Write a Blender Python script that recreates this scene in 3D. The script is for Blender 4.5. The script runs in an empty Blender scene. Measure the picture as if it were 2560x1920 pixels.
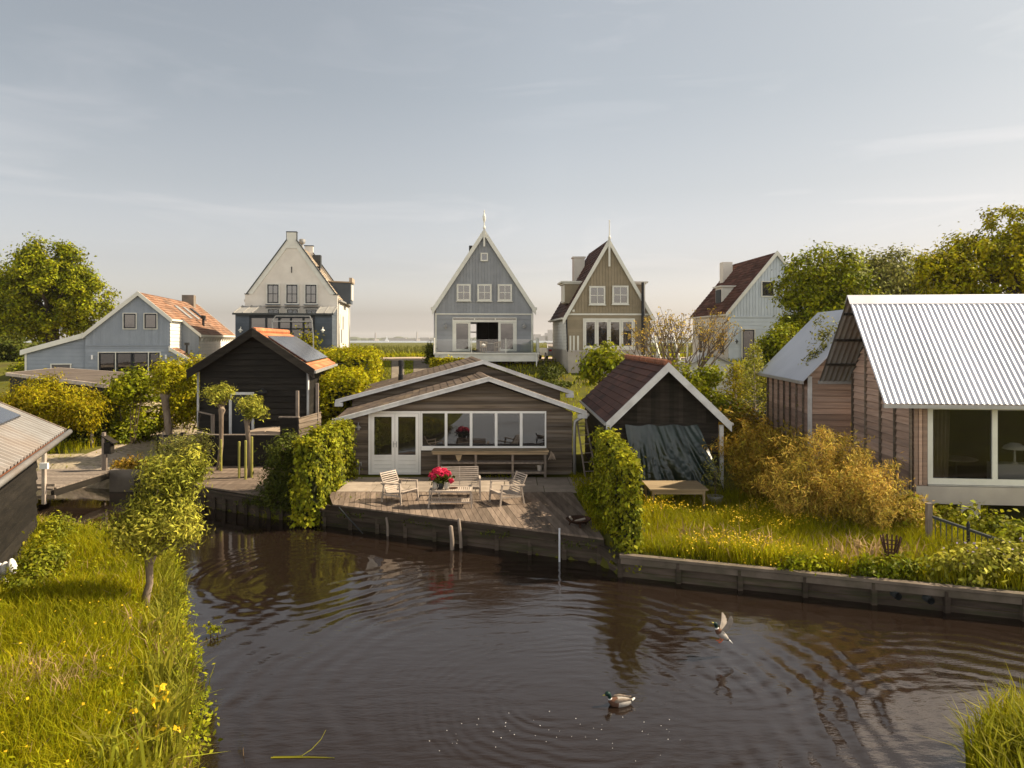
import bpy, math, random
import numpy as np
from mathutils import Vector, Matrix, noise as mnoise
random.seed(7); RNG = np.random.default_rng(7)
SC = bpy.context.scene; COL = SC.collection
R = math.radians

# ---------------------------------------------------------------- camera
# level drone camera 4.6 m above the terrace; F, CX, HY are the photo's focal length, centre and horizon in photo pixels
F, H, CX, HY = 1775.0, 4.6, 1280.0, 848.0
def X(sx, y): return (sx - CX) / F * y
def Z(sy, y): return H - (sy - HY) / F * y
cam = bpy.data.cameras.new('camera'); cam.sensor_width = 36; cam.lens = 36 * F / 2560
cam.shift_y = -(960 - HY) / 2560; cam.clip_start = 0.1; cam.clip_end = 20000
camo = bpy.data.objects.new('camera', cam); COL.objects.link(camo)
camo.location = (0, 0, H); camo.rotation_euler = (R(90), 0, 0); SC.camera = camo

# ---------------------------------------------------------------- light
SUN = Vector((0.72, 0.17, 0.66)).normalized()
SUN_EL = math.asin(SUN.z); SUN_AZ = math.atan2(SUN.x, SUN.y)
sun = bpy.data.lights.new('sun', 'SUN'); sun.energy = 5.0; sun.angle = R(0.5); sun.color = (1.0, 0.85, 0.63)
suno = bpy.data.objects.new('sun', sun); COL.objects.link(suno); suno.rotation_euler = SUN.to_track_quat('Z', 'Y').to_euler()
suno.location = (30, 10, 40)
SC.view_settings.view_transform = 'Standard'; SC.view_settings.look = 'None'
SC.view_settings.exposure = 1.0; SC.view_settings.gamma = 1.0
SC.cycles.max_bounces = 7; SC.cycles.diffuse_bounces = 3; SC.cycles.glossy_bounces = 4; SC.cycles.transparent_max_bounces = 8
SC.cycles.transmission_bounces = 4; SC.cycles.volume_bounces = 1
SC.cycles.caustics_reflective = False; SC.cycles.caustics_refractive = False

W = bpy.data.worlds.new("World"); SC.world = W; W.use_nodes = True
def world():
    nt = W.node_tree; N = nt.nodes; L = nt.links
    bg = N['Background']; bg.inputs[1].default_value = 0.085
    sky = N.new('ShaderNodeTexSky'); sky.sky_type = 'NISHITA'; sky.sun_disc = False
    sky.sun_elevation = SUN_EL; sky.sun_rotation = SUN_AZ
    sky.air_density = 1.0; sky.dust_density = 3.0; sky.ozone_density = 1.0; sky.altitude = 0
    hs = N.new('ShaderNodeHueSaturation'); hs.inputs['Saturation'].default_value = 0.42
    L.new(sky.outputs[0], hs.inputs['Color'])
    tc = N.new('ShaderNodeTexCoord'); sep = N.new('ShaderNodeSeparateXYZ'); L.new(tc.outputs['Generated'], sep.inputs[0])
    rp = N.new('ShaderNodeValToRGB'); L.new(sep.outputs['Z'], rp.inputs[0])
    e = rp.color_ramp.elements
    e[0].position = 0.0; e[0].color = (3.1, 2.85, 2.78, 1); e[1].position = 0.45; e[1].color = (0.85, 0.86, 0.825, 1)
    for p, c in ((0.035, (1.66, 1.53, 1.47, 1)), (0.10, (1.18, 1.10, 1.06, 1)), (0.2, (0.96, 0.93, 0.885, 1)), (0.32, (0.85, 0.855, 0.82, 1))):
        k = e.new(p); k.color = c
    mu = N.new('ShaderNodeMix'); mu.data_type = 'RGBA'; mu.blend_type = 'MULTIPLY'; mu.inputs[0].default_value = 1
    L.new(hs.outputs[0], mu.inputs[6]); L.new(rp.outputs[0], mu.inputs[7])
    # thin cirrus
    mp = N.new('ShaderNodeMapping'); mp.inputs['Scale'].default_value = (1.1, 1.0, 7.0); mp.inputs['Rotation'].default_value = (0, R(-13), 0)
    L.new(tc.outputs['Generated'], mp.inputs[0])
    no = N.new('ShaderNodeTexNoise'); no.inputs['Scale'].default_value = 2.3; no.inputs['Detail'].default_value = 7
    no.inputs['Roughness'].default_value = 0.58; no.inputs['Distortion'].default_value = 0.7
    L.new(mp.outputs[0], no.inputs[0])
    cr = N.new('ShaderNodeMapRange'); cr.inputs[1].default_value = 0.53; cr.inputs[2].default_value = 0.80
    cr.inputs[3].default_value = 0.0; cr.inputs[4].default_value = 0.34; L.new(no.outputs[0], cr.inputs[0])
    zf = N.new('ShaderNodeMapRange'); zf.inputs[1].default_value = 0.02; zf.inputs[2].default_value = 0.16
    L.new(sep.outputs['Z'], zf.inputs[0])
    fm = N.new('ShaderNodeMath'); fm.operation = 'MULTIPLY'; L.new(cr.outputs[0], fm.inputs[0]); L.new(zf.outputs[0], fm.inputs[1])
    sc = N.new('ShaderNodeMix'); sc.data_type = 'RGBA'; sc.blend_type = 'MULTIPLY'; sc.inputs[0].default_value = 1
    sc.inputs[7].default_value = (1.65, 1.5, 1.42, 1); L.new(mu.outputs[2], sc.inputs[6])
    mx = N.new('ShaderNodeMix'); mx.data_type = 'RGBA'; L.new(fm.outputs[0], mx.inputs[0])
    L.new(mu.outputs[2], mx.inputs[6]); L.new(sc.outputs[2], mx.inputs[7])
    # sky behind the camera brightened, added fill light for the shaded house fronts
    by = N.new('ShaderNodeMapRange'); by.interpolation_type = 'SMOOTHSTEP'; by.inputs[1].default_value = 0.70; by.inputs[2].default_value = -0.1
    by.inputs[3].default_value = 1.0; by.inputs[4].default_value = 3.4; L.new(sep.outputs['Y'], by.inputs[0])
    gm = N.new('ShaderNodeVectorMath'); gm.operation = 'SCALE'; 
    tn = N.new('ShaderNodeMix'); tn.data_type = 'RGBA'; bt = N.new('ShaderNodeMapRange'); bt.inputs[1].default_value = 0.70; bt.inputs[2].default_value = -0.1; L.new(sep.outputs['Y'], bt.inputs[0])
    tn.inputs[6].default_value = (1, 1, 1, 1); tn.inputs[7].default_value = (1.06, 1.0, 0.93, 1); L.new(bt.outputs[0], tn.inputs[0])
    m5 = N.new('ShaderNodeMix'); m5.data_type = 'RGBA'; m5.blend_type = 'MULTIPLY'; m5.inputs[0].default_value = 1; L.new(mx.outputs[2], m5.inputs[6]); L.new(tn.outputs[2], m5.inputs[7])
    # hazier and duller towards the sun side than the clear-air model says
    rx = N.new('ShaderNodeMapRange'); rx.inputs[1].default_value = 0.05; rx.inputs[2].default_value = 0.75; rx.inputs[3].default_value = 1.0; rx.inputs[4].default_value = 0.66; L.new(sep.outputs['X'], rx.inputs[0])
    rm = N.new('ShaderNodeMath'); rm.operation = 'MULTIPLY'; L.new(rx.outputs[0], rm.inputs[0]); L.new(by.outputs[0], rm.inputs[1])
    zx = N.new('ShaderNodeMapRange'); zx.inputs[1].default_value = 0.46; zx.inputs[2].default_value = 0.66; zx.inputs[3].default_value = 1.0; zx.inputs[4].default_value = 0.16; L.new(sep.outputs['Z'], zx.inputs[0])  # overhead sky dimmed to deepen the shade on the ground
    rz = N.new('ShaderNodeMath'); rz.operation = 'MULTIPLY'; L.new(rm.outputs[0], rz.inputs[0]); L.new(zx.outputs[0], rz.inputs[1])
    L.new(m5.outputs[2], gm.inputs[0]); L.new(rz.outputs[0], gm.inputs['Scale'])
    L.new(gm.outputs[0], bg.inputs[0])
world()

# ---------------------------------------------------------------- materials
MATS = {}
def mat(name, col, col2=None, rough=0.75, var=0.25, scale=2.0, stretch=(1, 1, 1), bump=0.0, bscale=None, metal=0.0, spec=0.12,
        detail=5, rnd=0.0, translucent=0.0, rampr=(0.35, 0.65), stain=None, stain_amt=0.0, stain_scale=0.6, hue_rnd=0.0, wave=None):
    """procedural surface: two colours mixed by noise, per-face 'rnd' attribute variation, optional second stain noise and bump"""
    m = bpy.data.materials.new(name); m.use_nodes = True; nt = m.node_tree; N = nt.nodes; L = nt.links
    b = N['Principled BSDF']; out = N['Material Output']
    if col2 is None: col2 = tuple(c * (1 - var) for c in col)
    tc = N.new('ShaderNodeTexCoord'); mp = N.new('ShaderNodeMapping'); mp.inputs['Scale'].default_value = stretch
    L.new(tc.outputs['Object'], mp.inputs[0])
    no = N.new('ShaderNodeTexNoise'); no.inputs['Scale'].default_value = scale; no.inputs['Detail'].default_value = detail
    no.inputs['Roughness'].default_value = 0.6
    L.new(mp.outputs[0], no.inputs[0])
    mr = N.new('ShaderNodeMapRange'); mr.inputs[1].default_value = rampr[0]; mr.inputs[2].default_value = rampr[1]; L.new(no.outputs[0], mr.inputs[0])
    mx = N.new('ShaderNodeMix'); mx.data_type = 'RGBA'; mx.inputs[6].default_value = (*col, 1); mx.inputs[7].default_value = (*col2, 1)
    L.new(mr.outputs[0], mx.inputs[0]); cur = mx.outputs[2]
    if stain:
        n2 = N.new('ShaderNodeTexNoise'); n2.inputs['Scale'].default_value = stain_scale; n2.inputs['Detail'].default_value = 6
        L.new(mp.outputs[0], n2.inputs[0])
        m2 = N.new('ShaderNodeMapRange'); m2.inputs[1].default_value = 0.48; m2.inputs[2].default_value = 0.68; m2.inputs[4].default_value = stain_amt
        L.new(n2.outputs[0], m2.inputs[0])
        mx2 = N.new('ShaderNodeMix'); mx2.data_type = 'RGBA'; mx2.inputs[7].default_value = (*stain, 1)
        L.new(m2.outputs[0], mx2.inputs[0]); L.new(cur, mx2.inputs[6]); cur = mx2.outputs[2]
    if rnd or hue_rnd:
        at = N.new('ShaderNodeAttribute'); at.attribute_name = 'rnd'
        hv = N.new('ShaderNodeHueSaturation')
        v = N.new('ShaderNodeMapRange'); v.inputs[3].default_value = 1 - rnd; v.inputs[4].default_value = 1 + rnd; L.new(at.outputs['Fac'], v.inputs[0])
        L.new(v.outputs[0], hv.inputs['Value'])
        if hue_rnd:
            h = N.new('ShaderNodeMapRange'); h.inputs[3].default_value = 0.5 - hue_rnd; h.inputs[4].default_value = 0.5 + hue_rnd
            ml = N.new('ShaderNodeMath'); ml.operation = 'MULTIPLY'; ml.inputs[1].default_value = 7.31; L.new(at.outputs['Fac'], ml.inputs[0])
            fr = N.new('ShaderNodeMath'); fr.operation = 'FRACT'; L.new(ml.outputs[0], fr.inputs[0]); L.new(fr.outputs[0], h.inputs[0]); L.new(h.outputs[0], hv.inputs['Hue'])
        L.new(cur, hv.inputs['Color']); cur = hv.outputs[0]
    L.new(cur, b.inputs['Base Color'])
    b.inputs['Roughness'].default_value = rough; b.inputs['Metallic'].default_value = metal; b.inputs['Specular IOR Level'].default_value = spec
    if bump:
        n3 = N.new('ShaderNodeTexNoise'); n3.inputs['Scale'].default_value = bscale or scale * 3; n3.inputs['Detail'].default_value = 6
        L.new(mp.outputs[0], n3.inputs[0])
        bp = N.new('ShaderNodeBump'); bp.inputs['Strength'].default_value = bump; bp.inputs['Distance'].default_value = 0.02
        L.new(n3.outputs[0], bp.inputs['Height']); L.new(bp.outputs[0], b.inputs['Normal'])
    if translucent:
        tr = N.new('ShaderNodeBsdfTranslucent'); ms = N.new('ShaderNodeMixShader'); ms.inputs[0].default_value = translucent
        L.new(cur, tr.inputs[0]); L.new(b.outputs[0], ms.inputs[1]); L.new(tr.outputs[0], ms.inputs[2]); L.new(ms.outputs[0], out.inputs[0])
    MATS[name] = m; return m

def glass_mat(name, tint, fac, rough=0.0, body=(0.02, 0.02, 0.02), see=0.0):
    """window pane: reflection over either a dark body or a see-through tint"""
    m = bpy.data.materials.new(name); m.use_nodes = True; nt = m.node_tree; N = nt.nodes; L = nt.links
    N.remove(N['Principled BSDF']); out = N['Material Output']
    gl = N.new('ShaderNodeBsdfGlossy'); gl.inputs['Roughness'].default_value = rough; gl.inputs[0].default_value = (1, 1, 1, 1)
    df = N.new('ShaderNodeBsdfDiffuse'); df.inputs[0].default_value = (*body, 1)
    tr = N.new('ShaderNodeBsdfTransparent'); tr.inputs[0].default_value = (*tint, 1)
    m1 = N.new('ShaderNodeMixShader'); m1.inputs[0].default_value = see; L.new(df.outputs[0], m1.inputs[1]); L.new(tr.outputs[0], m1.inputs[2])
    fr = N.new('ShaderNodeFresnel'); fr.inputs[0].default_value = 1.5
    ad = N.new('ShaderNodeMath'); ad.operation = 'ADD'; ad.use_clamp = True; ad.inputs[1].default_value = fac; L.new(fr.outputs[0], ad.inputs[0])
    # old panes are never quite flat
    tc = N.new('ShaderNodeTexCoord'); no = N.new('ShaderNodeTexNoise'); no.inputs['Scale'].default_value = 1.3; no.inputs['Detail'].default_value = 1
    L.new(tc.outputs['Object'], no.inputs[0]); bp = N.new('ShaderNodeBump'); bp.inputs['Strength'].default_value = 0.06; bp.inputs['Distance'].default_value = 0.05
    L.new(no.outputs[0], bp.inputs['Height']); L.new(bp.outputs[0], gl.inputs['Normal'])
    m2 = N.new('ShaderNodeMixShader'); L.new(ad.outputs[0], m2.inputs[0]); L.new(m1.outputs[0], m2.inputs[1]); L.new(gl.outputs[0], m2.inputs[2])
    L.new(m2.outputs[0], out.inputs[0]); MATS[name] = m; return m

# ---------------------------------------------------------------- mesh helpers
ORG = {}
def np_mesh(name, V, k, nf, rnd, m, parent=None, smooth=False):
    """V: (nf*k,3) unshared corners -> nf k-gons with a per-face 'rnd' attribute"""
    me = bpy.data.meshes.new(name); V = np.asarray(V, dtype=np.float32)
    if parent is not None: V = V - np.array(ORG[parent.name], dtype=np.float32)
    me.vertices.add(nf * k); me.vertices.foreach_set('co', V.ravel())
    me.loops.add(nf * k); me.loops.foreach_set('vertex_index', np.arange(nf * k, dtype=np.int32))
    me.polygons.add(nf); me.polygons.foreach_set('loop_start', np.arange(0, nf * k, k, dtype=np.int32))
    a = me.attributes.new('rnd', 'FLOAT', 'FACE'); a.data.foreach_set('value', np.asarray(rnd, dtype=np.float32))
    me.materials.append(m); me.update(calc_edges=True)
    o = bpy.data.objects.new(name, me); COL.objects.link(o)
    if parent is not None: o.parent = parent; ORG[o.name] = ORG[parent.name]
    else: ORG[o.name] = (0, 0, 0)
    return o

class MB:
    def __init__(s, fn=None): s.v = []; s.f = []; s.r = []; s.mi = []; s.fn = fn; s.cur = 0
    def add(s, vs, fs, r=None):
        n = len(s.v); s.v += [tuple(p) for p in vs]; r = random.random() if r is None else r
        for f in fs: s.f.append(tuple(i + n for i in f)); s.r.append(r); s.mi.append(s.cur)
    def quad(s, a, b, c, d, r=None): s.add([a, b, c, d], [(0, 1, 2, 3)], r)
    def box(s, x0, x1, y0, y1, z0, z1, r=None):
        s.add([(x0, y0, z0), (x1, y0, z0), (x1, y1, z0), (x0, y1, z0), (x0, y0, z1), (x1, y0, z1), (x1, y1, z1), (x0, y1, z1)],
              [(0, 3, 2, 1), (4, 5, 6, 7), (0, 1, 5, 4), (1, 2, 6, 5), (2, 3, 7, 6), (3, 0, 4, 7)], r)
    def bar(s, p, q, w, h, up=(0, 0, 1), r=None):
        """box beam from p to q, w wide sideways, h thick along up (centred)"""
        p = Vector(p); q = Vector(q); t = (q - p).normalized(); up = Vector(up)
        sd = t.cross(up)
        if sd.length < 1e-4: sd = t.cross(Vector((1, 0, 0)))
        sd.normalize(); u = sd.cross(t).normalized(); a = sd * w / 2; b = u * h / 2
        s.add([p - a - b, p + a - b, p + a + b, p - a + b, q - a - b, q + a - b, q + a + b, q - a + b],
              [(0, 1, 2, 3), (7, 6, 5, 4), (0, 4, 5, 1), (1, 5, 6, 2), (2, 6, 7, 3), (3, 7, 4, 0)], r)
    def prism(s, poly, d0, d1, axis='y', r=None):
        """extrude a polygon: axis y takes (x,z) points, axis z takes (x,y), axis x takes (y,z)"""
        g = {'y': lambda a, b, d: (a, d, b), 'z': lambda a, b, d: (a, b, d), 'x': lambda a, b, d: (d, a, b)}[axis]
        n = len(poly); vs = [g(a, b, d0) for a, b in poly] + [g(a, b, d1) for a, b in poly]
        s.add(vs, [tuple(range(n)), tuple(range(2 * n - 1, n - 1, -1))] + [(i, i + n, (i + 1) % n + n, (i + 1) % n) for i in range(n)], r)
    def tube(s, pts, rad, n=8, cap=True, r=None):
        pts = [Vector(p) for p in pts]
        if not hasattr(rad, '__len__'): rad = [rad] * len(pts)
        vs = []; fs = []; ref = None
        for i, p in enumerate(pts):
            t = (pts[min(i + 1, len(pts) - 1)] - pts[max(i - 1, 0)]).normalized()
            if ref is None: ref = t.orthogonal().normalized()
            ref = (ref - t * ref.dot(t)).normalized(); b = t.cross(ref)
            for k in range(n):
                a = 2 * math.pi * k / n; vs.append(p + (ref * math.cos(a) + b * math.sin(a)) * rad[i])
        for i in range(len(pts) - 1):
            for k in range(n): fs.append((i * n + k, i * n + (k + 1) % n, (i + 1) * n + (k + 1) % n, (i + 1) * n + k))
        if cap: fs += [tuple(range(n - 1, -1, -1)), tuple(range((len(pts) - 1) * n, len(pts) * n))]
        s.add(vs, fs, r)
    def lathe(s, c, prof, n=16, r=None):
        """prof: list of (radius, z)"""
        vs = []; fs = []
        for (a, z) in prof:
            for k in range(n): t = 2 * math.pi * k / n; vs.append((c[0] + a * math.cos(t), c[1] + a * math.sin(t), c[2] + z))
        for i in range(len(prof) - 1):
            for k in range(n): fs.append((i * n + k, i * n + (k + 1) % n, (i + 1) * n + (k + 1) % n, (i + 1) * n + k))
        fs += [tuple(range(n - 1, -1, -1)), tuple(range((len(prof) - 1) * n, len(prof) * n))]
        s.add(vs, fs, r)
    def loft(s, rings, r=None, mis=None):
        """rings: list of lists of points (same count); closed tube, capped"""
        n = len(rings[0]); vs = [p for g in rings for p in g]; base = len(s.v); s.v += [tuple(p) for p in vs]
        for i in range(len(rings) - 1):
            for k in range(n):
                s.f.append(tuple(base + j for j in (i * n + k, i * n + (k + 1) % n, (i + 1) * n + (k + 1) % n, (i + 1) * n + k)))
                s.r.append(0.5); s.mi.append(mis[i] if mis else 0)
        for t, m_ in ((tuple(range(n - 1, -1, -1)), 0), (tuple(range((len(rings) - 1) * n, len(rings) * n)), -1)):
            s.f.append(tuple(base + j for j in t)); s.r.append(0.5); s.mi.append(mis[m_] if mis else 0)
    def rows(s, O, U, V, N_, poly, bh, tilt, holes=(), lip=True, groove=0.05):
        """lapped boards on the plane O + u U + v V: rows of height bh along v, each tilted out by `tilt` at its lower edge"""
        O = Vector(O); U = Vector(U); V = Vector(V); N_ = Vector(N_)
        def iv(t):
            xs = []
            for i in range(len(poly)):
                (a, b), (c, d) = poly[i], poly[(i + 1) % len(poly)]
                if (b - t) * (d - t) <= 0 and b != d: xs.append(a + (c - a) * (t - b) / (d - b))
            return (min(xs), max(xs)) if xs else None
        v0 = min(p[1] for p in poly); v1 = max(p[1] for p in poly); k = 0; v = v0
        brk = sorted(set([p[1] for p in poly] + [h[2] for h in holes] + [h[3] for h in holes]))
        while v < v1 - 1e-6:
            top = min(v + bh, v1); r = random.random()
            cuts = [v] + [b for b in brk if v + 1e-5 < b < top - 1e-5] + [top]
            for a, b in zip(cuts, cuts[1:]):
                i0 = iv(a + 1e-6); i1 = iv(b - 1e-6)
                if not i0 or not i1: continue
                segs = [(i0[0], i0[1], i1[0], i1[1])]
                for h in holes:
                    if h[2] - 1e-6 <= (a + b) / 2 <= h[3]:
                        ns = []
                        for q in segs:
                            if h[1] <= max(q[0], q[2]) or h[0] >= min(q[1], q[3]): ns.append(q); continue
                            if h[0] > q[0] or h[0] > q[2]: ns.append((min(q[0], h[0]), h[0], min(q[2], h[0]), h[0]))
                            if h[1] < q[1] or h[1] < q[3]: ns.append((h[1], max(q[1], h[1]), h[1], max(q[3], h[1])))
                        segs = ns
                oa = tilt * (1 - (a - v) / bh) + 0.002; ob = tilt * (1 - (b - v) / bh) + 0.002
                g = min(groove * bh, 0.02) if (lip and a == v) else 0.0
                for (l0, r0, l1, r1) in segs:
                    P = lambda u, w, o: O + U * u + V * w + N_ * o
                    s.add([P(l0, a + g, oa), P(r0, a + g, oa), P(r1, b, ob), P(l1, b, ob)], [(0, 1, 2, 3)], r)
                    if lip and a == v:   # the slot under the board's lower edge
                        s.add([P(l0, a + g, -0.03), P(r0, a + g, -0.03), P(r0, a + g, oa), P(l0, a + g, oa)], [(0, 1, 2, 3)], r)
                        if g: s.add([P(l0, a, -0.03), P(r0, a, -0.03), P(r0, a + g, -0.03), P(l0, a + g, -0.03)], [(0, 1, 2, 3)], r); s.add([P(l0, a, 0.002), P(r0, a, 0.002), P(r0, a, -0.03), P(l0, a, -0.03)], [(0, 1, 2, 3)], r)
            v = top
    def build(s, name, m, parent=None, smooth=False):
        o0 = Vector(ORG[parent.name]) if parent is not None else Vector((0, 0, 0))
        vs = [Vector(s.fn(Vector(p))) if s.fn else Vector(p) for p in s.v]
        me = bpy.data.meshes.new(name); me.from_pydata([tuple(p - o0) for p in vs], [], s.f)
        a = me.attributes.new('rnd', 'FLOAT', 'FACE'); a.data.foreach_set('value', s.r)
        for q in (m if isinstance(m, (list, tuple)) else [m]): me.materials.append(q)
        if any(s.mi): me.polygons.foreach_set('material_index', s.mi)
        if smooth: me.polygons.foreach_set('use_smooth', [True] * len(me.polygons))
        me.update(); o = bpy.data.objects.new(name, me); COL.objects.link(o)
        if parent is not None: o.parent = parent; ORG[o.name] = ORG[parent.name]
        else: ORG[o.name] = (0, 0, 0)
        return o

def tag(o, label=None, cat=None, group=None, kind=None):
    if label: o['label'] = label
    if cat: o['category'] = cat
    if group: o['group'] = group
    if kind: o['kind'] = kind
    return o
def thing(name, label, cat, loc, rz=0.0, group=None, local=False):
    """Empty at a thing's base. Parts are given in world coordinates, or in the Empty's own when local"""
    o = bpy.data.objects.new(name, None); COL.objects.link(o); o.location = loc; o.rotation_euler = (0, 0, rz); o.empty_display_size = 0.3
    ORG[o.name] = (0, 0, 0) if local else tuple(loc)
    return tag(o, label, cat, group)
def dup(root, loc, rz, label, group=None):
    r = root.copy(); COL.objects.link(r); r.location = loc; r.rotation_euler = (0, 0, rz); r['label'] = label
    if group: r['group'] = group
    ORG[r.name] = (0, 0, 0)
    for ch in list(root.children):
        c = ch.copy(); COL.objects.link(c); c.parent = r
        for g in ch.children:
            d = g.copy(); COL.objects.link(d); d.parent = c
    return r
def seat_origin(o):
    """move a single-mesh thing's origin to its base"""
    me = o.data; n = len(me.vertices); co = np.empty(n * 3, dtype=np.float32); me.vertices.foreach_get('co', co); co = co.reshape(-1, 3)
    c = np.array([(co[:, 0].min() + co[:, 0].max()) / 2, (co[:, 1].min() + co[:, 1].max()) / 2, co[:, 2].min()], dtype=np.float32)
    me.vertices.foreach_set('co', (co - c).ravel()); me.update(); o.location = tuple(float(q) for q in c); return o
# ---------------------------------------------------------------- colours
mat('dark_timber', (0.0198, 0.0162, 0.0130), (0.0378, 0.0315, 0.0243), rough=0.85, scale=1.2, stretch=(1, 1, 9), bump=0.25, rnd=0.35)
mat('black_timber', (0.0120, 0.0105, 0.0088), (0.0225, 0.0188, 0.0149), rough=0.8, scale=1.4, stretch=(1, 1, 8), bump=0.2, rnd=0.3)
mat('weathered_timber', (0.1750, 0.1365, 0.0977), (0.0910, 0.0665, 0.0473), rough=0.85, scale=1.1, stretch=(0.6, 0.6, 12), bump=0.3, rnd=0.38, stain=(0.17, 0.145, 0.125), stain_amt=0.55, stain_scale=0.8)
mat('brown_timber', (0.44, 0.3, 0.22), (0.29, 0.195, 0.145), rough=0.85, scale=1.3, stretch=(0.6, 0.6, 10), bump=0.3, rnd=0.3, stain=(0.25, 0.20, 0.17), stain_amt=0.4)
mat('deck_timber', (0.215, 0.163, 0.125), (0.135, 0.1, 0.077), rough=0.85, scale=1.4, stretch=(6, 0.7, 1), bump=0.3, rnd=0.28, stain=(0.10, 0.08, 0.062), stain_amt=0.35, stain_scale=0.5)
mat('pale_timber', (0.42, 0.35, 0.29), (0.30, 0.245, 0.20), rough=0.8, scale=3, bump=0.15, rnd=0.15)
mat('silver_timber', (0.25, 0.205, 0.165), (0.165, 0.13, 0.105), rough=0.85, scale=4, stretch=(3, 3, 0.6), bump=0.2, rnd=0.2)
mat('yellow_timber', (0.3, 0.225, 0.14), (0.22, 0.165, 0.1), rough=0.7, scale=2, stretch=(0.7, 6, 6), bump=0.1, rnd=0.15)
mat('green_timber', (0.30, 0.27, 0.06), (0.20, 0.19, 0.05), rough=0.8, scale=4, bump=0.1)
mat('quay_timber', (0.088, 0.066, 0.05), (0.05, 0.037, 0.028), rough=0.9, scale=1.3, stretch=(1, 1, 6), bump=0.4, rnd=0.35, stain=(0.035, 0.045, 0.015), stain_amt=0.5, stain_scale=1.4)
mat('quay_cap', (.17, .135, .105), (.105, .083, .064), rough=.9, scale=2, bump=.4, rnd=.3, stain=(.06, .055, .03), stain_amt=.5, stain_scale=1.5)
mat('blue_grey_paint', (0.245, 0.272, 0.305), (0.215, 0.24, 0.272), rough=0.55, scale=1.2, rnd=0.07, bump=0.05)
mat('house_blue_paint', (0.262, 0.27, 0.28), (0.232, 0.24, 0.25), rough=0.6, scale=1.5, rnd=0.07, bump=0.05)
mat('slate_paint', (0.08, 0.095, 0.115), (0.062, 0.075, 0.092), rough=0.6, scale=1.5, rnd=0.12, bump=0.05)
mat('olive_paint', (0.275, 0.225, 0.15), (0.235, 0.193, 0.128), rough=0.6, scale=1.5, rnd=0.07, bump=0.05)
mat('pale_blue_paint', (0.47, 0.51, 0.54), (0.42, 0.46, 0.49), rough=0.6, scale=1.2, rnd=0.06)
mat('white_boards', (0.6364, 0.6192, 0.5556), (0.5504, 0.5332, 0.4820), rough=0.6, scale=1.3, rnd=0.07)
mat('cream_render', (0.66, 0.61, 0.53), (0.6, 0.55, 0.475), rough=0.8, scale=1.2, bump=0.1, stain=(0.36, 0.32, 0.27), stain_amt=0.22, stain_scale=0.5)
mat('white_paint', (0.6290, 0.6120, 0.5375), (0.5610, 0.5440, 0.4743), rough=0.5, scale=2.0, rnd=0.04)
mat('door_paint', (.80, .77, .72), (.74, .71, .66), rough=.45, scale=2, rnd=.03)
mat('worn_white_paint', (0.62, 0.61, 0.59), (0.5, 0.485, 0.465), rough=0.65, scale=2.4, rnd=0.08, bump=0.1, stain=(0.30, 0.28, 0.25), stain_amt=0.35, stain_scale=3)
mat('concrete', (0.21, 0.175, 0.14), (0.15, 0.125, 0.1), rough=0.9, scale=2, bump=0.2, stain=(0.21, 0.18, 0.15), stain_amt=0.4)
mat('pale_concrete', (0.42, 0.375, 0.32), (0.36, 0.32, 0.275), rough=0.9, scale=1.5, bump=0.15, stain=(0.30, 0.26, 0.215), stain_amt=0.35)
mat('paving', (0.345, 0.285, 0.23), (0.27, 0.22, 0.175), rough=0.9, scale=2.5, bump=0.25, rnd=0.12, stain=(0.17, 0.14, 0.11), stain_amt=0.4, stain_scale=1.2)
mat('brick', (0.16, 0.10, 0.08), (0.10, 0.065, 0.055), rough=0.9, scale=6, bump=0.3, rnd=0.3)
mat('orange_tile', (0.5, 0.19, 0.085), (0.4, 0.145, 0.068), rough=0.75, scale=3, bump=0.2, rnd=0.22, stain=(0.26, 0.13, 0.08), stain_amt=0.4, stain_scale=1.6)
mat('red_tile', (0.27, 0.145, 0.085), (0.2, 0.11, 0.07), rough=0.75, scale=2.5, bump=0.2, rnd=0.28, stain=(0.24, 0.19, 0.15), stain_amt=0.45, stain_scale=0.9)
mat('sand_tile', (0.4, 0.33, 0.25), (0.3, 0.24, 0.18), rough=0.75, scale=2.5, bump=0.2, rnd=0.25)
mat('dark_red_tile', (0.085, 0.036, 0.026), (0.050, 0.024, 0.019), rough=0.7, scale=2.0, bump=0.3, rnd=0.35, stain=(0.12, 0.06, 0.04), stain_amt=0.4)
mat('brown_thatch_tile', (0.12, 0.055, 0.04), (0.075, 0.036, 0.028), rough=0.9, scale=2.0, bump=0.4, rnd=0.3, stain=(0.16, 0.085, 0.06), stain_amt=0.5)
mat('ridge_tile', (0.24, 0.10, 0.055), (0.17, 0.07, 0.04), rough=0.8, scale=4, rnd=0.2)
mat('roof_felt', (0.105, 0.08, 0.065), (0.062, 0.046, 0.038), rough=0.95, scale=3, bump=0.5, bscale=18, rnd=0.16, stain=(0.21, 0.155, 0.09), stain_amt=0.5, stain_scale=2.2)
mat('flat_felt', (0.115, 0.09, 0.075), (0.075, 0.06, 0.05), rough=0.95, scale=1.2, bump=0.4, bscale=14, stain=(0.20, 0.165, 0.13), stain_amt=0.4, stain_scale=1)
mat('galvanised', (0.66, 0.66, 0.7), (0.58, 0.58, 0.625), rough=0.5, scale=0.7, metal=0.30, spec=0.4, stretch=(1, 0.3, 0.3), rnd=0.08, stain=(0.44, 0.42, 0.40), stain_amt=0.45, stain_scale=1.1)
mat('old_galvanised', (0.275, 0.262, 0.25), (0.205, 0.195, 0.183), rough=0.55, scale=1.2, metal=0.35, rnd=0.45, stain=(0.30, 0.21, 0.15), stain_amt=0.35)
mat('dull_zinc', (0.5, 0.52, 0.56), (0.45, 0.47, 0.51), rough=0.6, scale=0.8, metal=0.25, rnd=0.05)
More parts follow.
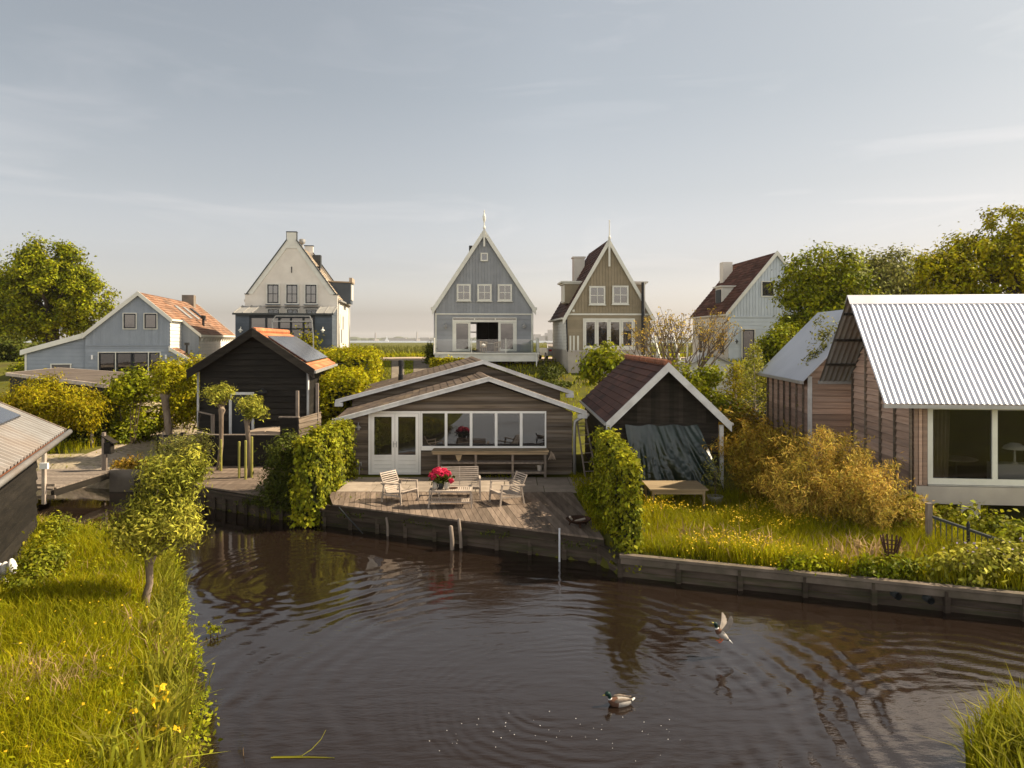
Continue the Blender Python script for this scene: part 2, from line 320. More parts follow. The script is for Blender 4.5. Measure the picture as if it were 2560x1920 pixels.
mat('zinc', (0.36, 0.35, 0.33), (0.30, 0.29, 0.275), rough=0.5, scale=3, metal=0.4)
mat('rust', (0.075, 0.036, 0.022), (0.04, 0.022, 0.015), rough=0.9, scale=6, bump=0.2)
mat('black_metal', (0.02, 0.02, 0.022), (0.03, 0.03, 0.03), rough=0.5, scale=4)
mat('grey_metal', (0.06, 0.065, 0.065), (0.045, 0.048, 0.048), rough=0.5, scale=4, metal=0.3)
mat('black_frame', (0.02, 0.023, 0.028), (0.028, 0.03, 0.034), rough=0.45, scale=3)
mat('solar_glass', (0.035, 0.040, 0.055), (0.045, 0.05, 0.065), rough=0.18, scale=1, spec=0.6)
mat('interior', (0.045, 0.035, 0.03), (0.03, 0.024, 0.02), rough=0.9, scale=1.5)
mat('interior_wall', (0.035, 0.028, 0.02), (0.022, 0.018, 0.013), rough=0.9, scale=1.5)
mat('curtain', (0.30, 0.235, 0.175), (0.24, 0.185, 0.14), rough=0.9, scale=2)
mat('white_plastic', (0.75, 0.73, 0.70), (0.70, 0.68, 0.65), rough=0.4, scale=2)
mat('tarp', (0.006, 0.018, 0.011), (0.004, 0.011, 0.0075), rough=0.36, scale=1.5, spec=0.6, bump=0.6, bscale=9)
mat('bark', (0.26, 0.2, 0.145), (0.12, 0.088, 0.064), rough=0.95, scale=5, stretch=(1, 1, 0.35), bump=0.6, bscale=14)
mat('dark_bark', (0.065, 0.05, 0.038), (0.035, 0.027, 0.021), rough=0.95, scale=4, stretch=(1, 1, 0.4), bump=0.6)
mat('twig', (0.14, 0.10, 0.07), (0.09, 0.065, 0.045), rough=0.9, scale=5)
mat('stems', (0.020, 0.024, 0.008), (0.032, 0.034, 0.012), rough=0.95, scale=5, bump=0.4)  # near-black fill for hedge cores, inner shade put into the colour
# leaves and grasses (leaf tone, with crown and hedge shade put into the dark second colours)
LEAF = dict(rough=0.6, spec=0.08, translucent=0.30, rnd=0.6, scale=1.1, detail=3)
mat('leaf_tree', (0.275, 0.275, 0.006), (0.095, 0.115, 0.005), hue_rnd=0.02, **LEAF)
mat('leaf_bright', (0.375, 0.325, 0.006), (0.165, 0.165, 0.005), hue_rnd=0.02, **LEAF)
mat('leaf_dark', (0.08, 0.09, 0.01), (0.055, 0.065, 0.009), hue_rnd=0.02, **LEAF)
mat('leaf_grey', (0.27, 0.255, 0.055), (0.15, 0.15, 0.028), hue_rnd=0.015, **LEAF)
mat('leaf_willow', (0.39, 0.36, 0.045), (0.18, 0.185, 0.018), hue_rnd=0.015, **LEAF)
mat('leaf_ivy', (0.3, 0.29, 0.012), (0.1, 0.115, 0.008), hue_rnd=0.02, **LEAF)
mat('leaf_gold', (0.33, 0.265, 0.005), (0.18, 0.155, 0.004), hue_rnd=0.02, **LEAF)
mat('leaf_straw', (0.56, 0.375, 0.065), (0.24, 0.18, 0.024), hue_rnd=0.02, **LEAF)
mat('leaf_rust', (0.33, 0.2, 0.022), (0.21, 0.155, 0.016), hue_rnd=0.02, **LEAF)
mat('blossom', (0.62, 0.53, 0.36), (0.48, 0.40, 0.26), rough=0.7, rnd=0.2)
mat('buttercup', (0.75, 0.50, 0.02), (0.62, 0.40, 0.02), rough=0.5, rnd=0.2, translucent=0.3)
mat('lilac_petal', (0.42, 0.34, 0.50), (0.33, 0.27, 0.42), rough=0.6, rnd=0.25, translucent=0.3)
mat('pink_petal', (0.75, 0.045, 0.12), (0.60, 0.025, 0.075), rough=0.5, rnd=0.3, translucent=0.25)
mat('grass', (0.345, 0.315, 0.006), (0.21, 0.21, 0.006), rough=0.6, spec=0.08, translucent=0.45, rnd=0.42, scale=0.55, detail=4, hue_rnd=0.022)
mat('reed', (0.2975, 0.2805, 0.0224), (0.1870, 0.1870, 0.0184), rough=0.55, spec=0.12, translucent=0.4, rnd=0.4, scale=0.8, hue_rnd=0.015)
mat('seed_grass', (0.3960, 0.2640, 0.1296), (0.2880, 0.1980, 0.0918), rough=0.8, rnd=0.3, translucent=0.3)
mat('field_reed', (0.1800, 0.1680, 0.0336), (0.1260, 0.1260, 0.0235), rough=0.8, translucent=0.3, rnd=0.3, scale=0.15)
mat('soil', (0.1105, 0.1105, 0.0109), (0.0650, 0.0650, 0.0094), rough=0.95, scale=0.9, bump=0.5, bscale=12, stain=(0.065, 0.045, 0.026), stain_amt=0.6, stain_scale=0.5)
mat('lawn', (0.2295, 0.2465, 0.0085), (0.1615, 0.1836, 0.0076), rough=0.9, scale=1.6, bump=0.6, bscale=40)
mat('gravel', (.46, .375, .285), (.20, .158, .115), rough=0.95, scale=6, bump=1.0, bscale=16, detail=8, stain=(0.22, 0.20, 0.07), stain_amt=0.5, stain_scale=0.7)
mat('road_gravel', (0.43, 0.335, 0.25), (0.35, 0.275, 0.205), rough=0.95, scale=1.2, bump=0.3, bscale=20)
mat('far_green', (0.075, 0.085, 0.045), (0.06, 0.07, 0.04), rough=0.9, scale=0.02)
mat('far_grey', (0.28, 0.25, 0.23), (0.22, 0.20, 0.19), rough=0.9, scale=0.02)
glass_mat('pane_dark', (1, 1, 1), 0.045, body=(0.012, 0.011, 0.012))
glass_mat('pane_sky', (1, 1, 1), 0.06, body=(0.03, 0.028, 0.03))
glass_mat('pane_clear', (0.7, 0.7, 0.68), -0.012, see=1.0)
glass_mat('pane_roof', (0.7, 0.72, 0.72), 0.10, see=0.8, body=(0.2, 0.2, 0.2))
glass_mat('balustrade_glass', (0.9, 0.92, 0.92), 0.03, see=1.0)
M = MATS

# ---------------------------------------------------------------- the land
CANAL = np.array([(-3.0, -14), (-3.3, 5), (-3.85, 8.7), (-4.25, 9.75), (-6.0, 13.05), (-7.3, 15.6), (-8.3, 17.3), (-9.7, 18.6), (-11.1, 19.2),
    (-12.8, 20.2), (-15.2, 21.5), (-34, 25.0), (-34, 28.5), (-16.6, 25.1), (-13.7, 24.55), (-12.6, 24.5), (-10.1, 22.5), (-7.1, 20.75), (-5.3, 20.15),
    (2.0, 16.6), (2.4, 15.75), (9.56, 13.3), (40, 3.0), (40, 1.0), (14, 7.6), (8.3, 9.7), (6.4, 9.5), (5.5, 8.6), (5.0, 5), (4.6, -14)])
def seg_dist(px, py, poly):
    d = np.full(px.shape, 1e9)
    n = len(poly)
    for i in range(n):
        a = poly[i]; b = poly[(i + 1) % n]; ab = b - a
        t = np.clip(((px - a[0]) * ab[0] + (py - a[1]) * ab[1]) / (ab @ ab), 0, 1)
        d = np.minimum(d, np.hypot(px - a[0] - t * ab[0], py - a[1] - t * ab[1]))
    return d
def inside(px, py, poly):
    r = np.zeros(px.shape, bool); n = len(poly)
    for i in range(n):
        (x0, y0), (x1, y1) = poly[i], poly[(i + 1) % n]
        if y0 == y1: continue
        c = ((y0 > py) != (y1 > py)) & (px < (x1 - x0) * (py - y0) / (y1 - y0) + x0); r ^= c
    return r
def sstep(a, b, x): t = np.clip((x - a) / (b - a), 0, 1); return t * t * (3 - 2 * t)
WATER = -0.65
def ground(px, py):
    px = np.asarray(px, float); py = np.asarray(py, float)
    z = -0.04 + 0 * px
    z = z - 0.16 * sstep(2.4, 3.2, px) * (1 - sstep(16, 24, py))                       # the right-hand garden lies lower
    z = np.where((px < -3) & (py < 24), -0.22, z)
    z = z + 2.85 * sstep(36, 57, py) - 1.1 * sstep(75, 85, py) - 1.0 * sstep(200, 700, py) - 3.5 * sstep(900, 1000, py)
    z = z + 0.05 * np.sin(px * 0.9 + 1.3 * np.sin(py * 0.45)) * np.sin(py * 0.75 + px * 0.3) * (1 - sstep(60, 90, py)) * sstep(0, 1, np.abs(px + 2) - 6)
    near = (py < 40) & (np.abs(px) < 45)
    d = np.where(near, seg_dist(px, py, CANAL), 99.0); ins = near & inside(px, py, CANAL)
    bw = np.where(((px > -5.6) & (py > 12) & (px < 40)) | ((px > -12.6) & (py > 20.2)), 0.25, 1.1)
    zb = WATER - 0.12 + (z - WATER + 0.12) * sstep(0, 1, d / bw)
    return np.where(ins, np.maximum(WATER - 0.12 - d * 0.9, -1.8), np.where(near, zb, z))
def G(x, y): return float(ground(np.array([x]), np.array([y]))[0])
def grid_mesh(name, xs, ys, zf, m, smooth=True):
    gx, gy = np.meshgrid(xs, ys); gz = zf(gx, gy); nx, ny = len(xs), len(ys)
    V = np.stack([gx, gy, gz], -1).reshape(-1, 3).astype(np.float32)
    i = (np.arange(ny - 1)[:, None] * nx + np.arange(nx - 1)[None, :]).ravel()
    Fc = np.stack([i, i + 1, i + nx + 1, i + nx], -1).astype(np.int32); nf = len(Fc)
    me = bpy.data.meshes.new(name); me.vertices.add(len(V)); me.vertices.foreach_set('co', V.ravel())
    me.loops.add(nf * 4); me.loops.foreach_set('vertex_index', Fc.ravel())
    me.polygons.add(nf); me.polygons.foreach_set('loop_start', np.arange(0, nf * 4, 4, dtype=np.int32))
    if smooth: me.polygons.foreach_set('use_smooth', np.ones(nf, bool))
    me.materials.append(m); me.update(calc_edges=True)
    o = bpy.data.objects.new(name, me); COL.objects.link(o); ORG[o.name] = (0, 0, 0); return o
def spread(a, b, step, far, g=1.25):
    r = list(np.arange(a, b + 1e-6, step)); s = step
    while r[-1] < far: s *= g; r.append(r[-1] + s)
    return r
xr = spread(0, 20, 0.25, 4300); XS = np.array([-v for v in xr[:0:-1]] + xr)
YS = np.array(sorted(set(list(np.arange(-14, 4, 1.0)) + list(np.arange(4, 28, 0.2)) + spread(28, 82, 0.6, 3400, 1.2))))
tag(grid_mesh('ground', XS, YS, ground, M['soil']), kind='structure')

def drape(name, a, b, c, d, m, off=0.03, n=24):
    """a sheet over the ground between four plan corners"""
    vs = []
    for j in range(n + 1):
        for i in range(n + 1):
            s, t = i / n, j / n
            p = [(1 - t) * ((1 - s) * a[k] + s * b[k]) + t * ((1 - s) * d[k] + s * c[k]) for k in (0, 1)]; vs.append(p)
    arr = np.array(vs); z = ground(arr[:, 0], arr[:, 1]) + off
    mb = MB(); mb.add([(p[0], p[1], q) for p, q in zip(vs, z)], [(j * (n + 1) + i, j * (n + 1) + i + 1, (j + 1) * (n + 1) + i + 1, (j + 1) * (n + 1) + i) for j in range(n) for i in range(n)], 0.5)
    return tag(mb.build(name, m, smooth=True), kind='structure')
drape('gravel_path', (-16.8, 24.75), (-12.7, 24.7), (-12.55, 30), (-17.2, 30), M['gravel'])
drape('gravel_path', (-17.2, 30.0), (-12.55, 30.0), (-15.2, 44), (-19.5, 44), M['gravel'])
drape('gravel_path', (-26, 25.9), (-16.8, 24.9), (-17.2, 28.6), (-26, 28.6), M['gravel'], 0.02)
drape('road', (-90, 58.6), (60, 58.6), (60, 70), (-90, 70), M['road_gravel'], 0.03, 60)
drape('driveway', (-9.9 * 40 / 58, 40), (-8.85 * 40 / 58, 40), (-8.85, 58.5), (-9.9, 58.5), M['concrete'])
drape('driveway', (-8.1 * 40 / 58, 40), (-6.6 * 40 / 58, 40), (-6.6, 58.5), (-8.1, 58.5), M['concrete'])
drape('lawn', (10.6, 14.6), (30, 9.2), (30, 19), (10.8, 18.6), M['lawn'], 0.03)

def water_mat():
    m = bpy.data.materials.new('canal_water'); m.use_nodes = True; nt = m.node_tree; N = nt.nodes; L = nt.links
    b = N['Principled BSDF']; b.inputs['Base Color'].default_value = (0.013, 0.0082, 0.0058, 1); b.inputs['Roughness'].default_value = 0.03
    b.inputs['IOR'].default_value = 1.62; b.inputs['Specular IOR Level'].default_value = 0.5; b.inputs['Specular Tint'].default_value = (1.0, 0.90, 0.83, 1)
    tc = N.new('ShaderNodeTexCoord'); P = tc.outputs['Object']
    def math_(op, a, b_=None):
        n = N.new('ShaderNodeMath'); n.operation = op
        for i, q in enumerate((a, b_)):
            if q is None: continue
            if isinstance(q, (int, float)): n.inputs[i].default_value = q
            else: L.new(q, n.inputs[i])
        return n.outputs[0]
    wob = N.new('ShaderNodeTexNoise'); wob.inputs['Scale'].default_value = 0.55; wob.inputs['Detail'].default_value = 2; L.new(P, wob.inputs[0])
    total = None
    # rings spreading from where the ducks have been: centre, wavelength, reach, strength
    for (cx, cy, wl, ra, rb, r0, r1, amp) in ((0.2, 10.6, 0.42, 1.6, 3.6, 4.6, 8.5, 1.0), (-4.6, 15.6, 0.33, 0.2, 0.8, 1.4, 4.0, 0.6), (3.44, 11.75, 0.26, 0.0, 0.3, 0.8, 3.2, 0.55), (1.0, 10.3, 0.19, 0.3, 1.2, 1.8, 4.2, 0.22), (6.5, 9.3, 0.36, 0.8, 1.8, 2.6, 5.5, 0.7)):
        v = N.new('ShaderNodeVectorMath'); v.operation = 'DISTANCE'; L.new(P, v.inputs[0]); v.inputs[1].default_value = (cx, cy, 0)
        d = v.outputs['Value']; dw = math_('ADD', d, math_('MULTIPLY', wob.outputs[0], 0.9))
        s = math_('SINE', math_('MULTIPLY', dw, 2 * math.pi / wl))
        f = N.new('ShaderNodeMapRange'); f.inputs[1].default_value = r0; f.inputs[2].default_value = r1; f.inputs[3].default_value = amp; f.inputs[4].default_value = 0.0
        f.interpolation_type = 'SMOOTHSTEP'; L.new(d, f.inputs[0])
        f2 = N.new('ShaderNodeMapRange'); f2.inputs[1].default_value = ra; f2.inputs[2].default_value = rb; f2.interpolation_type = 'SMOOTHSTEP'; L.new(d, f2.inputs[0])
        w = math_('MULTIPLY', math_('MULTIPLY', s, f.outputs[0]), f2.outputs[0]); total = w if total is None else math_('ADD', total, w)
    # patches where the rings show and where the water lies smooth
    pn = N.new('ShaderNodeTexNoise'); pn.inputs['Scale'].default_value = 0.38; pn.inputs['Detail'].default_value = 3; L.new(P, pn.inputs[0])
    pm = N.new('ShaderNodeMapRange'); pm.inputs[1].default_value = 0.40; pm.inputs[2].default_value = 0.66; L.new(pn.outputs[0], pm.inputs[0])
    total = math_('MULTIPLY', total, math_('ADD', math_('MULTIPLY', pm.outputs[0], 0.9), 0.12))
    mp = N.new('ShaderNodeMapping'); mp.inputs['Scale'].default_value = (1.0, 2.6, 1); mp.inputs['Rotation'].default_value = (0, 0, R(-14)); L.new(P, mp.inputs[0])
    n1 = N.new('ShaderNodeTexNoise'); n1.inputs['Scale'].default_value = 1.7; n1.inputs['Detail'].default_value = 5; n1.inputs['Roughness'].default_value = 0.55; L.new(mp.outputs[0], n1.inputs[0])
    # sheltered and smooth under the far quay, finer ruffles out in the middle
    vd = N.new('ShaderNodeVectorMath'); vd.operation = 'DISTANCE'; L.new(P, vd.inputs[0]); vd.inputs[1].default_value = (2.0, 8.0, 0)
    calm = N.new('ShaderNodeMapRange'); calm.inputs[1].default_value = 6.0; calm.inputs[2].default_value = 10.5; calm.inputs[3].default_value = 1.0; calm.inputs[4].default_value = 0.22; calm.interpolation_type = 'SMOOTHSTEP'; L.new(vd.outputs['Value'], calm.inputs[0])
    n2 = N.new('ShaderNodeTexNoise'); n2.inputs['Scale'].default_value = 9.0; n2.inputs['Detail'].default_value = 3; L.new(mp.outputs[0], n2.inputs[0])
    nz = math_('ADD', math_('MULTIPLY', n1.outputs[0], 0.0085), math_('MULTIPLY', math_('MULTIPLY', n2.outputs[0], pm.outputs[0]), 0.0034))
    h = math_('ADD', math_('MULTIPLY', total, 0.0072), math_('MULTIPLY', nz, calm.outputs[0]))
    bp = N.new('ShaderNodeBump'); bp.inputs['Strength'].default_value = 1.0; bp.inputs['Distance'].default_value = 1.0; L.new(h, bp.inputs['Height']); L.new(bp.outputs[0], b.inputs['Normal'])
    return m
wm = MB(); wm.quad((-60, -14, WATER), (60, -14, WATER), (60, 30, WATER), (-60, 30, WATER))
tag(wm.build('water', water_mat()), kind='structure')
mat('lake_water', (0.20, 0.22, 0.24), (0.18, 0.20, 0.22), rough=0.25, scale=0.01)
lk = MB(); lk.quad((-5300, 940, -0.6), (5300, 940, -0.6), (5300, 4100, -0.6), (-5300, 4100, -0.6))
tag(lk.build('lake_water', M['lake_water']), kind='structure')

# ---------------------------------------------------------------- foliage
def unit(v): return v / np.maximum(np.linalg.norm(v, axis=-1, keepdims=True), 1e-9)
def leaves(name, P, Nrm, ln, wd, m, parent, hang=0.0, spread_=0.5, up=None):
    """one small folded leaf per point: normal around Nrm, blade direction random, bent down by hang or up by up"""
    n = len(P); P = np.asarray(P); nn = unit(Nrm + RNG.normal(0, spread_, (n, 3)))
    d = RNG.normal(0, 1, (n, 3)); d[:, 2] -= hang
    if up is not None: d[:, 2] += up
    d = unit(d - nn * (d * nn).sum(1, keepdims=True)); s = np.cross(nn, d)
    sz = (0.65 + 0.7 * RNG.random((n, 1))); L_ = ln * sz; W_ = wd * sz
    a = P; b = P + d * L_ * 0.45 + s * W_ * 0.5 + nn * W_ * 0.12; c = P + d * L_ - nn * W_ * 0.1; e = P + d * L_ * 0.45 - s * W_ * 0.5 + nn * W_ * 0.12
    V = np.stack([a, b, c, e], 1).reshape(-1, 3)
    return np_mesh(name, V, 4, n, RNG.random(n), m, parent)
def clump_points(lobes, ncl, nl, rc, shell=0.45, flat=0.75):
    """leaf points in clumps through a union of ellipsoid lobes: (cx,cy,cz,rx,ry,rz)"""
    lobes = np.array(lobes, float); vol = lobes[:, 3] * lobes[:, 4] * lobes[:, 5]
    k = RNG.choice(len(lobes), ncl, p=vol / vol.sum()); lb = lobes[k]
    u = unit(RNG.normal(0, 1, (ncl, 3))); rr = RNG.random((ncl, 1)) ** shell
    C = lb[:, :3] + u * lb[:, 3:] * rr
    q = RNG.normal(0, 1, (ncl, nl, 3)) * np.array([rc, rc, rc * flat]) * (0.55 + 0.8 * RNG.random((ncl, 1, 1)))
    P = (C[:, None, :] + q).reshape(-1, 3)
    out = unit(q + u[:, None, :] * rc * 1.2).reshape(-1, 3) + np.array([0, 0, 0.35])
    return C, P, out
def tree(name, label, cat, base, trunk_top, r0, lobes, ncl, nl, rc, ll, lw, leafm, barkm='dark_bark', group=None, limbs=9, hang=0.3, shell=0.45, lean=(0, 0), r1=None):
    root = thing(name, label, cat, base, group=group); bx, by, bz = base
    C, P, Nn = clump_points(lobes, ncl, nl, rc, shell)
    mb = MB(); tt = Vector((bx + lean[0], by + lean[1], trunk_top)); b0 = Vector((bx, by, bz - 0.15)); r1 = r1 or r0 * 0.7
    mid = b0.lerp(tt, 0.5) + Vector((random.uniform(-.3, .3) * r0 * 2, random.uniform(-.3, .3) * r0 * 2, 0))
    mb.tube([b0, b0 + Vector((0, 0, 0.3)), mid, tt], [r0 * 1.35, r0, r0 * 0.85, r1], 9)
    for i in range(limbs):
        c = Vector(C[i * len(C) // max(limbs, 1)]); m1 = tt.lerp(c, 0.45) + Vector((0, 0, (c - tt).length * 0.12)); rr = r1 * random.uniform(0.35, 0.6)
        mb.tube([tt - Vector((0, 0, r1)), m1, c], [rr, rr * 0.6, rr * 0.15], 6)
        for q in range(2):
            c2 = Vector(C[random.randrange(len(C))])
            if (c2 - m1).length < (c - tt).length * 1.1: mb.tube([m1, m1.lerp(c2, .5) + Vector((0, 0, .05)), c2], [rr * 0.5, rr * 0.3, rr * 0.1], 5)
    mb.build('trunk', M[barkm], root, smooth=True)
    leaves('crown', P, Nn, ll, lw, M[leafm], root, hang)
    return root
def bush(name, label, cat, lobes, ncl, nl, rc, ll, lw, leafm, group=None, hang=0.2, shell=0.4, up=None, spread_=0.5, stems=6, extra=None, stemm='twig'):
    lobes = [tuple(l) for l in lobes]; cx = sum(l[0] for l in lobes) / len(lobes); cy = sum(l[1] for l in lobes) / len(lobes); bz = G(cx, cy)
    root = thing(name, label, cat, (cx, cy, bz), group=group)
    C, P, Nn = clump_points(lobes, ncl, nl, rc, shell); P[:, 2] = np.maximum(P[:, 2], max(bz, WATER) + 0.02)
    leaves('foliage', P, Nn, ll, lw, M[leafm], root, hang, spread_, up)
    mb = MB()
    for i in range(stems):
        c = Vector(C[i]); b = Vector((cx + (c.x - cx) * 0.35, cy + (c.y - cy) * 0.35, bz - 0.1)); mb.tube([b, b.lerp(c, 0.5) + Vector((0, 0, 0.1)), c], [0.025, 0.018, 0.006], 5)
    if stems: mb.build('stem', M[stemm], root)
    if extra:
        pn, em, cnt, l2, w2 = extra; k = RNG.choice(len(P), cnt, replace=False); pp = P[k] + unit(Nn[k]) * 0.04
        leaves(pn, pp, np.tile([0, -0.3, 1.0], (cnt, 1)), l2, w2, M[em], root, 0, 0.4)
    return root
def hedge(name, label, cat, a, b, w, z0, z1, n, ll, lw, leafm, group=None, rough=0.12, hang=0.5, taper=0.0, core=True):
    """clipped or climbing hedge from plan point a to b"""
    a = Vector((*a, 0)); b = Vector((*b, 0)); t = (b - a).normalized(); s = Vector((-t.y, t.x, 0)); Ln = (b - a).length
    root = thing(name, label, cat, ((a.x + b.x) / 2, (a.y + b.y) / 2, max(G((a.x + b.x) / 2, (a.y + b.y) / 2), WATER)))
    if core:
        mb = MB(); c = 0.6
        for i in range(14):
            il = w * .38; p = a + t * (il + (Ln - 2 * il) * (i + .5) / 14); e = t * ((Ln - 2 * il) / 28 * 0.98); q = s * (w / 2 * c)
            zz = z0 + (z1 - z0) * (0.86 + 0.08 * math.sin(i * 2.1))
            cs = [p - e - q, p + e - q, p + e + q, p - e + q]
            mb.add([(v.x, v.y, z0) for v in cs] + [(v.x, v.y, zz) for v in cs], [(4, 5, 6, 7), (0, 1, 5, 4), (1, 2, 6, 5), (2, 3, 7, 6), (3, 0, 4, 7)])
        mb.build('stems', M['stems'], root)  # solid dark core boxes standing in for the shaded gaps between leaves
    hh = z1 - z0; A = np.array([Ln * hh, Ln * hh, Ln * w * 1.3, w * hh * 1.2, w * hh * 1.2]); k = RNG.choice(5, n, p=A / A.sum())
    u = RNG.random(n); v = RNG.random(n); L0 = np.array(a); T = np.array(t); S = np.array(s)
    al = np.where(k == 3, 0, np.where(k == 4, Ln, u * Ln)); up = np.where(k == 2, 1.0, np.where(k > 2, u, v))
    ac = np.where(k == 0, -1.0, np.where(k == 1, 1.0, 2 * v - 1))
    nr = np.where((k == 0)[:, None], -S, np.where((k == 1)[:, None], S, np.where((k == 2)[:, None], [0, 0, 1.0], np.where((k == 3)[:, None], -T, T))))
    hw = w / 2 * (1 - taper * up); P = L0 + T * al[:, None] + S * (ac * hw)[:, None]; P[:, 2] = z0 + up * hh
    ph = RNG.random(3) * 9   # uneven outline
    bumpy = np.sin(al * 3.1 + ph[0] + up * 2.7) * 0.5 + np.sin(al * 1.3 + ph[1] - up * 4.1) * 0.5 + np.sin(al * 7.3 + up * 9.7 + ph[2]) * 0.35
    P = P + nr * (bumpy * rough + np.abs(RNG.normal(0, rough * 0.7, n)) - rough * 0.6)[:, None]
    leaves('foliage', P, nr + np.array([0, 0, 0.3]), ll, lw, M[leafm], root, hang, 0.5)
    return root
def blades(name, px, py, h, w, m, lean=0.35, z=None, droop=0.15, kind='stuff', parent=None):
    n = len(px); z = ground(px, py) if z is None else z
    B = np.stack([px, py, z - 0.02], 1); a = RNG.random(n) * 2 * math.pi; s = np.stack([np.cos(a), np.sin(a), 0 * a], 1)
    ld = RNG.normal(0, lean, (n, 2)); h = np.asarray(h) * (0.6 + 0.8 * RNG.random(n)); w = np.asarray(w) * (0.7 + 0.6 * RNG.random(n))
    mid = B + np.stack([ld[:, 0] * h * 0.4, ld[:, 1] * h * 0.4, h * 0.6], 1); tip = B + np.stack([ld[:, 0] * h * (1 + droop), ld[:, 1] * h * (1 + droop), h * (1 - droop * np.abs(ld).sum(1))], 1)
    W_ = s * (w / 2)[:, None]; bl, br, ml, mr = B - W_, B + W_, mid - W_ * 0.8, mid + W_ * 0.8
    V = np.stack([bl, br, mr, bl, mr, ml, ml, mr, tip], 1).reshape(-1, 3)
    o = np_mesh(name, V, 3, 3 * n, np.repeat(RNG.random(n), 3), m, parent)
    if kind: tag(o, kind=kind)
    return o
def scatter(n, x0, x1, y0, y1, ok=None, pw=1.0):
    x = x0 + (x1 - x0) * RNG.random(n); y = y0 + (y1 - y0) * RNG.random(n) ** pw
    k = ~inside(x, y, CANAL)
    if ok is not None: k &= ok(x, y)
    return x[k], y[k]

def spray(name, label, cat, bases, n, L_, flare, per, ll, lw, leafm, culm='leaf_straw', group=None):
    """a clump of arching canes fanning out of the ground, leaves set along each: bases (x, y, rx, ry, height factor)"""
    c0 = bases[0]; bz = G(c0[0], c0[1]); r = thing(name, label, cat, (c0[0], c0[1], bz), group=group); mb = MB(); Ps = []; Ns = []
    for i in range(n):
        b = bases[i % len(bases)]; a = random.random() * 6.283; q = math.sqrt(random.random()); ox, oy = math.cos(a) * q, math.sin(a) * q
        p0 = Vector((b[0] + ox * b[2] * .45, b[1] + oy * b[3] * .45, bz - .1)); h = L_ * b[4] * random.uniform(.62, 1.12) * (1 - .25 * q); out = Vector((ox, oy, 0)) * b[2] * flare
        p1 = p0 + out * .35 + Vector((0, 0, h * .6)); p2 = p0 + out * .8 + Vector((random.gauss(0, .05), random.gauss(0, .05), h * .95)); p3 = p2 + out * .35 + Vector((random.gauss(0, .12), random.gauss(0, .1), h * random.uniform(-.06, .12)))
        mb.tube([p0, p1, p2, p3], [.010, .008, .005, .002], 4, cap=False)
        for k in range(per):
            t = random.uniform(.26, 1.0) ** .85; s_ = t * 3; P = p0.lerp(p1, s_) if s_ < 1 else (p1.lerp(p2, s_ - 1) if s_ < 2 else p2.lerp(p3, s_ - 2))
            P = P + Vector((random.gauss(0, .06), random.gauss(0, .06), random.gauss(0, .05))); Ps.append(tuple(P)); Ns.append((ox + random.gauss(0, .5), oy - .2 + random.gauss(0, .5), .5))
    mb.build('culms', M[culm], r); leaves('foliage', np.array(Ps), np.array(Ns), ll, lw, M[leafm], r, .25, .5); return r
# ---------------------------------------------------------------- building helpers
def win(parent, u0, u1, z0, z1, y, nx=1, nz=1, fw=0.07, frame='white_paint', pane='pane_dark', depth=-0.02, name='window', sill=None, mw=0.03, sash=None, fn=None, out=0.10):
    """window set in a wall that faces -y at depth y: frame, panes behind it, optional sill"""
    mb = MB(fn); a, b = y - out, y + depth
    mb.box(u0, u0 + fw, a, b, z0, z1); mb.box(u1 - fw, u1, a, b, z0, z1); mb.box(u0 + fw, u1 - fw, a, b, z0, z0 + fw); mb.box(u0 + fw, u1 - fw, a, b, z1 - fw, z1)
    if not sash:
        for i in range(1, nx): c = u0 + fw + (u1 - u0 - 2 * fw) * i / nx; mb.box(c - mw / 2, c + mw / 2, a + 0.015, b - 0.02, z0 + fw, z1 - fw)
        for i in range(1, nz): c = z0 + fw + (z1 - z0 - 2 * fw) * i / nz; mb.box(u0 + fw, u1 - fw, a + 0.018, b - 0.022, c - mw / 2, c + mw / 2)
    f = mb.build(name, M[frame], parent)
    if sash:
        sb = MB(fn); w = 0.085
        s0, s1, t0, t1 = u0 + fw, u1 - fw, z0 + fw, z1 - fw
        sb.box(s0, s0 + w, a + .03, b - .01, t0, t1); sb.box(s1 - w, s1, a + .03, b - .01, t0, t1); sb.box(s0 + w, s1 - w, a + .03, b - .01, t0, t0 + w); sb.box(s0 + w, s1 - w, a + .03, b - .01, t1 - w, t1)
        for i in range(1, nx): c = s0 + (s1 - s0) * i / nx; sb.box(c - mw / 2, c + mw / 2, a + .035, b - .02, t0 + w, t1 - w)
        for i in range(1, nz): c = t0 + (t1 - t0) * i / nz; sb.box(s0 + w, s1 - w, a + .037, b - .022, c - mw / 2, c + mw / 2)
        sb.build('sash', M[sash], f)
    pb = MB(fn); pb.box(u0 + fw * .5, u1 - fw * .5, b - 0.035, b - 0.025, z0 + fw * .5, z1 - fw * .5); pb.build('pane', M[pane], f)
    if sill:
        s = MB(fn); s.box(u0 - 0.05, u1 + 0.05, a - 0.06, b, z0 - 0.06, z0 - 0.003); s.build('sill', M[sill], f)
    return f
def barge(mb, a, b, y0, y1, h):
    """raking board below the line a-b (x,z), between depths y0 and y1"""
    mb.prism([a, b, (b[0], b[1] - h), (a[0], a[1] - h)], y0, y1)
def slab(mb, a, b, y0, y1, t): mb.prism([a, b, (b[0], b[1] - t), (a[0], a[1] - t)], y0, y1)
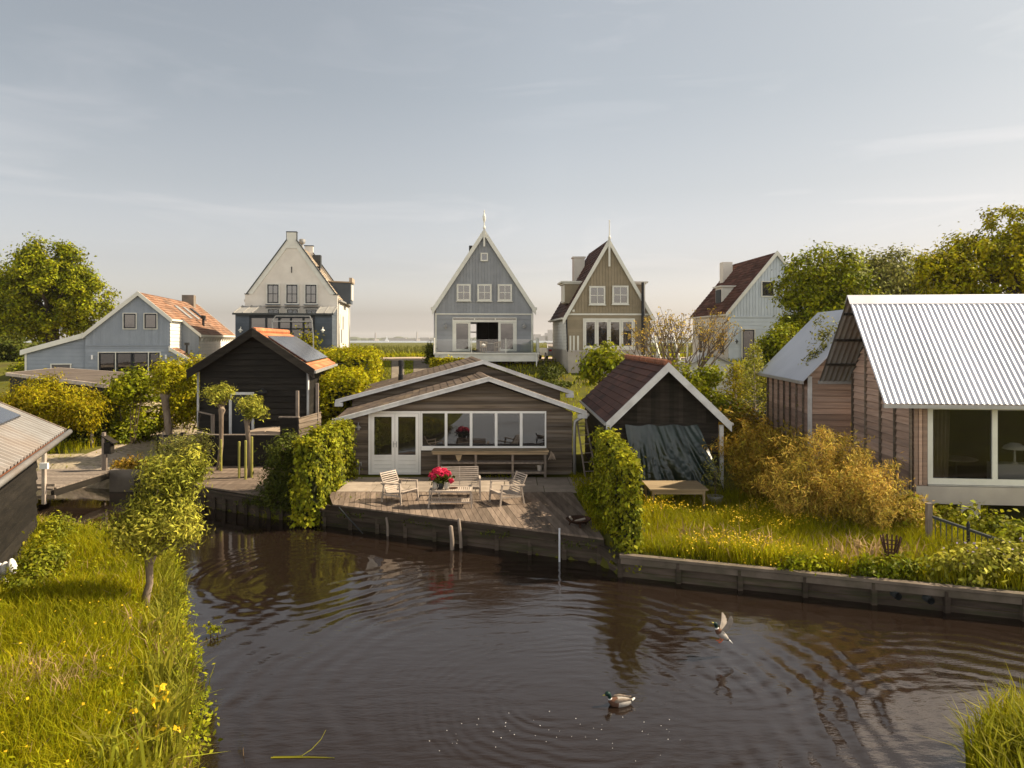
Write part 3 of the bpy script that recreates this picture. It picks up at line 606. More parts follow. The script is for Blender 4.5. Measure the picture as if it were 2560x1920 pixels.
def slope_rows(mb, eave, ridge, y0, y1, course, tilt):
    """tile courses on a roof slope that runs along y; eave and ridge are (x,z)"""
    e = Vector((eave[0], 0, eave[1])); r = Vector((ridge[0], 0, ridge[1])); V = (r - e).normalized(); L_ = (r - e).length
    U = Vector((0, 1, 0)); N_ = U.cross(V)
    if N_.z < 0: N_ = -N_
    n = max(1, int((y1 - y0) / 0.9))
    for i in range(n):
        a = y0 + (y1 - y0) * i / n; b = y0 + (y1 - y0) * (i + 1) / n
        mb.rows(Vector((e.x, 0, e.z)), U, V, N_, [(a, 0), (b, 0), (b, L_), (a, L_)], course, tilt)
def pipe(parent, pts, r=0.045, m='zinc', name='drainpipe', fn=None):
    mb = MB(fn); mb.tube(pts, r, 8); return mb.build(name, M[m], parent, smooth=True)
def wall_lamp(parent, x, y, z, m='zinc', s=1.0, fn=None):
    mb = MB(fn); mb.tube([(x, y, z + .12 * s), (x, y - .12 * s, z + .14 * s), (x, y - .16 * s, z + .06 * s)], .012 * s, 6)
    mb.lathe((x, y - .16 * s, z), [(.10 * s, -.02), (.09 * s, .0), (.03 * s, .06 * s), (.02 * s, .08 * s)], 12); mb.lathe((x, y - .16 * s, z - .09 * s), [(.03 * s, 0), (.045 * s, .04 * s), (.03 * s, .07 * s)], 10)
    return mb.build('wall_lamp', M[m], parent, smooth=True)
def planks(mb, poly, dirv, w, gap, z0, z1, joint=None):
    """floor boards running along dirv, clipped to a convex plan polygon"""
    d = Vector((*dirv, 0)).normalized(); s = Vector((-d.y, d.x, 0))
    pq = [(Vector((*p, 0)).dot(s), Vector((*p, 0)).dot(d)) for p in poly]
    def iv(t):
        xs = []
        for i in range(len(pq)):
            (a, b), (c, e) = pq[i], pq[(i + 1) % len(pq)]
            if (a - t) * (c - t) <= 0 and a != c: xs.append(b + (e - b) * (t - a) / (c - a))
        return (min(xs), max(xs)) if len(xs) > 1 else None
    t = min(p[0] for p in pq); T1 = max(p[0] for p in pq)
    while t < T1 - 1e-4:
        a, b = t + gap / 2, min(t + w - gap / 2, T1 - 1e-4); i0, i1 = iv(a), iv(b)
        if i0 and i1 and b > a:
            cs = [0, 1] if not joint else [0, random.uniform(.25, .75), 1]
            for u0, u1 in zip(cs, cs[1:]):
                e = 0.004 / max(i0[1] - i0[0], .01)
                q = [(a, i0[0] + (i0[1] - i0[0]) * (u0 + e)), (b, i1[0] + (i1[1] - i1[0]) * (u0 + e)), (b, i1[0] + (i1[1] - i1[0]) * (u1 - e)), (a, i0[0] + (i0[1] - i0[0]) * (u1 - e))]
                pp = [s * x + d * y for x, y in q]; dz = random.uniform(-.003, .003)
                mb.prism([(p.x, p.y) for p in reversed(pp)], z0, z1 + dz, 'z')
        t += w

# ---------------------------------------------------------------- the bungalow with the white French doors
def bungalow():
    fn = lambda p: Vector((p.x - 0.12 * (p.y - 24.2), p.y, p.z))
    r = thing('bungalow', 'low weathered-timber bungalow with white French doors facing the water', 'house', (-1.9, 24.2, 0))
    mb = MB(fn); wood = 'weathered_timber'
    hole = [(-4.89, -3.11, 0, 2.15), (-3.11, 1.16, 0.93, 2.15)]
    mb.rows((0, 24.2, 0), (1, 0, 0), (0, 0, 1), (0, -1, 0), [(-5.83, 0), (2.05, 0), (2.05, 2.12), (-.83, 3.12), (-5.83, 1.78)], 0.125, 0.016, hole)
    mb.prism([(-5.8, -.1), (2.02, -.1), (2.02, 2.1), (-.83, 3.08), (-5.8, 1.76)], 24.34, 28.45)
    mb.rows((2.05, 24.2, 0), (0, 1, 0), (0, 0, 1), (1, 0, 0), [(0, 0), (4.3, 0), (4.3, 2.1), (0, 2.1)], 0.125, 0.016)
    mb.build('wall', M[wood], r)
    mb = MB(fn)
    mb.rows((0, 28.5, 0), (1, 0, 0), (0, 0, 1), (0, -1, 0), [(-5.9, 0), (2.45, 0), (2.45, 2.5), (-.67, 3.55), (-5.9, 2.2)], 0.125, 0.016)
    mb.prism([(-5.88, -.1), (2.43, -.1), (2.43, 2.48), (-.67, 3.5), (-5.88, 2.16)], 28.56, 35.2)
    mb.build('rear_wall', M[wood], r)
    # two low roofs of mossy felt, one behind the other
    for (L_, A, R_, y0, y1, nm) in (((-6.05, 1.86), (-.83, 3.28), (2.42, 2.14), 23.8, 28.45, 'roof'), ((-6.5, 2.14), (-.67, 3.71), (2.86, 2.48), 28.12, 35.5, 'rear_roof')):
        mb = MB(fn); slab(mb, L_, A, y0, y1, .10); slab(mb, A, R_, y0, y1, .10)
        slope_rows(mb, L_, A, y0 + .02, y1, 0.27, 0.014); slope_rows(mb, R_, A, y0 + .02, y1, 0.27, 0.014)
        mb.prism([(A[0] - .16, A[1] - .015), (A[0], A[1] + .04), (A[0] + .16, A[1] - .015)], y0 + .03, y1)
        rf = mb.build(nm, M['roof_felt'], r)
        mb = MB(fn); yy = y0 - .045
        barge(mb, (L_[0] - .03, L_[1] + .03), (A[0], A[1] + .035), yy, y0 - .002, .125); barge(mb, (A[0], A[1] + .035), (R_[0] + .03, R_[1] + .03), yy, y0 - .002, .125)
        barge(mb, (L_[0] - .03, L_[1] + .06), (A[0], A[1] + .065), yy - .02, y0 + .05, .05); barge(mb, (A[0], A[1] + .065), (R_[0] + .03, R_[1] + .06), yy - .02, y0 + .05, .05)
        mb.box(L_[0] - .05, L_[0] + .27, yy - .01, y0 + .16, L_[1] - .20, L_[1] - .05); mb.box(R_[0] - .24, R_[0] + .05, yy - .01, y0 + .16, R_[1] - .19, R_[1] - .05)
        mb.build('bargeboard', M['worn_white_paint'], rf)
    mb = MB(fn); mb.lathe((-4.05, 31.2, 2.8), [(.11, 0), (.11, .25), (.085, .27), (.085, .62), (.115, .64), (.115, .86), (.07, .88)], 14); mb.build('flue', M['black_metal'], r, smooth=False)
    # French doors
    fr = MB(fn); y = 24.2
    fr.box(-4.89, -4.81, y - .05, y + .1, 0, 2.15); fr.box(-3.17, -3.11, y - .05, y + .1, 0, 2.15); fr.box(-4.81, -3.17, y - .05, y + .1, 2.07, 2.15); fr.box(-4.81, -3.17, y - .05, y + .1, 0, .04)
    d = fr.build('french_doors', M['door_paint'], r)
    for k, (a, b) in enumerate(((-4.80, -3.995), (-3.985, -3.18))):
        lb = MB(fn); w = .105; y0, y1 = y - .03, y + .02
        lb.box(a, a + w, y0, y1, .05, 2.06); lb.box(b - w, b, y0, y1, .05, 2.06); lb.box(a + w, b - w, y0, y1, 1.96, 2.06); lb.box(a + w, b - w, y0, y1, .60, .66)
        for q in range(4): lb.box(a + w, b - w, y0 + .012 - .002 * (q % 2), y1 - .005, .05 + q * .1375, .05 + (q + 1) * .1375 - .008)
        leaf = lb.build('door', M['door_paint'], d)
        pb = MB(fn); pb.box(a + w * .8, b - w * .8, y - .002, y + .008, .64, 1.98); pb.build('pane', M['pane_dark'], leaf)
        hb = MB(fn); hx = b - .05 if k == 0 else a + .05
        hb.box(hx - .012, hx + .012, y - .045, y - .031, .92, 1.12)
        if k: hb.bar((hx, y - .06, 1.04), (hx - .1, y - .06, 1.04), .018, .018)
        hb.build('handle', M['zinc'], leaf)
    # the strip of five panes
    fb = MB(fn); n = 5; u0, u1 = -3.10, 1.16; w = (u1 - u0) / n
    fb.box(u0, u1, y - .05, y + .09, 2.08, 2.15); fb.box(u0, u1, y - .06, y + .09, .90, .96); fb.box(u0, -2.66, y - .055, y + .05, .82, .898)
    for i in range(n + 1): c = u0 + w * i; fb.box(max(u0, c - .045), min(u1, c + .045), y - .045, y + .085, .962, 2.078)
    f = fb.build('window_strip', M['door_paint'], r)
    for i in range(n): pb = MB(fn); pb.box(u0 + w * i + .03, u0 + w * (i + 1) - .03, y + .01, y + .02, .95, 2.1); pb.build('pane', M['pane_dark'], f)
    wall_lamp(r, -5.22, 24.17, 1.62, 'zinc', 1.1, fn)
    mb = MB(fn); mb.tube([(-5.2, 24.16, 0), (-5.2, 24.16, .38)], .014, 6); mb.tube([(-5.27, 24.13, .4), (-5.13, 24.13, .4)], .02, 6); mb.box(-5.28, -5.25, 24.1, 24.15, .3, .42); mb.box(-5.15, -5.12, 24.1, 24.15, .3, .42); mb.build('garden_tap', M['zinc'], r)
    pipe(r, [(2.46, 24.0, 2.0), (2.30, 24.02, 1.93), (2.12, 24.04, 1.82), (2.10, 24.05, 1.6), (2.10, 24.05, 0)], .055, 'zinc', fn=fn)
    mb = MB(fn); mb.tube([(2.50, 23.85, 2.06), (2.50, 28.2, 2.06)], .06, 8); mb.build('gutter', M['zinc'], r)
bungalow()

def workbench():
    r = thing('workbench', 'long wooden workbench below the five window panes', 'workbench', (-.7, 23.6, 0))
    x0, x1, y0, y1 = -2.66, 1.22, 23.36, 23.98
    mb = MB(); 
    for i in range(3): mb.box(x0 + random.uniform(0, .03), x1 - random.uniform(0, .05), y0 + .207 * i, y0 + .207 * i + .2, .87, .915)
    mb.box(x0 + .04, x1 - .04, y0 + .03, y0 + .06, .80, .868)
    mb.build('tabletop', M['yellow_timber'], r)
    for x in (-2.42, -1.2, .02, 1.1):
        for y in (y0 + .1, y1 - .1): mb = MB(); mb.box(x - .035, x + .035, y - .035, y + .035, 0.0, .868); mb.build('leg', M['silver_timber'], r)
    for z in (.52, .2):
        mb = MB(); mb.box(-2.38, 1.06, y0 + .14, y1 - .14, z - .02, z + .012); mb.box(-2.38, 1.06, y0 + .066, y0 + .095, z - .035, z + .015); mb.build('shelf', M['silver_timber'], r)
    # things on and under it
    q = thing('bucket', 'pale pot with pink flowers on the lower bench shelf', 'pot', (.92, y0 + .3, .212))
    mb = MB(); mb.lathe((.92, y0 + .3, .212), [(.07, 0), (.09, .2), (.08, .2), (.06, .03)], 12); mb.build('pot', M['pale_concrete'], q)
    a = RNG.normal(0, .05, (60, 3)) + np.array([.92, y0 + .28, .46]); leaves('blossoms', a, np.tile([0, -.4, 1.], (60, 1)), .05, .035, M['blossom'], q)
    mb = MB()
    for i in range(7): a = i * .45 - 1.3; mb.tube([(1.28, 23.45, .90), (1.33 + .05 * math.sin(a), 23.42 + .03 * math.cos(a), .80), (1.31 + .13 * math.sin(a), 23.40, .62)], [.012, .02, .008], 5)
    o = mb.build('rag', M['curtain']); tag(o, 'grey rag hanging from the right end of the workbench', 'rag'); seat_origin(o)
    mb = MB(); mb.prism([(-1.86, .79), (-1.64, .80), (-1.70, .62), (-1.76, .57), (-1.82, .66)], 23.325, 23.34); o = mb.build('cloth', M['yellow_timber']); tag(o, 'small patterned cloth hung from the front of the workbench', 'cloth'); seat_origin(o)
workbench()
px, py = scatter(40, -.9, .1, 23.45, 24.0); blades('weeds', px, py, .22, .03, M['grass'], .5)

# ---------------------------------------------------------------- terrace
tb = MB(); rows_ = [(23.66, 22.42), (22.38, 21.42)]
for (b, a) in rows_:
    x = -5.3 + random.uniform(-.2, 0)
    while x < (2.0 if b > 23 else 1.75):
        w = 1.05; t = random.uniform(-.004, .004)
        tb.box(x + .012, x + w - .012, a, b, -.08, .0 + t); x += w
tag(tb.build('paving', M['paving']), kind='structure')
dk = MB(); DECK = [(-5.45, 21.38), (1.82, 21.38), (2.12, 16.42), (-5.15, 19.86)]
planks(dk, DECK, (.19, -1), .148, .009, -.045, .0)
o = dk.build('timber_deck', M['deck_timber']); tag(o, 'grey plank terrace deck along the water in front of the bungalow', 'deck')
mb = MB(); mb.bar((-5.2, 19.90, -.115), (2.14, 16.46, -.115), .05, .15); o = mb.build('deck_edge', M['quay_timber'], o)

def quay(name, label, pts, zt, cap, post=1.3, sheetoff=.0, capw=.24):
    r = thing(name, label, 'quay wall', (pts[0][0], pts[0][1], WATER))
    sh = MB(); pb = MB(); cp = MB()
    for (a, b) in zip(pts, pts[1:]):
        a = Vector((*a, 0)); b = Vector((*b, 0)); t = (b - a).normalized(); nrm = Vector((t.y, -t.x, 0)); L_ = (b - a).length
        if nrm.y > 0: nrm = -nrm
        n = max(1, round(L_ / post))
        for i in range(n):
            p, q = a + t * (L_ * i / n), a + t * (L_ * (i + 1) / n)
            z = zt
            while z > -1.0: h = .165; sh.add([(*(p.xy), z - h + .006), (*(q.xy), z - h + .006), (*(q.xy), z), (*(p.xy), z)], [(0, 1, 2, 3)]); z -= h
            c = p + nrm * .045; k = random.uniform(-.02, .02)
            pb.box(c.x - .05, c.x + .05, c.y - .045, c.y + .045, -1.1, zt - .02 + k)
        cp.bar(a + Vector((0, 0, zt + .03)) + nrm * .03, b + Vector((0, 0, zt + .03)) + nrm * .03, capw, .06); cp.bar(a + Vector((0, 0, zt - .08)) + nrm * .06, b + Vector((0, 0, zt - .08)) + nrm * .06, .05, .13)
    sh.build('sheeting', M['quay_timber'], r); pb.build('posts', M['quay_timber'], r); cp.build('cap_rail', M[cap], r); return r
quay('quay_wall', 'dark timber quay wall carrying the bungalow deck', [(-5.9, 20.42), (-5.25, 20.0), (2.08, 16.6), (2.42, 15.75)], -.24, 'quay_timber', .95, capw=.16)
quay('quay_wall', 'grey timber quay wall with a pale cap below the wild flower garden', [(2.4, 15.72), (9.56, 13.28), (22, 9.0)], -.2, 'quay_cap', 1.35, capw=.17)
quay('quay_wall', 'dark curved quay wall below the deck of the black shed', [(-12.9, 24.45), (-10.6, 23.2), (-10.05, 22.48), (-7.1, 20.85), (-5.9, 20.42)], -.14, 'quay_timber', .5, capw=.14)
for px_, z in ((8.05, -.42), (7.52, -.40)):
    y = 13.28 + (9.56 - px_) * .341 - .02; mb = MB(); mb.tube([(px_, y + .1, z), (px_ - .02, y - .17, z)], .07, 12, cap=False); mb.tube([(px_ - .02, y - .168, z), (px_ + .0, y + .1, z)], .055, 12, cap=False)
    o = mb.build('drain_outlet', M['grey_metal']); tag(o, 'round drain pipe poking out of the grey quay, ' + ('the one nearer the corner' if px_ < 7.8 else 'the one farther from the corner'), 'pipe', 'drain pipes in the quay'); seat_origin(o)
# mooring posts, a steel pole and a leaning pipe
for (sx0, sx1, y, zt, r_, lab) in ((966, 970, 18.95, -.15, .035, 'short grey mooring stick, leftmost of the three standing in the water'), (1127, 1131, 17.72, -.05, .055, 'thick rounded mooring post in the water, middle one of the three'), (1147, 1154, 17.88, .09, .042, 'tall brown leaning mooring post, rightmost of the three')):
    mb = MB(); mb.tube([(X(sx1, y), y, -1.2), (X((sx0 + sx1) / 2, y) + .01, y, -.4), (X(sx0, y), y, zt - .02), (X(sx0, y), y, zt)], [r_, r_, r_ * .9, r_ * .5], 9)
    o = mb.build('mooring_post', M['silver_timber'], smooth=True); tag(o, lab, 'mooring post', 'mooring posts by the deck'); seat_origin(o)
mb = MB(); mb.tube([(1.12, 16.75, -1.2), (1.12, 16.75, .14)], .022, 8); o = mb.build('steel_pole', M['galvanised']); tag(o, 'thin pale metal pole upright against the deck edge', 'pole'); seat_origin(o)
mb = MB(); mb.tube([(X(845, 19.5), 19.62, -.05), (X(905, 18.9), 19.0, -.6)], .016, 6); o = mb.build('metal_pipe', M['grey_metal']); tag(o, 'thin metal pipe leaning from the quay into the water', 'pipe'); seat_origin(o)

# ---------------------------------------------------------------- garden seats, table and flowers
def seat_set(name, label, cat, w, loc, rz, group=None):
    """slatted lounge chair: local +x is forward, y is width"""
    r = thing(name, label, cat, loc, rz, group, local=True); hw = w / 2; m = M['pale_timber']
    for s in (-1, 1):
        y = s * hw
        mb = MB(); mb.bar((.36, y, 0), (.30, y, .585), .038, .045, (1, 0, 0)); mb.build('leg', m, r)
        mb = MB(); mb.bar((-.38, y, 0), (-.29, y, .50), .038, .045, (1, 0, 0)); mb.build('leg', m, r)
        mb = MB(); mb.bar((.33, y, .575), (-.40, y, .52), .055, .03); mb.bar((-.3, y, .47), (-.40, y, .535), .036, .03); mb.build('armrest', m, r)
        mb = MB(); mb.bar((.335, y, .235), (-.33, y, .215), .026, .045); mb.build('rail', m, r)
    mb = MB(); n = 11
    for i in range(n):
        t = i / (n - 1); x = .36 - .62 * t; z = .355 - .085 * t - .03 * math.sin(t * math.pi); mb.box(x - .022, x + .022, -hw + .03, hw - .03, z - .009, z + .009)
    for s in (-1, 1): mb.bar((.36, s * (hw - .05), .335), (-.27, s * (hw - .05), .24), .025, .04)
    mb.bar((.30, -hw, .30), (.30, hw, .30), .03, .05)
    mb.build('seat', m, r)
    mb = MB(); n = 10
    st = (-hw + .045, hw - .045) if w < .9 else (-hw + .045, 0, hw - .045)
    for s in st: mb.bar((-.235, s, .24), (-.50, s, .80), .03, .022, (1, 0, 0))
    for i in range(n):
        t = (i + .6) / n; x = -.222 - .265 * t; z = .26 + .545 * t; mb.bar((x, -hw + .03, z), (x, hw - .03, z), .014, .032, (-.43, 0, .9))
    mb.build('backrest', m, r)
    return r
c0 = seat_set('lounge_chair', 'slatted wooden armchair on the deck beside the table end with pink flowers', 'garden chair', .70, (-3.17, 20.15, .002), R(-34), 'slatted chairs on the deck')
dup(c0, (-.16, 19.98, .002), R(207), 'slatted wooden armchair on the deck nearer the fire bowl, turned toward the table', 'slatted chairs on the deck')
seat_set('garden_bench', 'slatted wooden two-seat bench behind the low deck table', 'bench', 1.18, (-1.53, 20.72, .002), R(-86))
def low_table():
    r = thing('low_table', 'low slatted wooden table on the deck carrying pink flowers', 'table', (-1.69, 19.6, 0)); x0, x1, y0, y1 = -2.27, -1.10, 19.30, 19.88; m = M['pale_timber']
    mb = MB(); n = 20
    for i in range(n): x = x0 + .05 + (x1 - x0 - .1) * i / (n - 1); mb.box(x - .018, x + .018, y0 + .035, y1 - .035, .452, .47)
    mb.box(x0, x1, y0, y0 + .034, .43, .473); mb.box(x0, x1, y1 - .034, y1, .43, .473); mb.box(x0, x0 + .03, y0 + .036, y1 - .036, .432, .471); mb.box(x1 - .03, x1, y0 + .036, y1 - .036, .432, .471)
    mb.build('tabletop', m, r)
    for x in (x0 + .03, x1 - .03):
        for y in (y0 + .02, y1 - .02): mb = MB(); sx = .03 if x > -1.7 else -.03; mb.bar((x + sx, y, .002), (x, y, .44), .036, .036); mb.build('leg', m, r)
    mb = MB(); n = 20
    for i in range(n): x = x0 + .1 + (x1 - x0 - .2) * i / (n - 1); mb.box(x - .015, x + .015, y0 + .08, y1 - .08, .15, .163)
    mb.box(x0 + .01, x1 - .01, y0 + .05, y0 + .079, .14, .17); mb.box(x0 + .01, x1 - .01, y1 - .079, y1 - .05, .14, .17); mb.build('shelf', m, r)
low_table()
def flower_pot():
    c = Vector((-1.98, 19.62, .474)); r = thing('potted_flowers', 'pot of big bright pink hydrangea heads on the low table', 'flowers', tuple(c))
    mb = MB(); mb.lathe(c, [(.075, 0), (.10, .06), (.115, .2), (.105, .2), (.09, .05)], 14); mb.build('pot', M['grey_metal'], r, smooth=True)
    P = np.concatenate([RNG.normal(0, 1, (300, 3)) * [.13, .11, .06] + [c.x + .0, c.y, .77]]); leaves('foliage', P, RNG.normal(0, 1, (300, 3)) + [0, -.5, .8], .10, .06, M['leaf_dark'], r, .6)
    for (dx, dy, z, s) in ((-.20, -.05, .86, .10), (-.06, .0, .97, .11), (.09, .03, .95, .10), (.20, -.02, .88, .095), (-.13, .08, .93, .09), (.02, -.09, .90, .10), (.30, -.08, .70, .06), (-.18, -.10, .80, .075)):
        n = int(2600 * s); u = unit(RNG.normal(0, 1, (n, 3))); leaves('flower_head', u * s * np.array([1, 1, .8]) + [c.x + dx, c.y + dy, z], u, .045, .04, M['pink_petal'], r, 0, .35)
flower_pot()
mb = MB(); c = (-1.62, 19.66, .474); mb.lathe(c, [(.09, 0), (.12, .012), (.115, .016), (.08, .006)], 16); o = mb.build('tray', M['rust']); tag(o, 'small round tray on the low table beside the flowers', 'tray'); seat_origin(o)
def jug(x, y, lab):
    mb = MB(); mb.lathe((x, y, .474), [(.05, 0), (.065, .05), (.06, .12), (.045, .17), (.055, .2), (.048, .2), (.04, .16), (.05, .04)], 14); mb.tube([(x + .05, y, .64), (x + .1, y, .6), (x + .095, y, .54), (x + .06, y, .52)], .011, 6)
    o = mb.build('jug', M['pale_concrete'], smooth=True); tag(o, lab, 'jug'); seat_origin(o)
jug(-1.80, 19.50, 'pale jug with a handle right of the pink flower pot'); jug(-2.12, 19.50, 'pale jug with a handle left of the pink flower pot')
def fire_bowl():
    c = (1.64, 17.5, .002); r = thing('fire_bowl', 'low round rusty fire bowl on three feet on the deck', 'fire bowl', c)
    mb = MB(); mb.lathe(c, [(.10, .07), (.24, .10), (.30, .17), (.315, .17), (.315, .185), (.285, .185), (.22, .125), (.02, .11)], 26); mb.build('bowl', M['rust'], r, smooth=True)
    for a in (.6, 2.7, 4.8): mb = MB(); mb.bar((c[0] + .24 * math.cos(a), c[1] + .24 * math.sin(a), 0), (c[0] + .2 * math.cos(a), c[1] + .2 * math.sin(a), .11), .03, .03); mb.build('foot', M['rust'], r)
    mb = MB(); mb.tube([(1.48, 17.52, .15), (1.42, 17.45, .24)], .03, 7); mb.tube([(1.55, 17.40, .14), (1.80, 17.56, .16)], .03, 7); o = mb.build('firewood', M['pale_timber']); tag(o, 'two pieces of pale firewood lying in the fire bowl', 'firewood'); seat_origin(o)
fire_bowl()
def ladder():
    r = thing('ladder', 'grey wooden ladder leaning on the right end of the bungalow', 'ladder', (2.5, 24.3, 0)); a, b = Vector((2.62, 23.6, 0)), Vector((2.36, 24.25, 1.9)); s = Vector((.19, .05, 0))
    for k in (-1, 1): mb = MB(); mb.bar(a + s * k, b + s * k * .8, .035, .06); mb.build('rail', M['silver_timber'], r)
    for i in range(6): mb = MB(); p = a.lerp(b, (i + .7) / 6.6); mb.bar(p - s * .9, p + s * .9, .025, .025); mb.build('rung', M['silver_timber'], r)
ladder()

# ---------------------------------------------------------------- the shed with the tarpaulin
def tarp_shed():
    r = thing('garden_shed', 'dark timber shed with red-brown tiled roof and tarp-covered front', 'shed', (4.75, 21.6, -.15))
    xl, xr, ax, y = 2.96, 6.28, 4.66, 21.6; A = (ax, 3.85); Lf = (2.83, 2.1); Rt = (6.50, 2.10)
    mb = MB(); mb.rows((0, y, 0), (1, 0, 0), (0, 0, 1), (0, -1, 0), [(xl, -.2), (xr, -.2), (xr, 2.06), (xl, 2.06)], .15, .02)
    # upright boards in the gable
    k = xl
    while k < xr:
        e = min(k + .14, xr); zz = lambda u: 2.1 + (3.62 - 2.1) * (1 - abs(u - ax) / (1.80 if u < ax else 1.86))
        mb.add([(k + .004, y - .03, 2.05), (e - .004, y - .03, 2.05), (e - .004, y - .03, max(zz(e), 2.06)), (k + .004, y - .03, max(zz(k), 2.06))], [(0, 1, 2, 3)]); k = e
    mb.prism([(xl + .02, -.3), (xr - .02, -.3), (xr - .02, 2.15), (ax, 3.66), (xl + .02, 2.15)], y + .03, 28.7)
    mb.rows((xl, 28.7, 0), (0, -1, 0), (0, 0, 1), (-1, 0, 0), [(0, -.2), (7.1, -.2), (7.1, 2.1), (0, 2.1)], .15, .02)
    mb.build('wall', M['dark_timber'], r)
    mb = MB(); slab(mb, Lf, A, 21.15, 28.9, .09); slab(mb, A, Rt, 21.15, 28.9, .09)
    slope_rows(mb, Lf, A, 21.2, 28.9, .24, .035); slope_rows(mb, Rt, A, 21.2, 28.9, .24, .035); rf = mb.build('roof', M['dark_red_tile'], r)
    mb = MB()
    for i in range(24): q = 21.2 + i * .32; mb.lathe((0, 0, 0), [(0, 0), (0, 0)], 3) if False else mb.tube([(ax, q, 3.87), (ax, q + .35, 3.90 - .0)], [.115, .10], 8)
    mb.build('ridge_tiles', M['ridge_tile'], rf)
    mb = MB(); barge(mb, (Lf[0] - .03, Lf[1] + .02), (A[0], A[1] + .06), 21.08, 21.148, .27); barge(mb, (A[0], A[1] + .06), (Rt[0] + .03, Rt[1] + .02), 21.08, 21.148, .27)
    mb.build('bargeboard', M['worn_white_paint'], rf)
    mb = MB(); mb.bar((Lf[0] - .05, 21.1, Lf[1] - .03), (Lf[0] - .05, 28.9, Lf[1] - .03), .08, .07); mb.bar((Rt[0] + .05, 21.1, Rt[1] - .03), (Rt[0] + .05, 28.9, Rt[1] - .03), .08, .07); mb.build('gutter', M['zinc'], r)
    for x in (2.94, 6.34): mb = MB(); mb.box(x - .055, x + .055, 21.45, 21.56, -.25, 2.0); mb.build('corner_post', M['worn_white_paint'], r)
tarp_shed()
def tarpaulin():
    nx, nz = 90, 56; vs = []; 
    for j in range(nz + 1):
        t = j / nz
        for i in range(nx + 1):
            s = i / nx
            x = (3.42 + .05 * math.sin(s * 9)) * (1 - s) + 5.62 * s
            x = x * (1 - t) + t * ((3.68 - .02) * (1 - s) + 6.28 * s); x += .06 * math.sin(t * 5 + s * 7) * t
            z = 2.02 - .05 * math.sin(s * math.pi * 3) ** 2 - t * (2.13 - .05 * math.sin(s * 21))
            y = 21.53 - t * (.35 + .75 * s) - .03
            fold = mnoise.noise(Vector((s * 9 - t * 3.2 * (s - .2), t * 1.2, 3))) * .16 + mnoise.noise(Vector((s * 22 - t * 6 * (s - .3), t * 2.2, 8))) * .07
            crease = mnoise.noise(Vector((s * 26, t * 24, 1))) * .028 * t + mnoise.noise(Vector((s * 50, t * 44, 5))) * .014 * t
            vs.append((x, y - (fold * (.5 + 1.3 * t) + crease * 1.7) - .02, z))
    fs = [(j * (nx + 1) + i, j * (nx + 1) + i + 1, (j + 1) * (nx + 1) + i + 1, (j + 1) * (nx + 1) + i) for j in range(nz) for i in range(nx)]
    mb = MB(); mb.add(vs, fs, .5); o = mb.build('tarpaulin', M['tarp'], smooth=True); tag(o, 'wrinkled dark green tarpaulin hung over the shed front', 'tarpaulin')
tarpaulin()
def garden_table():
    r = thing('garden_table', 'plain wooden table in the long grass in front of the tarpaulin', 'table', (4.55, 19.75, -.2)); z = .55; m = M['yellow_timber']
    mb = MB()
    for i in range(5): mb.box(3.72, 5.30, 19.15 + i * .24, 19.15 + i * .24 + .236, z - .04, z)
    mb.build('tabletop', m, r)
    mb = MB(); mb.box(3.82, 5.20, 19.22, 19.25, z - .15, z - .042); mb.box(3.82, 5.20, 20.25, 20.28, z - .15, z - .042); mb.box(3.80, 3.83, 19.25, 20.25, z - .15, z - .042); mb.box(5.19, 5.22, 19.25, 20.25, z - .15, z - .042); mb.build('apron', m, r)
    for x in (3.82, 5.20):
        for y in (19.24, 20.26): mb = MB(); mb.tube([(x, y, -.3), (x, y, .2), (x, y, z - .042)], [.03, .035, .045], 8); mb.build('leg', m, r)
garden_table()
def old_chair():
    r = thing('wooden_chair', 'old wooden chair beside the ivy hedge behind the garden table', 'chair', (3.45, 20.3, -.2)); x, y, z = 3.45, 20.3, -.22
    mb = MB(); mb.box(x - .2, x + .2, y - .2, y + .2, z + .43, z + .46); mb.build('seat', M['yellow_timber'], r)
    for a in (-.17, .17):
        for b in (-.17, .17): mb = MB(); mb.bar((x + a, y + b, z), (x + a, y + b, z + (.43 if a > 0 else .9)), .035, .035); mb.build('leg', M['yellow_timber'], r)
    mb = MB(); mb.box(x - .19, x - .165, y - .17, y + .17, z + .74, z + .88); mb.box(x - .185, x - .17, y - .17, y + .17, z + .58, z + .64); mb.build('backrest', M['yellow_timber'], r)
old_chair()
r = thing('planter', 'pale zinc tub with a thin shrub beside the garden table', 'planter', (5.72, 20.0, -.2))
mb = MB(); mb.lathe((5.72, 20.0, -.2), [(.16, 0), (.21, .36), (.225, .36), (.225, .39), (.195, .39), (.15, .3)], 16); mb.build('tub', M['zinc'], r)
P = RNG.normal(0, 1, (420, 3)) * [.17, .15, .30] + [5.68, 20.0, .75]; leaves('foliage', P, RNG.normal(0, 1, (420, 3)), .08, .03, M['leaf_grey'], r, -.3)
mb = MB(); [mb.tube([(5.72, 20, .15), (5.7 + random.uniform(-.2, .15), 20, .9)], [.012, .006], 5) for _ in range(5)]; mb.build('stem', M['twig'], r)

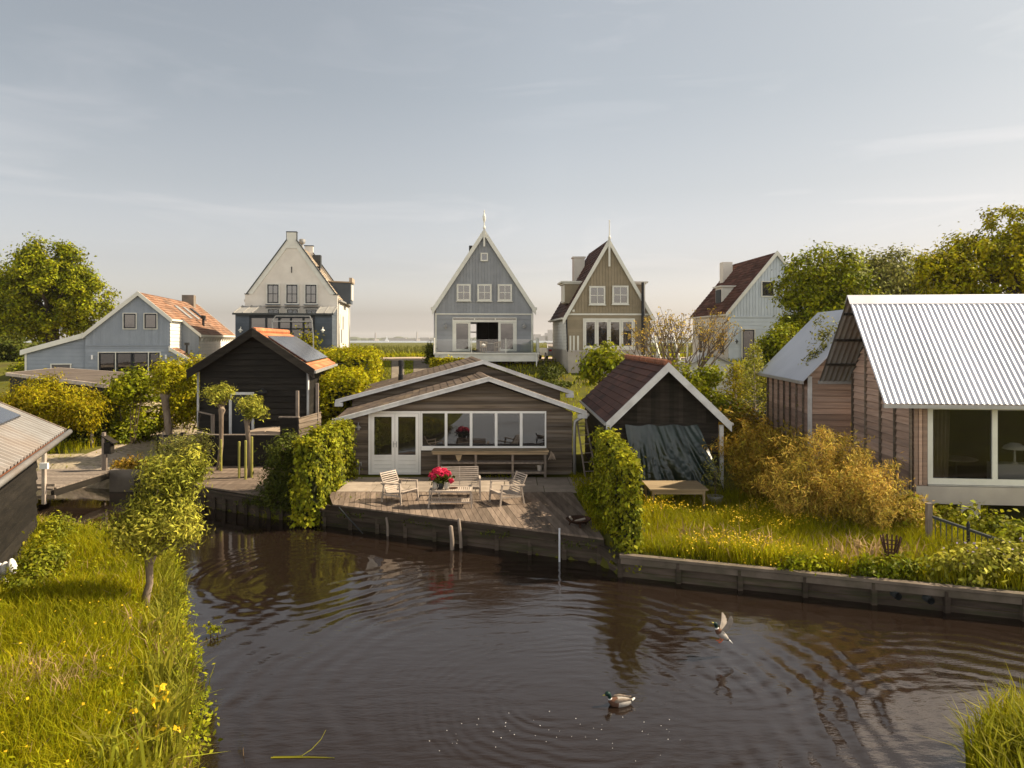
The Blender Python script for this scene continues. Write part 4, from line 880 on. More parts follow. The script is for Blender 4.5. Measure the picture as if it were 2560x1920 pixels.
# ---------------------------------------------------------------- the black shed with solar panels, its deck and fence
BS = lambda p: Vector((p.x - 0.14 * (p.y - 27.5), p.y, p.z))
def black_shed():
    fn = BS; r = thing('black_shed', 'tall black timber shed with solar panels on its orange tiled roof', 'shed', (-10, 27.5, -.1))
    xl, xr, ax, y = -12.08, -7.94, -9.97, 27.5; A = (ax, 4.90); Lf = (-12.42, 3.36); Rt = (-7.66, 3.40); yb = 34.8
    mb = MB(fn); mb.rows((0, y, 0), (1, 0, 0), (0, 0, 1), (0, -1, 0), [(xl, -.2), (xr, -.2), (xr, 3.42), (ax, 4.74), (xl, 3.42)], .235, .055, [(-10.95, -9.98, -.2, 2.55)], groove=.2)
    mb.prism([(xl + .02, -.3), (xr - .02, -.3), (xr - .02, 3.42), (ax, 4.70), (xl + .02, 3.42)], y + .12, yb)
    mb.rows((xr, y, 0), (0, 1, 0), (0, 0, 1), (1, 0, 0), [(0, -.2), (yb - y, -.2), (yb - y, 3.42), (0, 3.42)], .20, .025)
    mb.rows((xl, yb, 0), (0, -1, 0), (0, 0, 1), (-1, 0, 0), [(0, -.2), (yb - y, -.2), (yb - y, 3.42), (0, 3.42)], .20, .025); mb.build('wall', M['black_timber'], r)
    mb = MB(fn); slab(mb, Lf, A, 27.15, yb + .2, .10); slab(mb, A, Rt, 27.15, yb + .2, .10)
    slope_rows(mb, Lf, A, 27.2, yb + .2, .30, .035); slope_rows(mb, Rt, A, 27.2, yb + .2, .30, .035)
    for i in range(20): q = 27.25 + i * .375; mb.tube([(ax, q, 4.93), (ax, q + .40, 4.945)], [.13, .12], 8)
    rf = mb.build('roof', M['orange_tile'], r)
    mb = MB(fn); barge(mb, (Lf[0] - .05, Lf[1] + .02), (A[0], A[1] + .10), 27.06, 27.146, .30); barge(mb, (A[0], A[1] + .10), (Rt[0] + .05, Rt[1] + .02), 27.06, 27.146, .30)
    barge(mb, (Lf[0] - .07, Lf[1] + .05), (A[0], A[1] + .135), 27.03, 27.18, .06); barge(mb, (A[0], A[1] + .135), (Rt[0] + .07, Rt[1] + .05), 27.03, 27.18, .06); mb.build('bargeboard', M['dark_timber'], rf)
    V = Vector((Rt[0] - A[0], 0, Rt[1] - A[1])); 
    for i in range(5):
        a, b = 27.75 + i * 1.36, 27.75 + i * 1.36 + 1.33; p, q = Vector((A[0], 0, A[1] + .13)) + V * .20, Vector((A[0], 0, A[1] + .13)) + V * .86
        mb = MB(fn); mb.prism([(p.x, p.z), (q.x, q.z), (q.x, q.z - .04), (p.x, p.z - .04)], a, b); o = mb.build('solar_panel', M['solar_glass'], rf)
    mb = MB(fn); mb.bar((Rt[0] + .06, 27.1, Rt[1] - .06), (Rt[0] + .06, yb + .2, Rt[1] - .06), .12, .10); mb.build('gutter', M['zinc'], r)
    for x in (xl - .05, xr + .05): pipe(r, [(x, 27.40, 3.32), (x, 27.42, .0)], .05, 'zinc', fn=fn)
    mb = MB(fn); mb.box(-10.95, -10.85, y - .05, y + .08, .5, 2.55); mb.box(-10.08, -9.98, y - .05, y + .08, .5, 2.55); mb.box(-10.85, -10.08, y - .05, y + .08, 2.45, 2.55); d = mb.build('door_frame', M['worn_white_paint'], r)
    mb = MB(fn); mb.box(-10.85, -10.08, y - .01, y + .05, .5, 2.45); dr = mb.build('door', M['black_frame'], d)
    mb = MB(fn); mb.box(-10.19, -10.15, y - .035, y - .012, 1.36, 1.6); mb.bar((-10.17, y - .06, 1.5), (-10.36, y - .06, 1.5), .022, .022); mb.build('handle', M['white_plastic'], d)
    mb = MB(fn); mb.lathe((-9.62, y - .22, 2.52), [(.20, 0), (.17, .1), (.06, .16), (.03, .2)], 14); mb.tube([(-9.62, y, 2.62), (-9.62, y - .2, 2.72)], .015, 6); mb.build('wall_lamp', M['black_metal'], r, smooth=True)
black_shed()
def shed_yard():
    dm = MB(); planks(dm, [(-10.95, 25.75), (-5.95, 25.75), (-5.95, 20.42), (-7.08, 20.8), (-10.0, 22.4), (-10.6, 23.1), (-10.95, 24.2)], (1, 0), .15, .008, -.05, 0.0, True)
    o = dm.build('timber_deck', M['deck_timber']); tag(o, 'plank deck at the water below the black shed fence', 'deck')
    f = thing('fence', 'black board fence with curved top and two tall posts in front of the shed', 'fence', (-9, 25.8, 0))
    mb = MB(); y = 25.82
    mb.rows((0, y, 0), (1, 0, 0), (0, 0, 1), (0, -1, 0), [(-10.95, 0), (-7.95, 0), (-7.95, 1.10), (-10.95, 1.10)], .19, .025); mb.box(-10.95, -7.95, y + .003, y + .05, 0, 1.10)
    mb.rows((0, y - .03, 0), (1, 0, 0), (0, 0, 1), (0, -1, 0), [(-8.42, 0), (-7.78, 0), (-7.78, 1.74), (-8.42, 1.74)], .19, .025); mb.box(-8.42, -7.78, y - .027, y + .06, 0, 1.74)
    mb.build('board_panel', M['black_timber'], f)
    mb = MB(); mb.rows((-7.76, y, 0), Vector((.16, 1, 0)).normalized(), (0, 0, 1), Vector((1, -.16, 0)).normalized(), [(0, 0), (1.9, 0), (1.9, 1.78), (0, 1.74)], .19, .022); mb.bar((-7.79, y + .02, .87), (-7.49, y + 1.9, .87), .03, 1.70, r=.5); mb.build('side_panel', M['weathered_timber'], f)
    mb = MB(); mb.box(-10.95, -8.43, y - .05, y + .09, 1.103, 1.14); mb.box(-8.47, -7.74, y - .07, y + .09, 1.743, 1.79)
    pts = [(-10.95, 1.12), (-11.15, 1.17), (-11.5, 1.24)]; [mb.bar((a[0], y, a[1]), (b[0], y, b[1]), .1, .04) for a, b in zip(pts, pts[1:])]; mb.build('cap_rail', M['silver_timber'], f)
    for x, yy, zt in ((-7.82, y + .06, 2.72), (-7.52, y + 1.6, 2.9)): mb = MB(); mb.box(x - .05, x + .05, yy - .05, yy + .05, 0, zt); mb.build('post', M['silver_timber'], f)
    f = thing('fence', 'short dark board screen with a pale end post left of the shed door', 'fence', (-11.9, 26.6, 0))
    mb = MB(); mb.rows((0, 26.6, 0), (1, 0, 0), (0, 0, 1), (0, -1, 0), [(-11.75, 0), (-11.28, 0), (-11.28, 1.72), (-11.75, 1.86)], .19, .02); mb.box(-11.75, -11.28, 26.603, 26.64, 0, 1.72); mb.build('board_panel', M['black_timber'], f)
    mb = MB(); mb.box(-11.27, -11.16, 26.56, 26.66, 0, 1.78); mb.bar((-11.77, 26.6, 1.89), (-11.2, 26.6, 1.76), .1, .04); mb.build('post', M['silver_timber'], f)
    mb = MB(); mb.box(-11.5, -7.75, 25.95, 27.45, -.02, .5); tag(mb.build('platform', M['dark_timber']), 'raised dark timber platform between the fence and the black shed', 'platform')
    t = thing('hot_tub', 'square hot tub with brown folded cover beside the black shed', 'hot tub', (-9.0, 26.6, .5))
    mb = MB(); mb.box(-9.72, -8.3, 26.0, 27.3, .5, 1.12); mb.build('tub', M['dark_timber'], t)
    mb = MB(); mb.prism([(-9.76, 1.13), (-9.76, 1.2), (-9.05, 1.25), (-9.03, 1.13)], 25.96, 27.34); mb.prism([(-9.01, 1.13), (-8.99, 1.25), (-8.26, 1.2), (-8.26, 1.13)], 25.96, 27.34); mb.build('cover', M['curtain'], t)
    # low dark fence along the path, left of the shed
    f = thing('fence', 'low rough dark plank fence along the gravel path', 'fence', (-12.2, 25.6, 0)); mb = MB()
    for i in range(4): mb.bar((-12.5, 25.1, .25 + i * .26), (-11.5, 26.2, .27 + i * .26), .04, .15)
    mb.build('board_panel', M['dark_timber'], f)
    for q in ((-12.5, 25.15), (-11.95, 25.75), (-11.5, 26.25)): mb = MB(); mb.box(q[0] - .06, q[0] + .06, q[1] - .06, q[1] + .06, -.1, 1.22); mb.build('post', M['dark_timber'], f)
shed_yard()

# ---------------------------------------------------------------- the corrugated-roof house on the right
def corrugate(mb, p, q, up, wl, amp, thick=0.0, n=8):
    """corrugated sheet from p to q (along the eave), ribs running along up"""
    p = Vector(p); q = Vector(q); up = Vector(up); t = (q - p).normalized(); nrm = t.cross(up).normalized(); nrm = nrm if nrm.z > 0 else -nrm; L_ = (q - p).length; k = int(L_ / wl * n)
    vs = []
    for i in range(k + 1):
        o = p + t * (L_ * i / k) + nrm * (amp * math.sin(2 * math.pi * i / n)); vs += [o, o + up]
    sh = {}; base = len(mb.v); mb.v += [tuple(v) for v in vs]
    for i in range(k): mb.f.append(tuple(base + j for j in (2 * i, 2 * i + 2, 2 * i + 3, 2 * i + 1))); mb.r.append(sh.setdefault(int(i / n * wl / .9), random.random())); mb.mi.append(0)
def big_house():
    r = thing('corrugated_roof_house', 'timber house with shining corrugated metal roof and wide window', 'house', (10.57, 18.7, 0), R(-6), local=True)
    ry, rz, ey, ez, by, bz = 2.0, 5.84, -.55, 2.95, 4.55, 3.25; x0, x1 = -.95, 13
    sl = (rz - ez) / (ry - ey); sb = (rz - bz) / (by - ry); wz = rz - ry * sl - .12; wb = rz - (4.2 - ry) * sb - .12
    holes = [(.34, 12, .78, 2.84)]
    mb = MB(); mb.rows((0, 0, 0), (0, 1, 0), (0, 0, 1), (-1, 0, 0), [(0, .45), (4.2, .45), (4.2, wb), (ry, rz - .14), (0, wz)], .205, .045, groove=.16)
    mb.rows((0, 4.2, 0), (1, 0, 0), (0, 0, 1), (0, 1, 0), [(0, .45), (12, .45), (12, wb), (0, wb)], .205, .03)
    mb.rows((0, 0, 0), (1, 0, 0), (0, 0, 1), (0, -1, 0), [(0, .45), (12, .45), (12, wz), (0, wz)], .205, .03, holes)
    mb.prism([(0, .4), (.1, .4), (.1, wz + .05), (0, wz)], .01, .04) if False else None
    mb.add([(.02, .02, .45), (.02, 4.18, .45), (.02, 4.18, wb), (.02, ry, rz - .16), (.02, .02, wz)], [(0, 1, 2, 3, 4)], .2)
    mb.build('wall', M['brown_timber'], r)
    mb = MB()
    for y in (.04, 1.02, 2.0, 3.1, 4.16):
        zt = wz + min(y, ry) * sl - max(0, y - ry) * sb - .03; mb.box(-.075, -.03, y - .045, y + .045, .45, zt)
    mb.build('batten', M['weathered_timber'], r)
    # interior behind the glass
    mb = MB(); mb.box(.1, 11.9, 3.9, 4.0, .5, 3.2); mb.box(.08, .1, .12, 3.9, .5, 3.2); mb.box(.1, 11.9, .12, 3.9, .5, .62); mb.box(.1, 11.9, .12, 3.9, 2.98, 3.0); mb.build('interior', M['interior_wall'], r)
    mb = MB(); corrugate(mb, (x0, ey, ez), (x1, ey, ez), (0, ry - ey, rz - ez), .138, .014); rf = mb.build('roof', M['galvanised'], r, smooth=True)
    mb = MB(); corrugate(mb, (x0, by, bz), (x1, by, bz), (0, ry - by, rz - bz), .155, .022)
    corrugate(mb, (x0, by, bz - .05), (0.05, by, bz - .05), (0, ry - by, rz - bz), .155, .022); mb.build('rear_sheet', M['old_galvanised'], rf, smooth=True)
    mb = MB(); mb.prism([(ry - .22, rz - .22 * sl + .03), (ry, rz + .05), (ry + .22, rz - .22 * sb + .03), (ry, rz + .035)], x0 - .02, x1, 'x'); mb.build('ridge_cap', M['galvanised'], rf)
    mb = MB(); mb.bar((x0 - .02, ey - .01, ez - .07), (x1, ey - .01, ez - .07), .11, .09); mb.bar((x0 - .02, by + .03, bz - .07), (.5, by + .03, bz - .07), .13, .10); mb.build('gutter', M['zinc'], r)
    mb = MB(); 
    for k in (.15, .45, .75): mb.bar((x0 + .02, ry + (by - ry) * k, rz - (rz - bz) * k - .11), (.05, ry + (by - ry) * k, rz - (rz - bz) * k - .11), .05, .07); mb.bar((x0 + .02, ry + (ey - ry) * k, rz - (rz - ez) * k - .11), (.05, ry + (ey - ry) * k, rz - (rz - ez) * k - .11), .05, .07)
    mb.build('rafter', M['dark_timber'], rf)
    # corner posts, window
    mb = MB(); mb.box(.0, .09, -.06, -.034, .78, wz - .1); mb.box(.11, .19, -.075, -.034, .78, wz - .1); mb.box(.22, .33, -.05, .06, .78, wz - .1); mb.build('corner_board', M['brown_timber'], r)
    fb = MB(); z0, z1 = .80, 2.84; 
    fb.box(.34, 12, -.05, .06, z0, z0 + .16); fb.box(.34, 12, -.05, .06, z1 - .08, z1)
    for u in (.34, 1.93, 3.6, 5.2, 6.8): fb.box(u, u + .13, -.045, .055, z0 + .16, z1 - .08)
    f = fb.build('window', M['white_paint'], r)
    for u, v in zip((.34, 1.93, 3.6, 5.2), (1.93, 3.6, 5.2, 6.8)): pb = MB(); pb.box(u + .1, v + .03, .0, .008, z0 + .14, z1 - .06); pb.build('pane', M['pane_clear'], f)
    sb_ = MB(); sb_.box(.33, 12, -.09, -.02, z0 - .035, z0 - .003); sb_.build('sill', M['zinc'], f)
    mb = MB(); mb.box(.03, 12, -.10, .10, .30, .755); mb.box(.03, .2, .1, 4.1, .30, .44); mb.box(1.15, 1.62, -.085, .3, -.3, .298); mb.box(6.2, 6.7, -.085, .3, -.3, .298); mb.box(.1, .5, 3.5, 4.0, -.3, .298); mb.build('plinth', M['pale_concrete'], r)
    cu = MB(); vs = []
    for i in range(30): s = i / 29; vs += [(.52 + .45 * s * 1.0, .22 + .03 * math.sin(s * 32), .64), (.52 + .52 * s, .22 + .035 * math.sin(s * 32), 2.95)]
    cu.add(vs, [(2 * i, 2 * i + 2, 2 * i + 3, 2 * i + 1) for i in range(29)], .5); cu.build('curtain', M['curtain'], r)
    # wing behind, at right angles
    wx, wr, ze, zr, y0, y1 = -1.04, 1.1, 3.2, 5.72, 5.35, 11.0; q = (zr - ze) / (wr + 1.32)
    mb = MB(); zt = ze + (wx + 1.32) * q - .1
    mb.rows((wx, y1, 0), (0, -1, 0), (0, 0, 1), (-1, 0, 0), [(0, -.2), (y1 - y0, -.2), (y1 - y0, zt), (0, zt)], .205, .03)
    mb.rows((0, y0, 0), (1, 0, 0), (0, 0, 1), (0, -1, 0), [(wx, -.2), (3.3, -.2), (3.3, zt), (wr, zr - .12), (wx, zt)], .205, .03)
    mb.prism([(wx + .02, -.3), (3.28, -.3), (3.28, zt), (wr, zr - .15), (wx + .02, zt)], y0 + .03, y1); mb.build('wing_wall', M['brown_timber'], r)
    mb = MB(); slab(mb, (-1.32, ze), (wr, zr), y0 - .25, y1 + .3, .05); slab(mb, (wr, zr), (3.52, ze), y0 - .25, y1 + .3, .05); mb.build('wing_roof', M['dull_zinc'], r)
    mb = MB(); mb.bar((-1.36, y0 - .3, ze - .06), (-1.36, y1 + .3, ze - .06), .12, .10); mb.build('gutter', M['zinc'], r)
    mb = MB(); mb.box(wx - .06, wx + .08, y0 - .07, y0 - .035, -.2, zt - .05); mb.build('corner_board', M['worn_white_paint'], r)
    mb = MB()
    for i in range(7): y = y0 + .5 + i * .8; mb.box(wx - .08, wx - .034, y - .04, y + .04, -.2, zt - .05)
    mb.build('batten', M['weathered_timber'], r)
    return r
big_house()
def room_things():
    c, s = math.cos(R(-6)), math.sin(R(-6)); T = lambda x, y, z: (10.57 + x * c - y * s, 18.7 + x * s + y * c, z)
    o = T(3.0, .9, 1.25); l = thing('table_lamp', 'white dome table lamp behind the wide window', 'lamp', (o[0], o[1], 1.22))
    mb = MB(); mb.lathe((o[0], o[1], 1.62), [(.02, .17), (.12, .155), (.24, .08), (.29, 0), (.27, 0), (.2, .07)], 20); mb.build('lamp_shade', M['white_plastic'], l, smooth=True)
    mb = MB(); mb.lathe((o[0], o[1], 1.22), [(.09, 0), (.09, .02), (.03, .06), (.02, .42)], 12); mb.build('base', M['white_plastic'], l)
    a = T(2.45, .75, .62); cb = thing('cabinet', 'pale cabinet standing just inside the wide window under the lamp', 'cabinet', (a[0], a[1], .62), R(-6), local=True)
    mb = MB(); mb.box(0, 1.1, 0, .45, .0, .6); mb.build('body', M['white_plastic'], cb); mb = MB(); mb.box(.02, .54, -.015, -.002, .04, .56); mb.build('door', M['white_plastic'], cb)
    a = T(1.1, 1.2, .62); tb = thing('dining_table', 'pale round-edged dining table inside the corrugated house', 'table', (a[0], a[1], .62), R(-14), local=True)
    mb = MB(); mb.lathe((.5, 0, .66), [(.5, 0), (.55, .02), (.5, .04)], 20); mb.build('tabletop', M['pale_timber'], tb); mb = MB(); mb.lathe((.5, 0, 0), [(.25, 0), (.05, .06), (.04, .66)], 12); mb.build('pedestal', M['black_metal'], tb)
    a = T(.9, 2.2, .62); so = thing('armchair', 'dark armchair in the shadow behind the curtain of the wide window', 'armchair', (a[0], a[1], .62), R(-6), local=True)
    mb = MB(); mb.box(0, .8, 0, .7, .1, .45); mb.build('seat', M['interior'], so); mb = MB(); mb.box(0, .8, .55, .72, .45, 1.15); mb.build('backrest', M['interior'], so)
room_things()

# ---------------------------------------------------------------- the dark shed at the left edge
def dark_shed():
    r = thing('dark_shed', 'dark timber shed with ribbed metal roof at the left edge', 'shed', (-11.4, 17.0, -.25), R(23.9), local=True); z0 = .25
    mb = MB(); mb.rows((0, -9, 0), (0, 1, 0), (0, 0, 1), (1, 0, 0), [(0, -.2), (9, -.2), (9, 2.7), (0, 2.7)], .28, .04, groove=.12)
    mb.prism([(-5.6, -.3), (-.02, -.3), (-.02, 2.7), (-2.8, 4.15), (-5.6, 2.7)], -9, 0); mb.rows((-5.6, 0, 0), (1, 0, 0), (0, 0, 1), (0, 1, 0), [(0, -.2), (5.6, -.2), (5.6, 2.7), (2.8, 4.15), (0, 2.7)], .28, .02); mb.build('wall', M['black_timber'], r)
    ex, ez, rx = .55, 2.34 + z0, -2.8; sl = .53; rzz = ez + (ex - rx) * sl
    rf = MB(); k = 24
    L_ = 9.6; wl = .26; n = int(L_ / wl); vs = []
    prof = [(0, 0), (.40, 0), (.50, .045), (.72, .045), (.82, 0)]
    for i in range(n):
        for (u, h) in prof:
            y = .35 - (i + u) * wl; vs += [(ex, y, ez + h), (rx, y, rzz + h)]
    for i in range(len(vs) // 2 - 1): rf.add(vs[2 * i:2 * i + 4], [(0, 1, 3, 2)], (.12, .4, .95, .4, .12)[i % 5] + random.uniform(-.06, .06))
    slab(rf, (rx, rzz - .01), (2 * rx - ex, ez - .01), -9.3, .35, .03); roof = rf.build('roof', M['old_galvanised'], r)
    mb = MB(); mb.bar((ex, .36, ez - .02), (rx, .36, rzz - .02), .05, .13); mb.build('bargeboard', M['silver_timber'], roof)
    mb = MB(); mb.box(ex - .06, ex - .02, -9.3, .35, ez - .19, ez - .02); mb.build('fascia', M['ridge_tile'], r)
    mb = MB(); mb.tube([(ex + .08, .45, ez - .04), (ex + .08, -9.3, ez - .06)], .065, 8); mb.build('gutter', M['old_galvanised'], r, smooth=True)
    for i in range(3):
        for j in range(2):
            xa = -.22 - j * 1.2; xb = xa - 1.17; ya = -.45 - i * 1.75; yb = ya - 1.72
            zz = lambda x: ez + (ex - x) * sl + .09
            mb = MB(); mb.add([(xa, ya, zz(xa)), (xa, yb, zz(xa)), (xb, yb, zz(xb)), (xb, ya, zz(xb)), (xa, ya, zz(xa) - .04), (xa, yb, zz(xa) - .04), (xb, yb, zz(xb) - .04), (xb, ya, zz(xb) - .04)], [(0, 3, 2, 1), (4, 5, 6, 7), (0, 1, 5, 4), (1, 2, 6, 5), (2, 3, 7, 6), (3, 0, 4, 7)]); mb.build('solar_panel', M['solar_glass'], roof)
dark_shed()
mb = MB(); o3 = np.array([-9.95, 13.75, .0])
for (dx, dz, rr, h) in ((-.02, .12, .16, .30), (.16, .16, .12, .28), (.30, .20, .10, .34), (.10, -.12, .10, .26)): mb.lathe((o3[0] + dx, o3[1] - dx * .2, o3[2] + dz), [(.02, -h * .4), (rr * .8, -h * .3), (rr, 0), (rr * .6, h * .35), (.02, h * .5)], 10)
o = mb.build('white_ornament', M['white_plastic'], smooth=True); tag(o, 'white weathered garden ornament half hidden in the leaves by the dark shed', 'ornament'); seat_origin(o)

# ---------------------------------------------------------------- footbridge and the small things by the path
def bridge():
    r = thing('footbridge', 'low plank footbridge over the side ditch', 'bridge', (-15.2, 23.2, -.1))
    mb = MB(); planks(mb, [(-16.6, 21.9), (-14.0, 21.65), (-13.85, 24.7), (-16.4, 25.0)], (1, -.05), .16, .012, -.0, .045); mb.build('planking', M['silver_timber'], r)
    for x in (-13.98, -16.3): mb = MB(); mb.bar((x, 21.6, -.10), (x + .1, 24.8, -.10), .10, .19); mb.build('beam', M['dark_timber'], r)
bridge()
mb = MB(); mb.prism([(-13.85, -.75), (-12.65, -.75), (-12.65, .05), (-13.85, .1)], 24.42, 24.72); o = mb.build('retaining_wall', M['concrete']); tag(o, 'grey retaining block at the far end of the footbridge', 'wall'); seat_origin(o)
mb = MB(); mb.bar((-17.8, 31.2, .10), (-18.3, 36, .14), .26, .26); mb.bar((-18.3, 36, .14), (-19.3, 43, .62), .24, .24); o = mb.build('timber_beam', M['pale_timber']); tag(o, 'long pale timber beam edging the gravel path', 'beam')
r = thing('lamp_post', 'short wooden post with a little roofed box beside the footbridge', 'post', (-14.2, 24.75, 0))
mb = MB(); mb.box(-14.28, -14.18, 24.7, 24.8, -.2, 1.35); mb.box(-14.2, -14.08, 24.62, 24.72, -.1, .6); mb.build('post', M['silver_timber'], r)
mb = MB(); mb.box(-14.16, -13.92, 24.62, 24.86, .62, 1.0); mb.build('box', M['black_timber'], r); mb = MB(); mb.bar((-14.22, 24.74, 1.24), (-13.80, 24.74, .98), .34, .03, (.5, 0, .85)); mb.build('roof', M['dark_timber'], r)
r = thing('wooden_post', 'two thin wooden stakes with a white socket box beside the dark shed', 'post', (-14.5, 21.6, -.2))
for x, zt in ((-14.55, .95), (-14.20, 1.2)): mb = MB(); mb.box(x - .05, x + .05, 21.5, 21.6, -.4, zt); mb.build('stake', M['pale_timber'], r)
mb = MB(); mb.box(-14.26, -14.02, 21.42, 21.5, .68, .86); mb.build('socket_box', M['white_plastic'], r); mb = MB(); mb.box(-14.75, -13.9, 21.58, 21.64, -.25, -.15); mb.box(-14.75, -13.9, 21.58, 21.64, .12, .20); mb.build('cross_rail', M['silver_timber'], r)
# ---------------------------------------------------------------- the row of gabled houses on the dike
def finial(parent, x, y, z0, z1, zb, m='white_paint', ball=True):
    mb = MB(); mb.box(x - .07, x + .07, y - .05, y - .002, zb, z0)
    pr = [(.09, 0), (.11, .12), (.05, .25), (.04, .45)] + ([(.12, .75), (.13, .95), (.04, 1.2)] if ball else []) + [(.035, z1 - z0 - .12), (.06, z1 - z0 - .06), (.0, z1 - z0)]
    mb.lathe((x, y - .03, z0), pr, 10); return mb.build('finial', M[m], parent)

def blue_house():
    r = thing('gabled_house', 'tall grey-blue gabled house with white trim, finial and glass balcony', 'house', (-2.16, 55, 0), R(4), local=True)
    w, zf, zt, ze, za, d = 3.72, 3.6, 6.55, 7.30, 13.0, 10.5; q = (za - ze) / 3.9
    hole = (-2.44, 2.53, zf + .06, 6.28)
    wl = MB(); wl.rows((0, 0, 0), (1, 0, 0), (0, 0, 1), (0, -1, 0), [(-w, zf), (w, zf), (w, zt), (-w, zt)], .42, .012, [hole])
    gp = [(-w, zt), (w, zt), (w, ze - .1), (0, za - .3), (-w, ze - .1)]
    wl.rows((0, 0, 0), (0, 0, 1), (1, 0, 0), (0, -1, 0), [(b, a) for a, b in gp], .235, .016)
    for s in (-1, 1): wl.rows((s * w, 0 if s > 0 else d, 0), (0, s, 0), (0, 0, 1), (s, 0, 0), [(0, zf - .4), (d, zf - .4), (d, ze), (0, ze)], .30, .015)
    wl.add([(-w, d, 1), (w, d, 1), (w, d, ze), (0, d, za - .3), (-w, d, ze)], [(0, 1, 2, 3, 4)]) if False else None
    # rear wall left open where the far windows stand
    wl.box(-w, -2.3, d - .1, d, 2, ze); wl.box(-.4, w, d - .1, d, 2, ze); wl.box(-2.3, -.4, d - .1, d, 6.0, ze); wl.prism([(-w, ze), (w, ze), (0, za - .3)], d - .1, d)
    wl.build('wall', M['house_blue_paint'], r)
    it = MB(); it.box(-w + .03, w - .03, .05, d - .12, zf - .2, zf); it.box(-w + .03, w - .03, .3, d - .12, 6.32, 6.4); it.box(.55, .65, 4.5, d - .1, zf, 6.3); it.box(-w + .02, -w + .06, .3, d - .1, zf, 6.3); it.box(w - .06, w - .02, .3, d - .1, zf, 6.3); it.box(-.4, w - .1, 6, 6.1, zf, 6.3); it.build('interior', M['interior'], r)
    bw = MB(); bw.box(-2.32, -.38, d - .16, d - .11, 5.2, 5.3); bw.box(-1.4, -1.3, d - .16, d - .11, zf, 6.0); bw.build('rear_window', M['white_paint'], r)
    rf = MB()
    for s in (-1, 1): slab(rf, (s * (w + .25), ze - .25 * q + .05), (0, za + .02), -.1, d + .2, .12); slope_rows(rf, (s * (w + .25), ze - .25 * q + .05), (0, za + .02), -.05, d + .2, .33, .03)
    roof = rf.build('roof', M['dark_red_tile'], r)
    bb = MB()
    for s in (-1, 1): barge(bb, (s * (w + .30), ze - .30 * q + .10), (0, za + .14), -.26, -.10, .52)
    bb.box(-w - .38, -w - .02, -.25, d, ze - .42, ze - .22); bb.box(w + .02, w + .38, -.25, d, ze - .42, ze - .22); bb.build('bargeboard', M['white_paint'], roof)
    finial(r, 0, -.27, 13.1, 14.55, 11.75); finial(r, 0, d + .2, 13.1, 14.4, 12.6)
    mb = MB(); mb.tube([(-.95, 7, 11.6), (-.95, 7, 12.75)], .16, 10); mb.build('flue', M['black_metal'], r)
    mb = MB(); mb.box(-w - .02, w + .02, -.08, -.02, zt - .05, zt + .04); mb.box(-w - .05, -w + .06, -.06, -.02, zf, zt); mb.box(w - .06, w + .05, -.06, -.02, zf, zt); mb.build('trim', M['white_paint'], r)
    for a, b in ((-2.12, -1.03), (-.53, .58), (1.05, 2.16)): win(r, a, b, 7.56, 8.86, -.03, 2, 2, .13, pane='pane_sky', sill='white_paint', mw=.05)
    win(r, -.28, .30, 10.63, 11.28, -.03, 1, 1, .10, pane='pane_sky')
    # wide glazed front: two fixed doors, the middle slid open
    f = MB(); a, b, z0, z1 = -2.44, 2.53, zf + .06, 6.28
    f.box(a, b, -.06, .12, z1 - .06, z1); f.box(a, b, -.06, .12, z1 - .36, z1 - .19); f.box(a, a + .10, -.06, .12, z0, z1 - .36); f.box(b - .10, b, -.06, .12, z0, z1 - .36)
    for u in (a, -.78, .83, b - .07): f.box(u, u + .07, -.05, .1, z1 - .19, z1 - .06)
    fr = f.build('glazed_front', M['white_paint'], r)
    for u0, u1 in ((a + .10, -1.05), (1.1, b - .10)):
        s = MB(); k = .18; s.box(u0, u0 + k, -.03, .08, z0, z1 - .36); s.box(u1 - k, u1, -.03, .08, z0, z1 - .36); s.box(u0 + k, u1 - k, -.03, .08, z0, z0 + k); s.box(u0 + k, u1 - k, -.03, .08, z1 - .46, z1 - .36); sd = s.build('sliding_door', M['white_paint'], fr)
        s = MB(); s.box(u0 + k * .8, u1 - k * .8, .02, .03, z0 + .1, z1 - .4); s.build('pane', M['pane_sky'], sd)
    for u0, u1 in ((a + .1, -.78), (-.71, .83), (.9, b - .1)): s = MB(); s.box(u0, u1, .0, .01, z1 - .19, z1 - .06); s.build('pane', M['pane_sky'], fr)
    wall_lamp(r, -2.95, 0, 5.6, 'zinc', 2.0); wall_lamp(r, 3.08, 0, 5.6, 'zinc', 2.0)
    # balcony
    bl = MB(); bl.box(-w - .1, w + .35, -2.3, -.02, zf - .13, zf - .02); bl.box(-w, w + .25, -2.2, -2.05, zf - .66, zf - .131); bl.box(-w, -w + .15, -2.05, -.02, zf - .66, zf - .131); bl.box(w + .1, w + .25, -2.05, -.02, zf - .66, zf - .131); bl.build('balcony', M['white_boards'], r)
    gp_ = MB(); gp_.box(-w - .02, w + .28, -2.22, -2.205, zf, zf + 1.0); gp_.build('balustrade', M['balustrade_glass'], r)
    ps = MB()
    for u in (-w - .06, -w + .06, -1.0, 1.55, w + .22): ps.box(u - .03, u + .03, -2.28, -2.225, zf - .1, zf + 1.05)
    ps.box(w + .28, w + .33, -2.2, -.3, zf, zf + 1.1); ps.box(-w - .08, -w - .03, -2.2, -.3, zf, zf + 1.1); ps.build('balustrade_post', M['white_paint'], r)
    br = MB(); br.rows((0, -.2, 0), (1, 0, 0), (0, 0, 1), (0, -1, 0), [(-w, .5), (w, .5), (w, zf - .67), (-w, zf - .67)], .07, .004); br.box(-w, w, -.19, .1, .5, zf - .4); br.build('base', M['brick'], r)
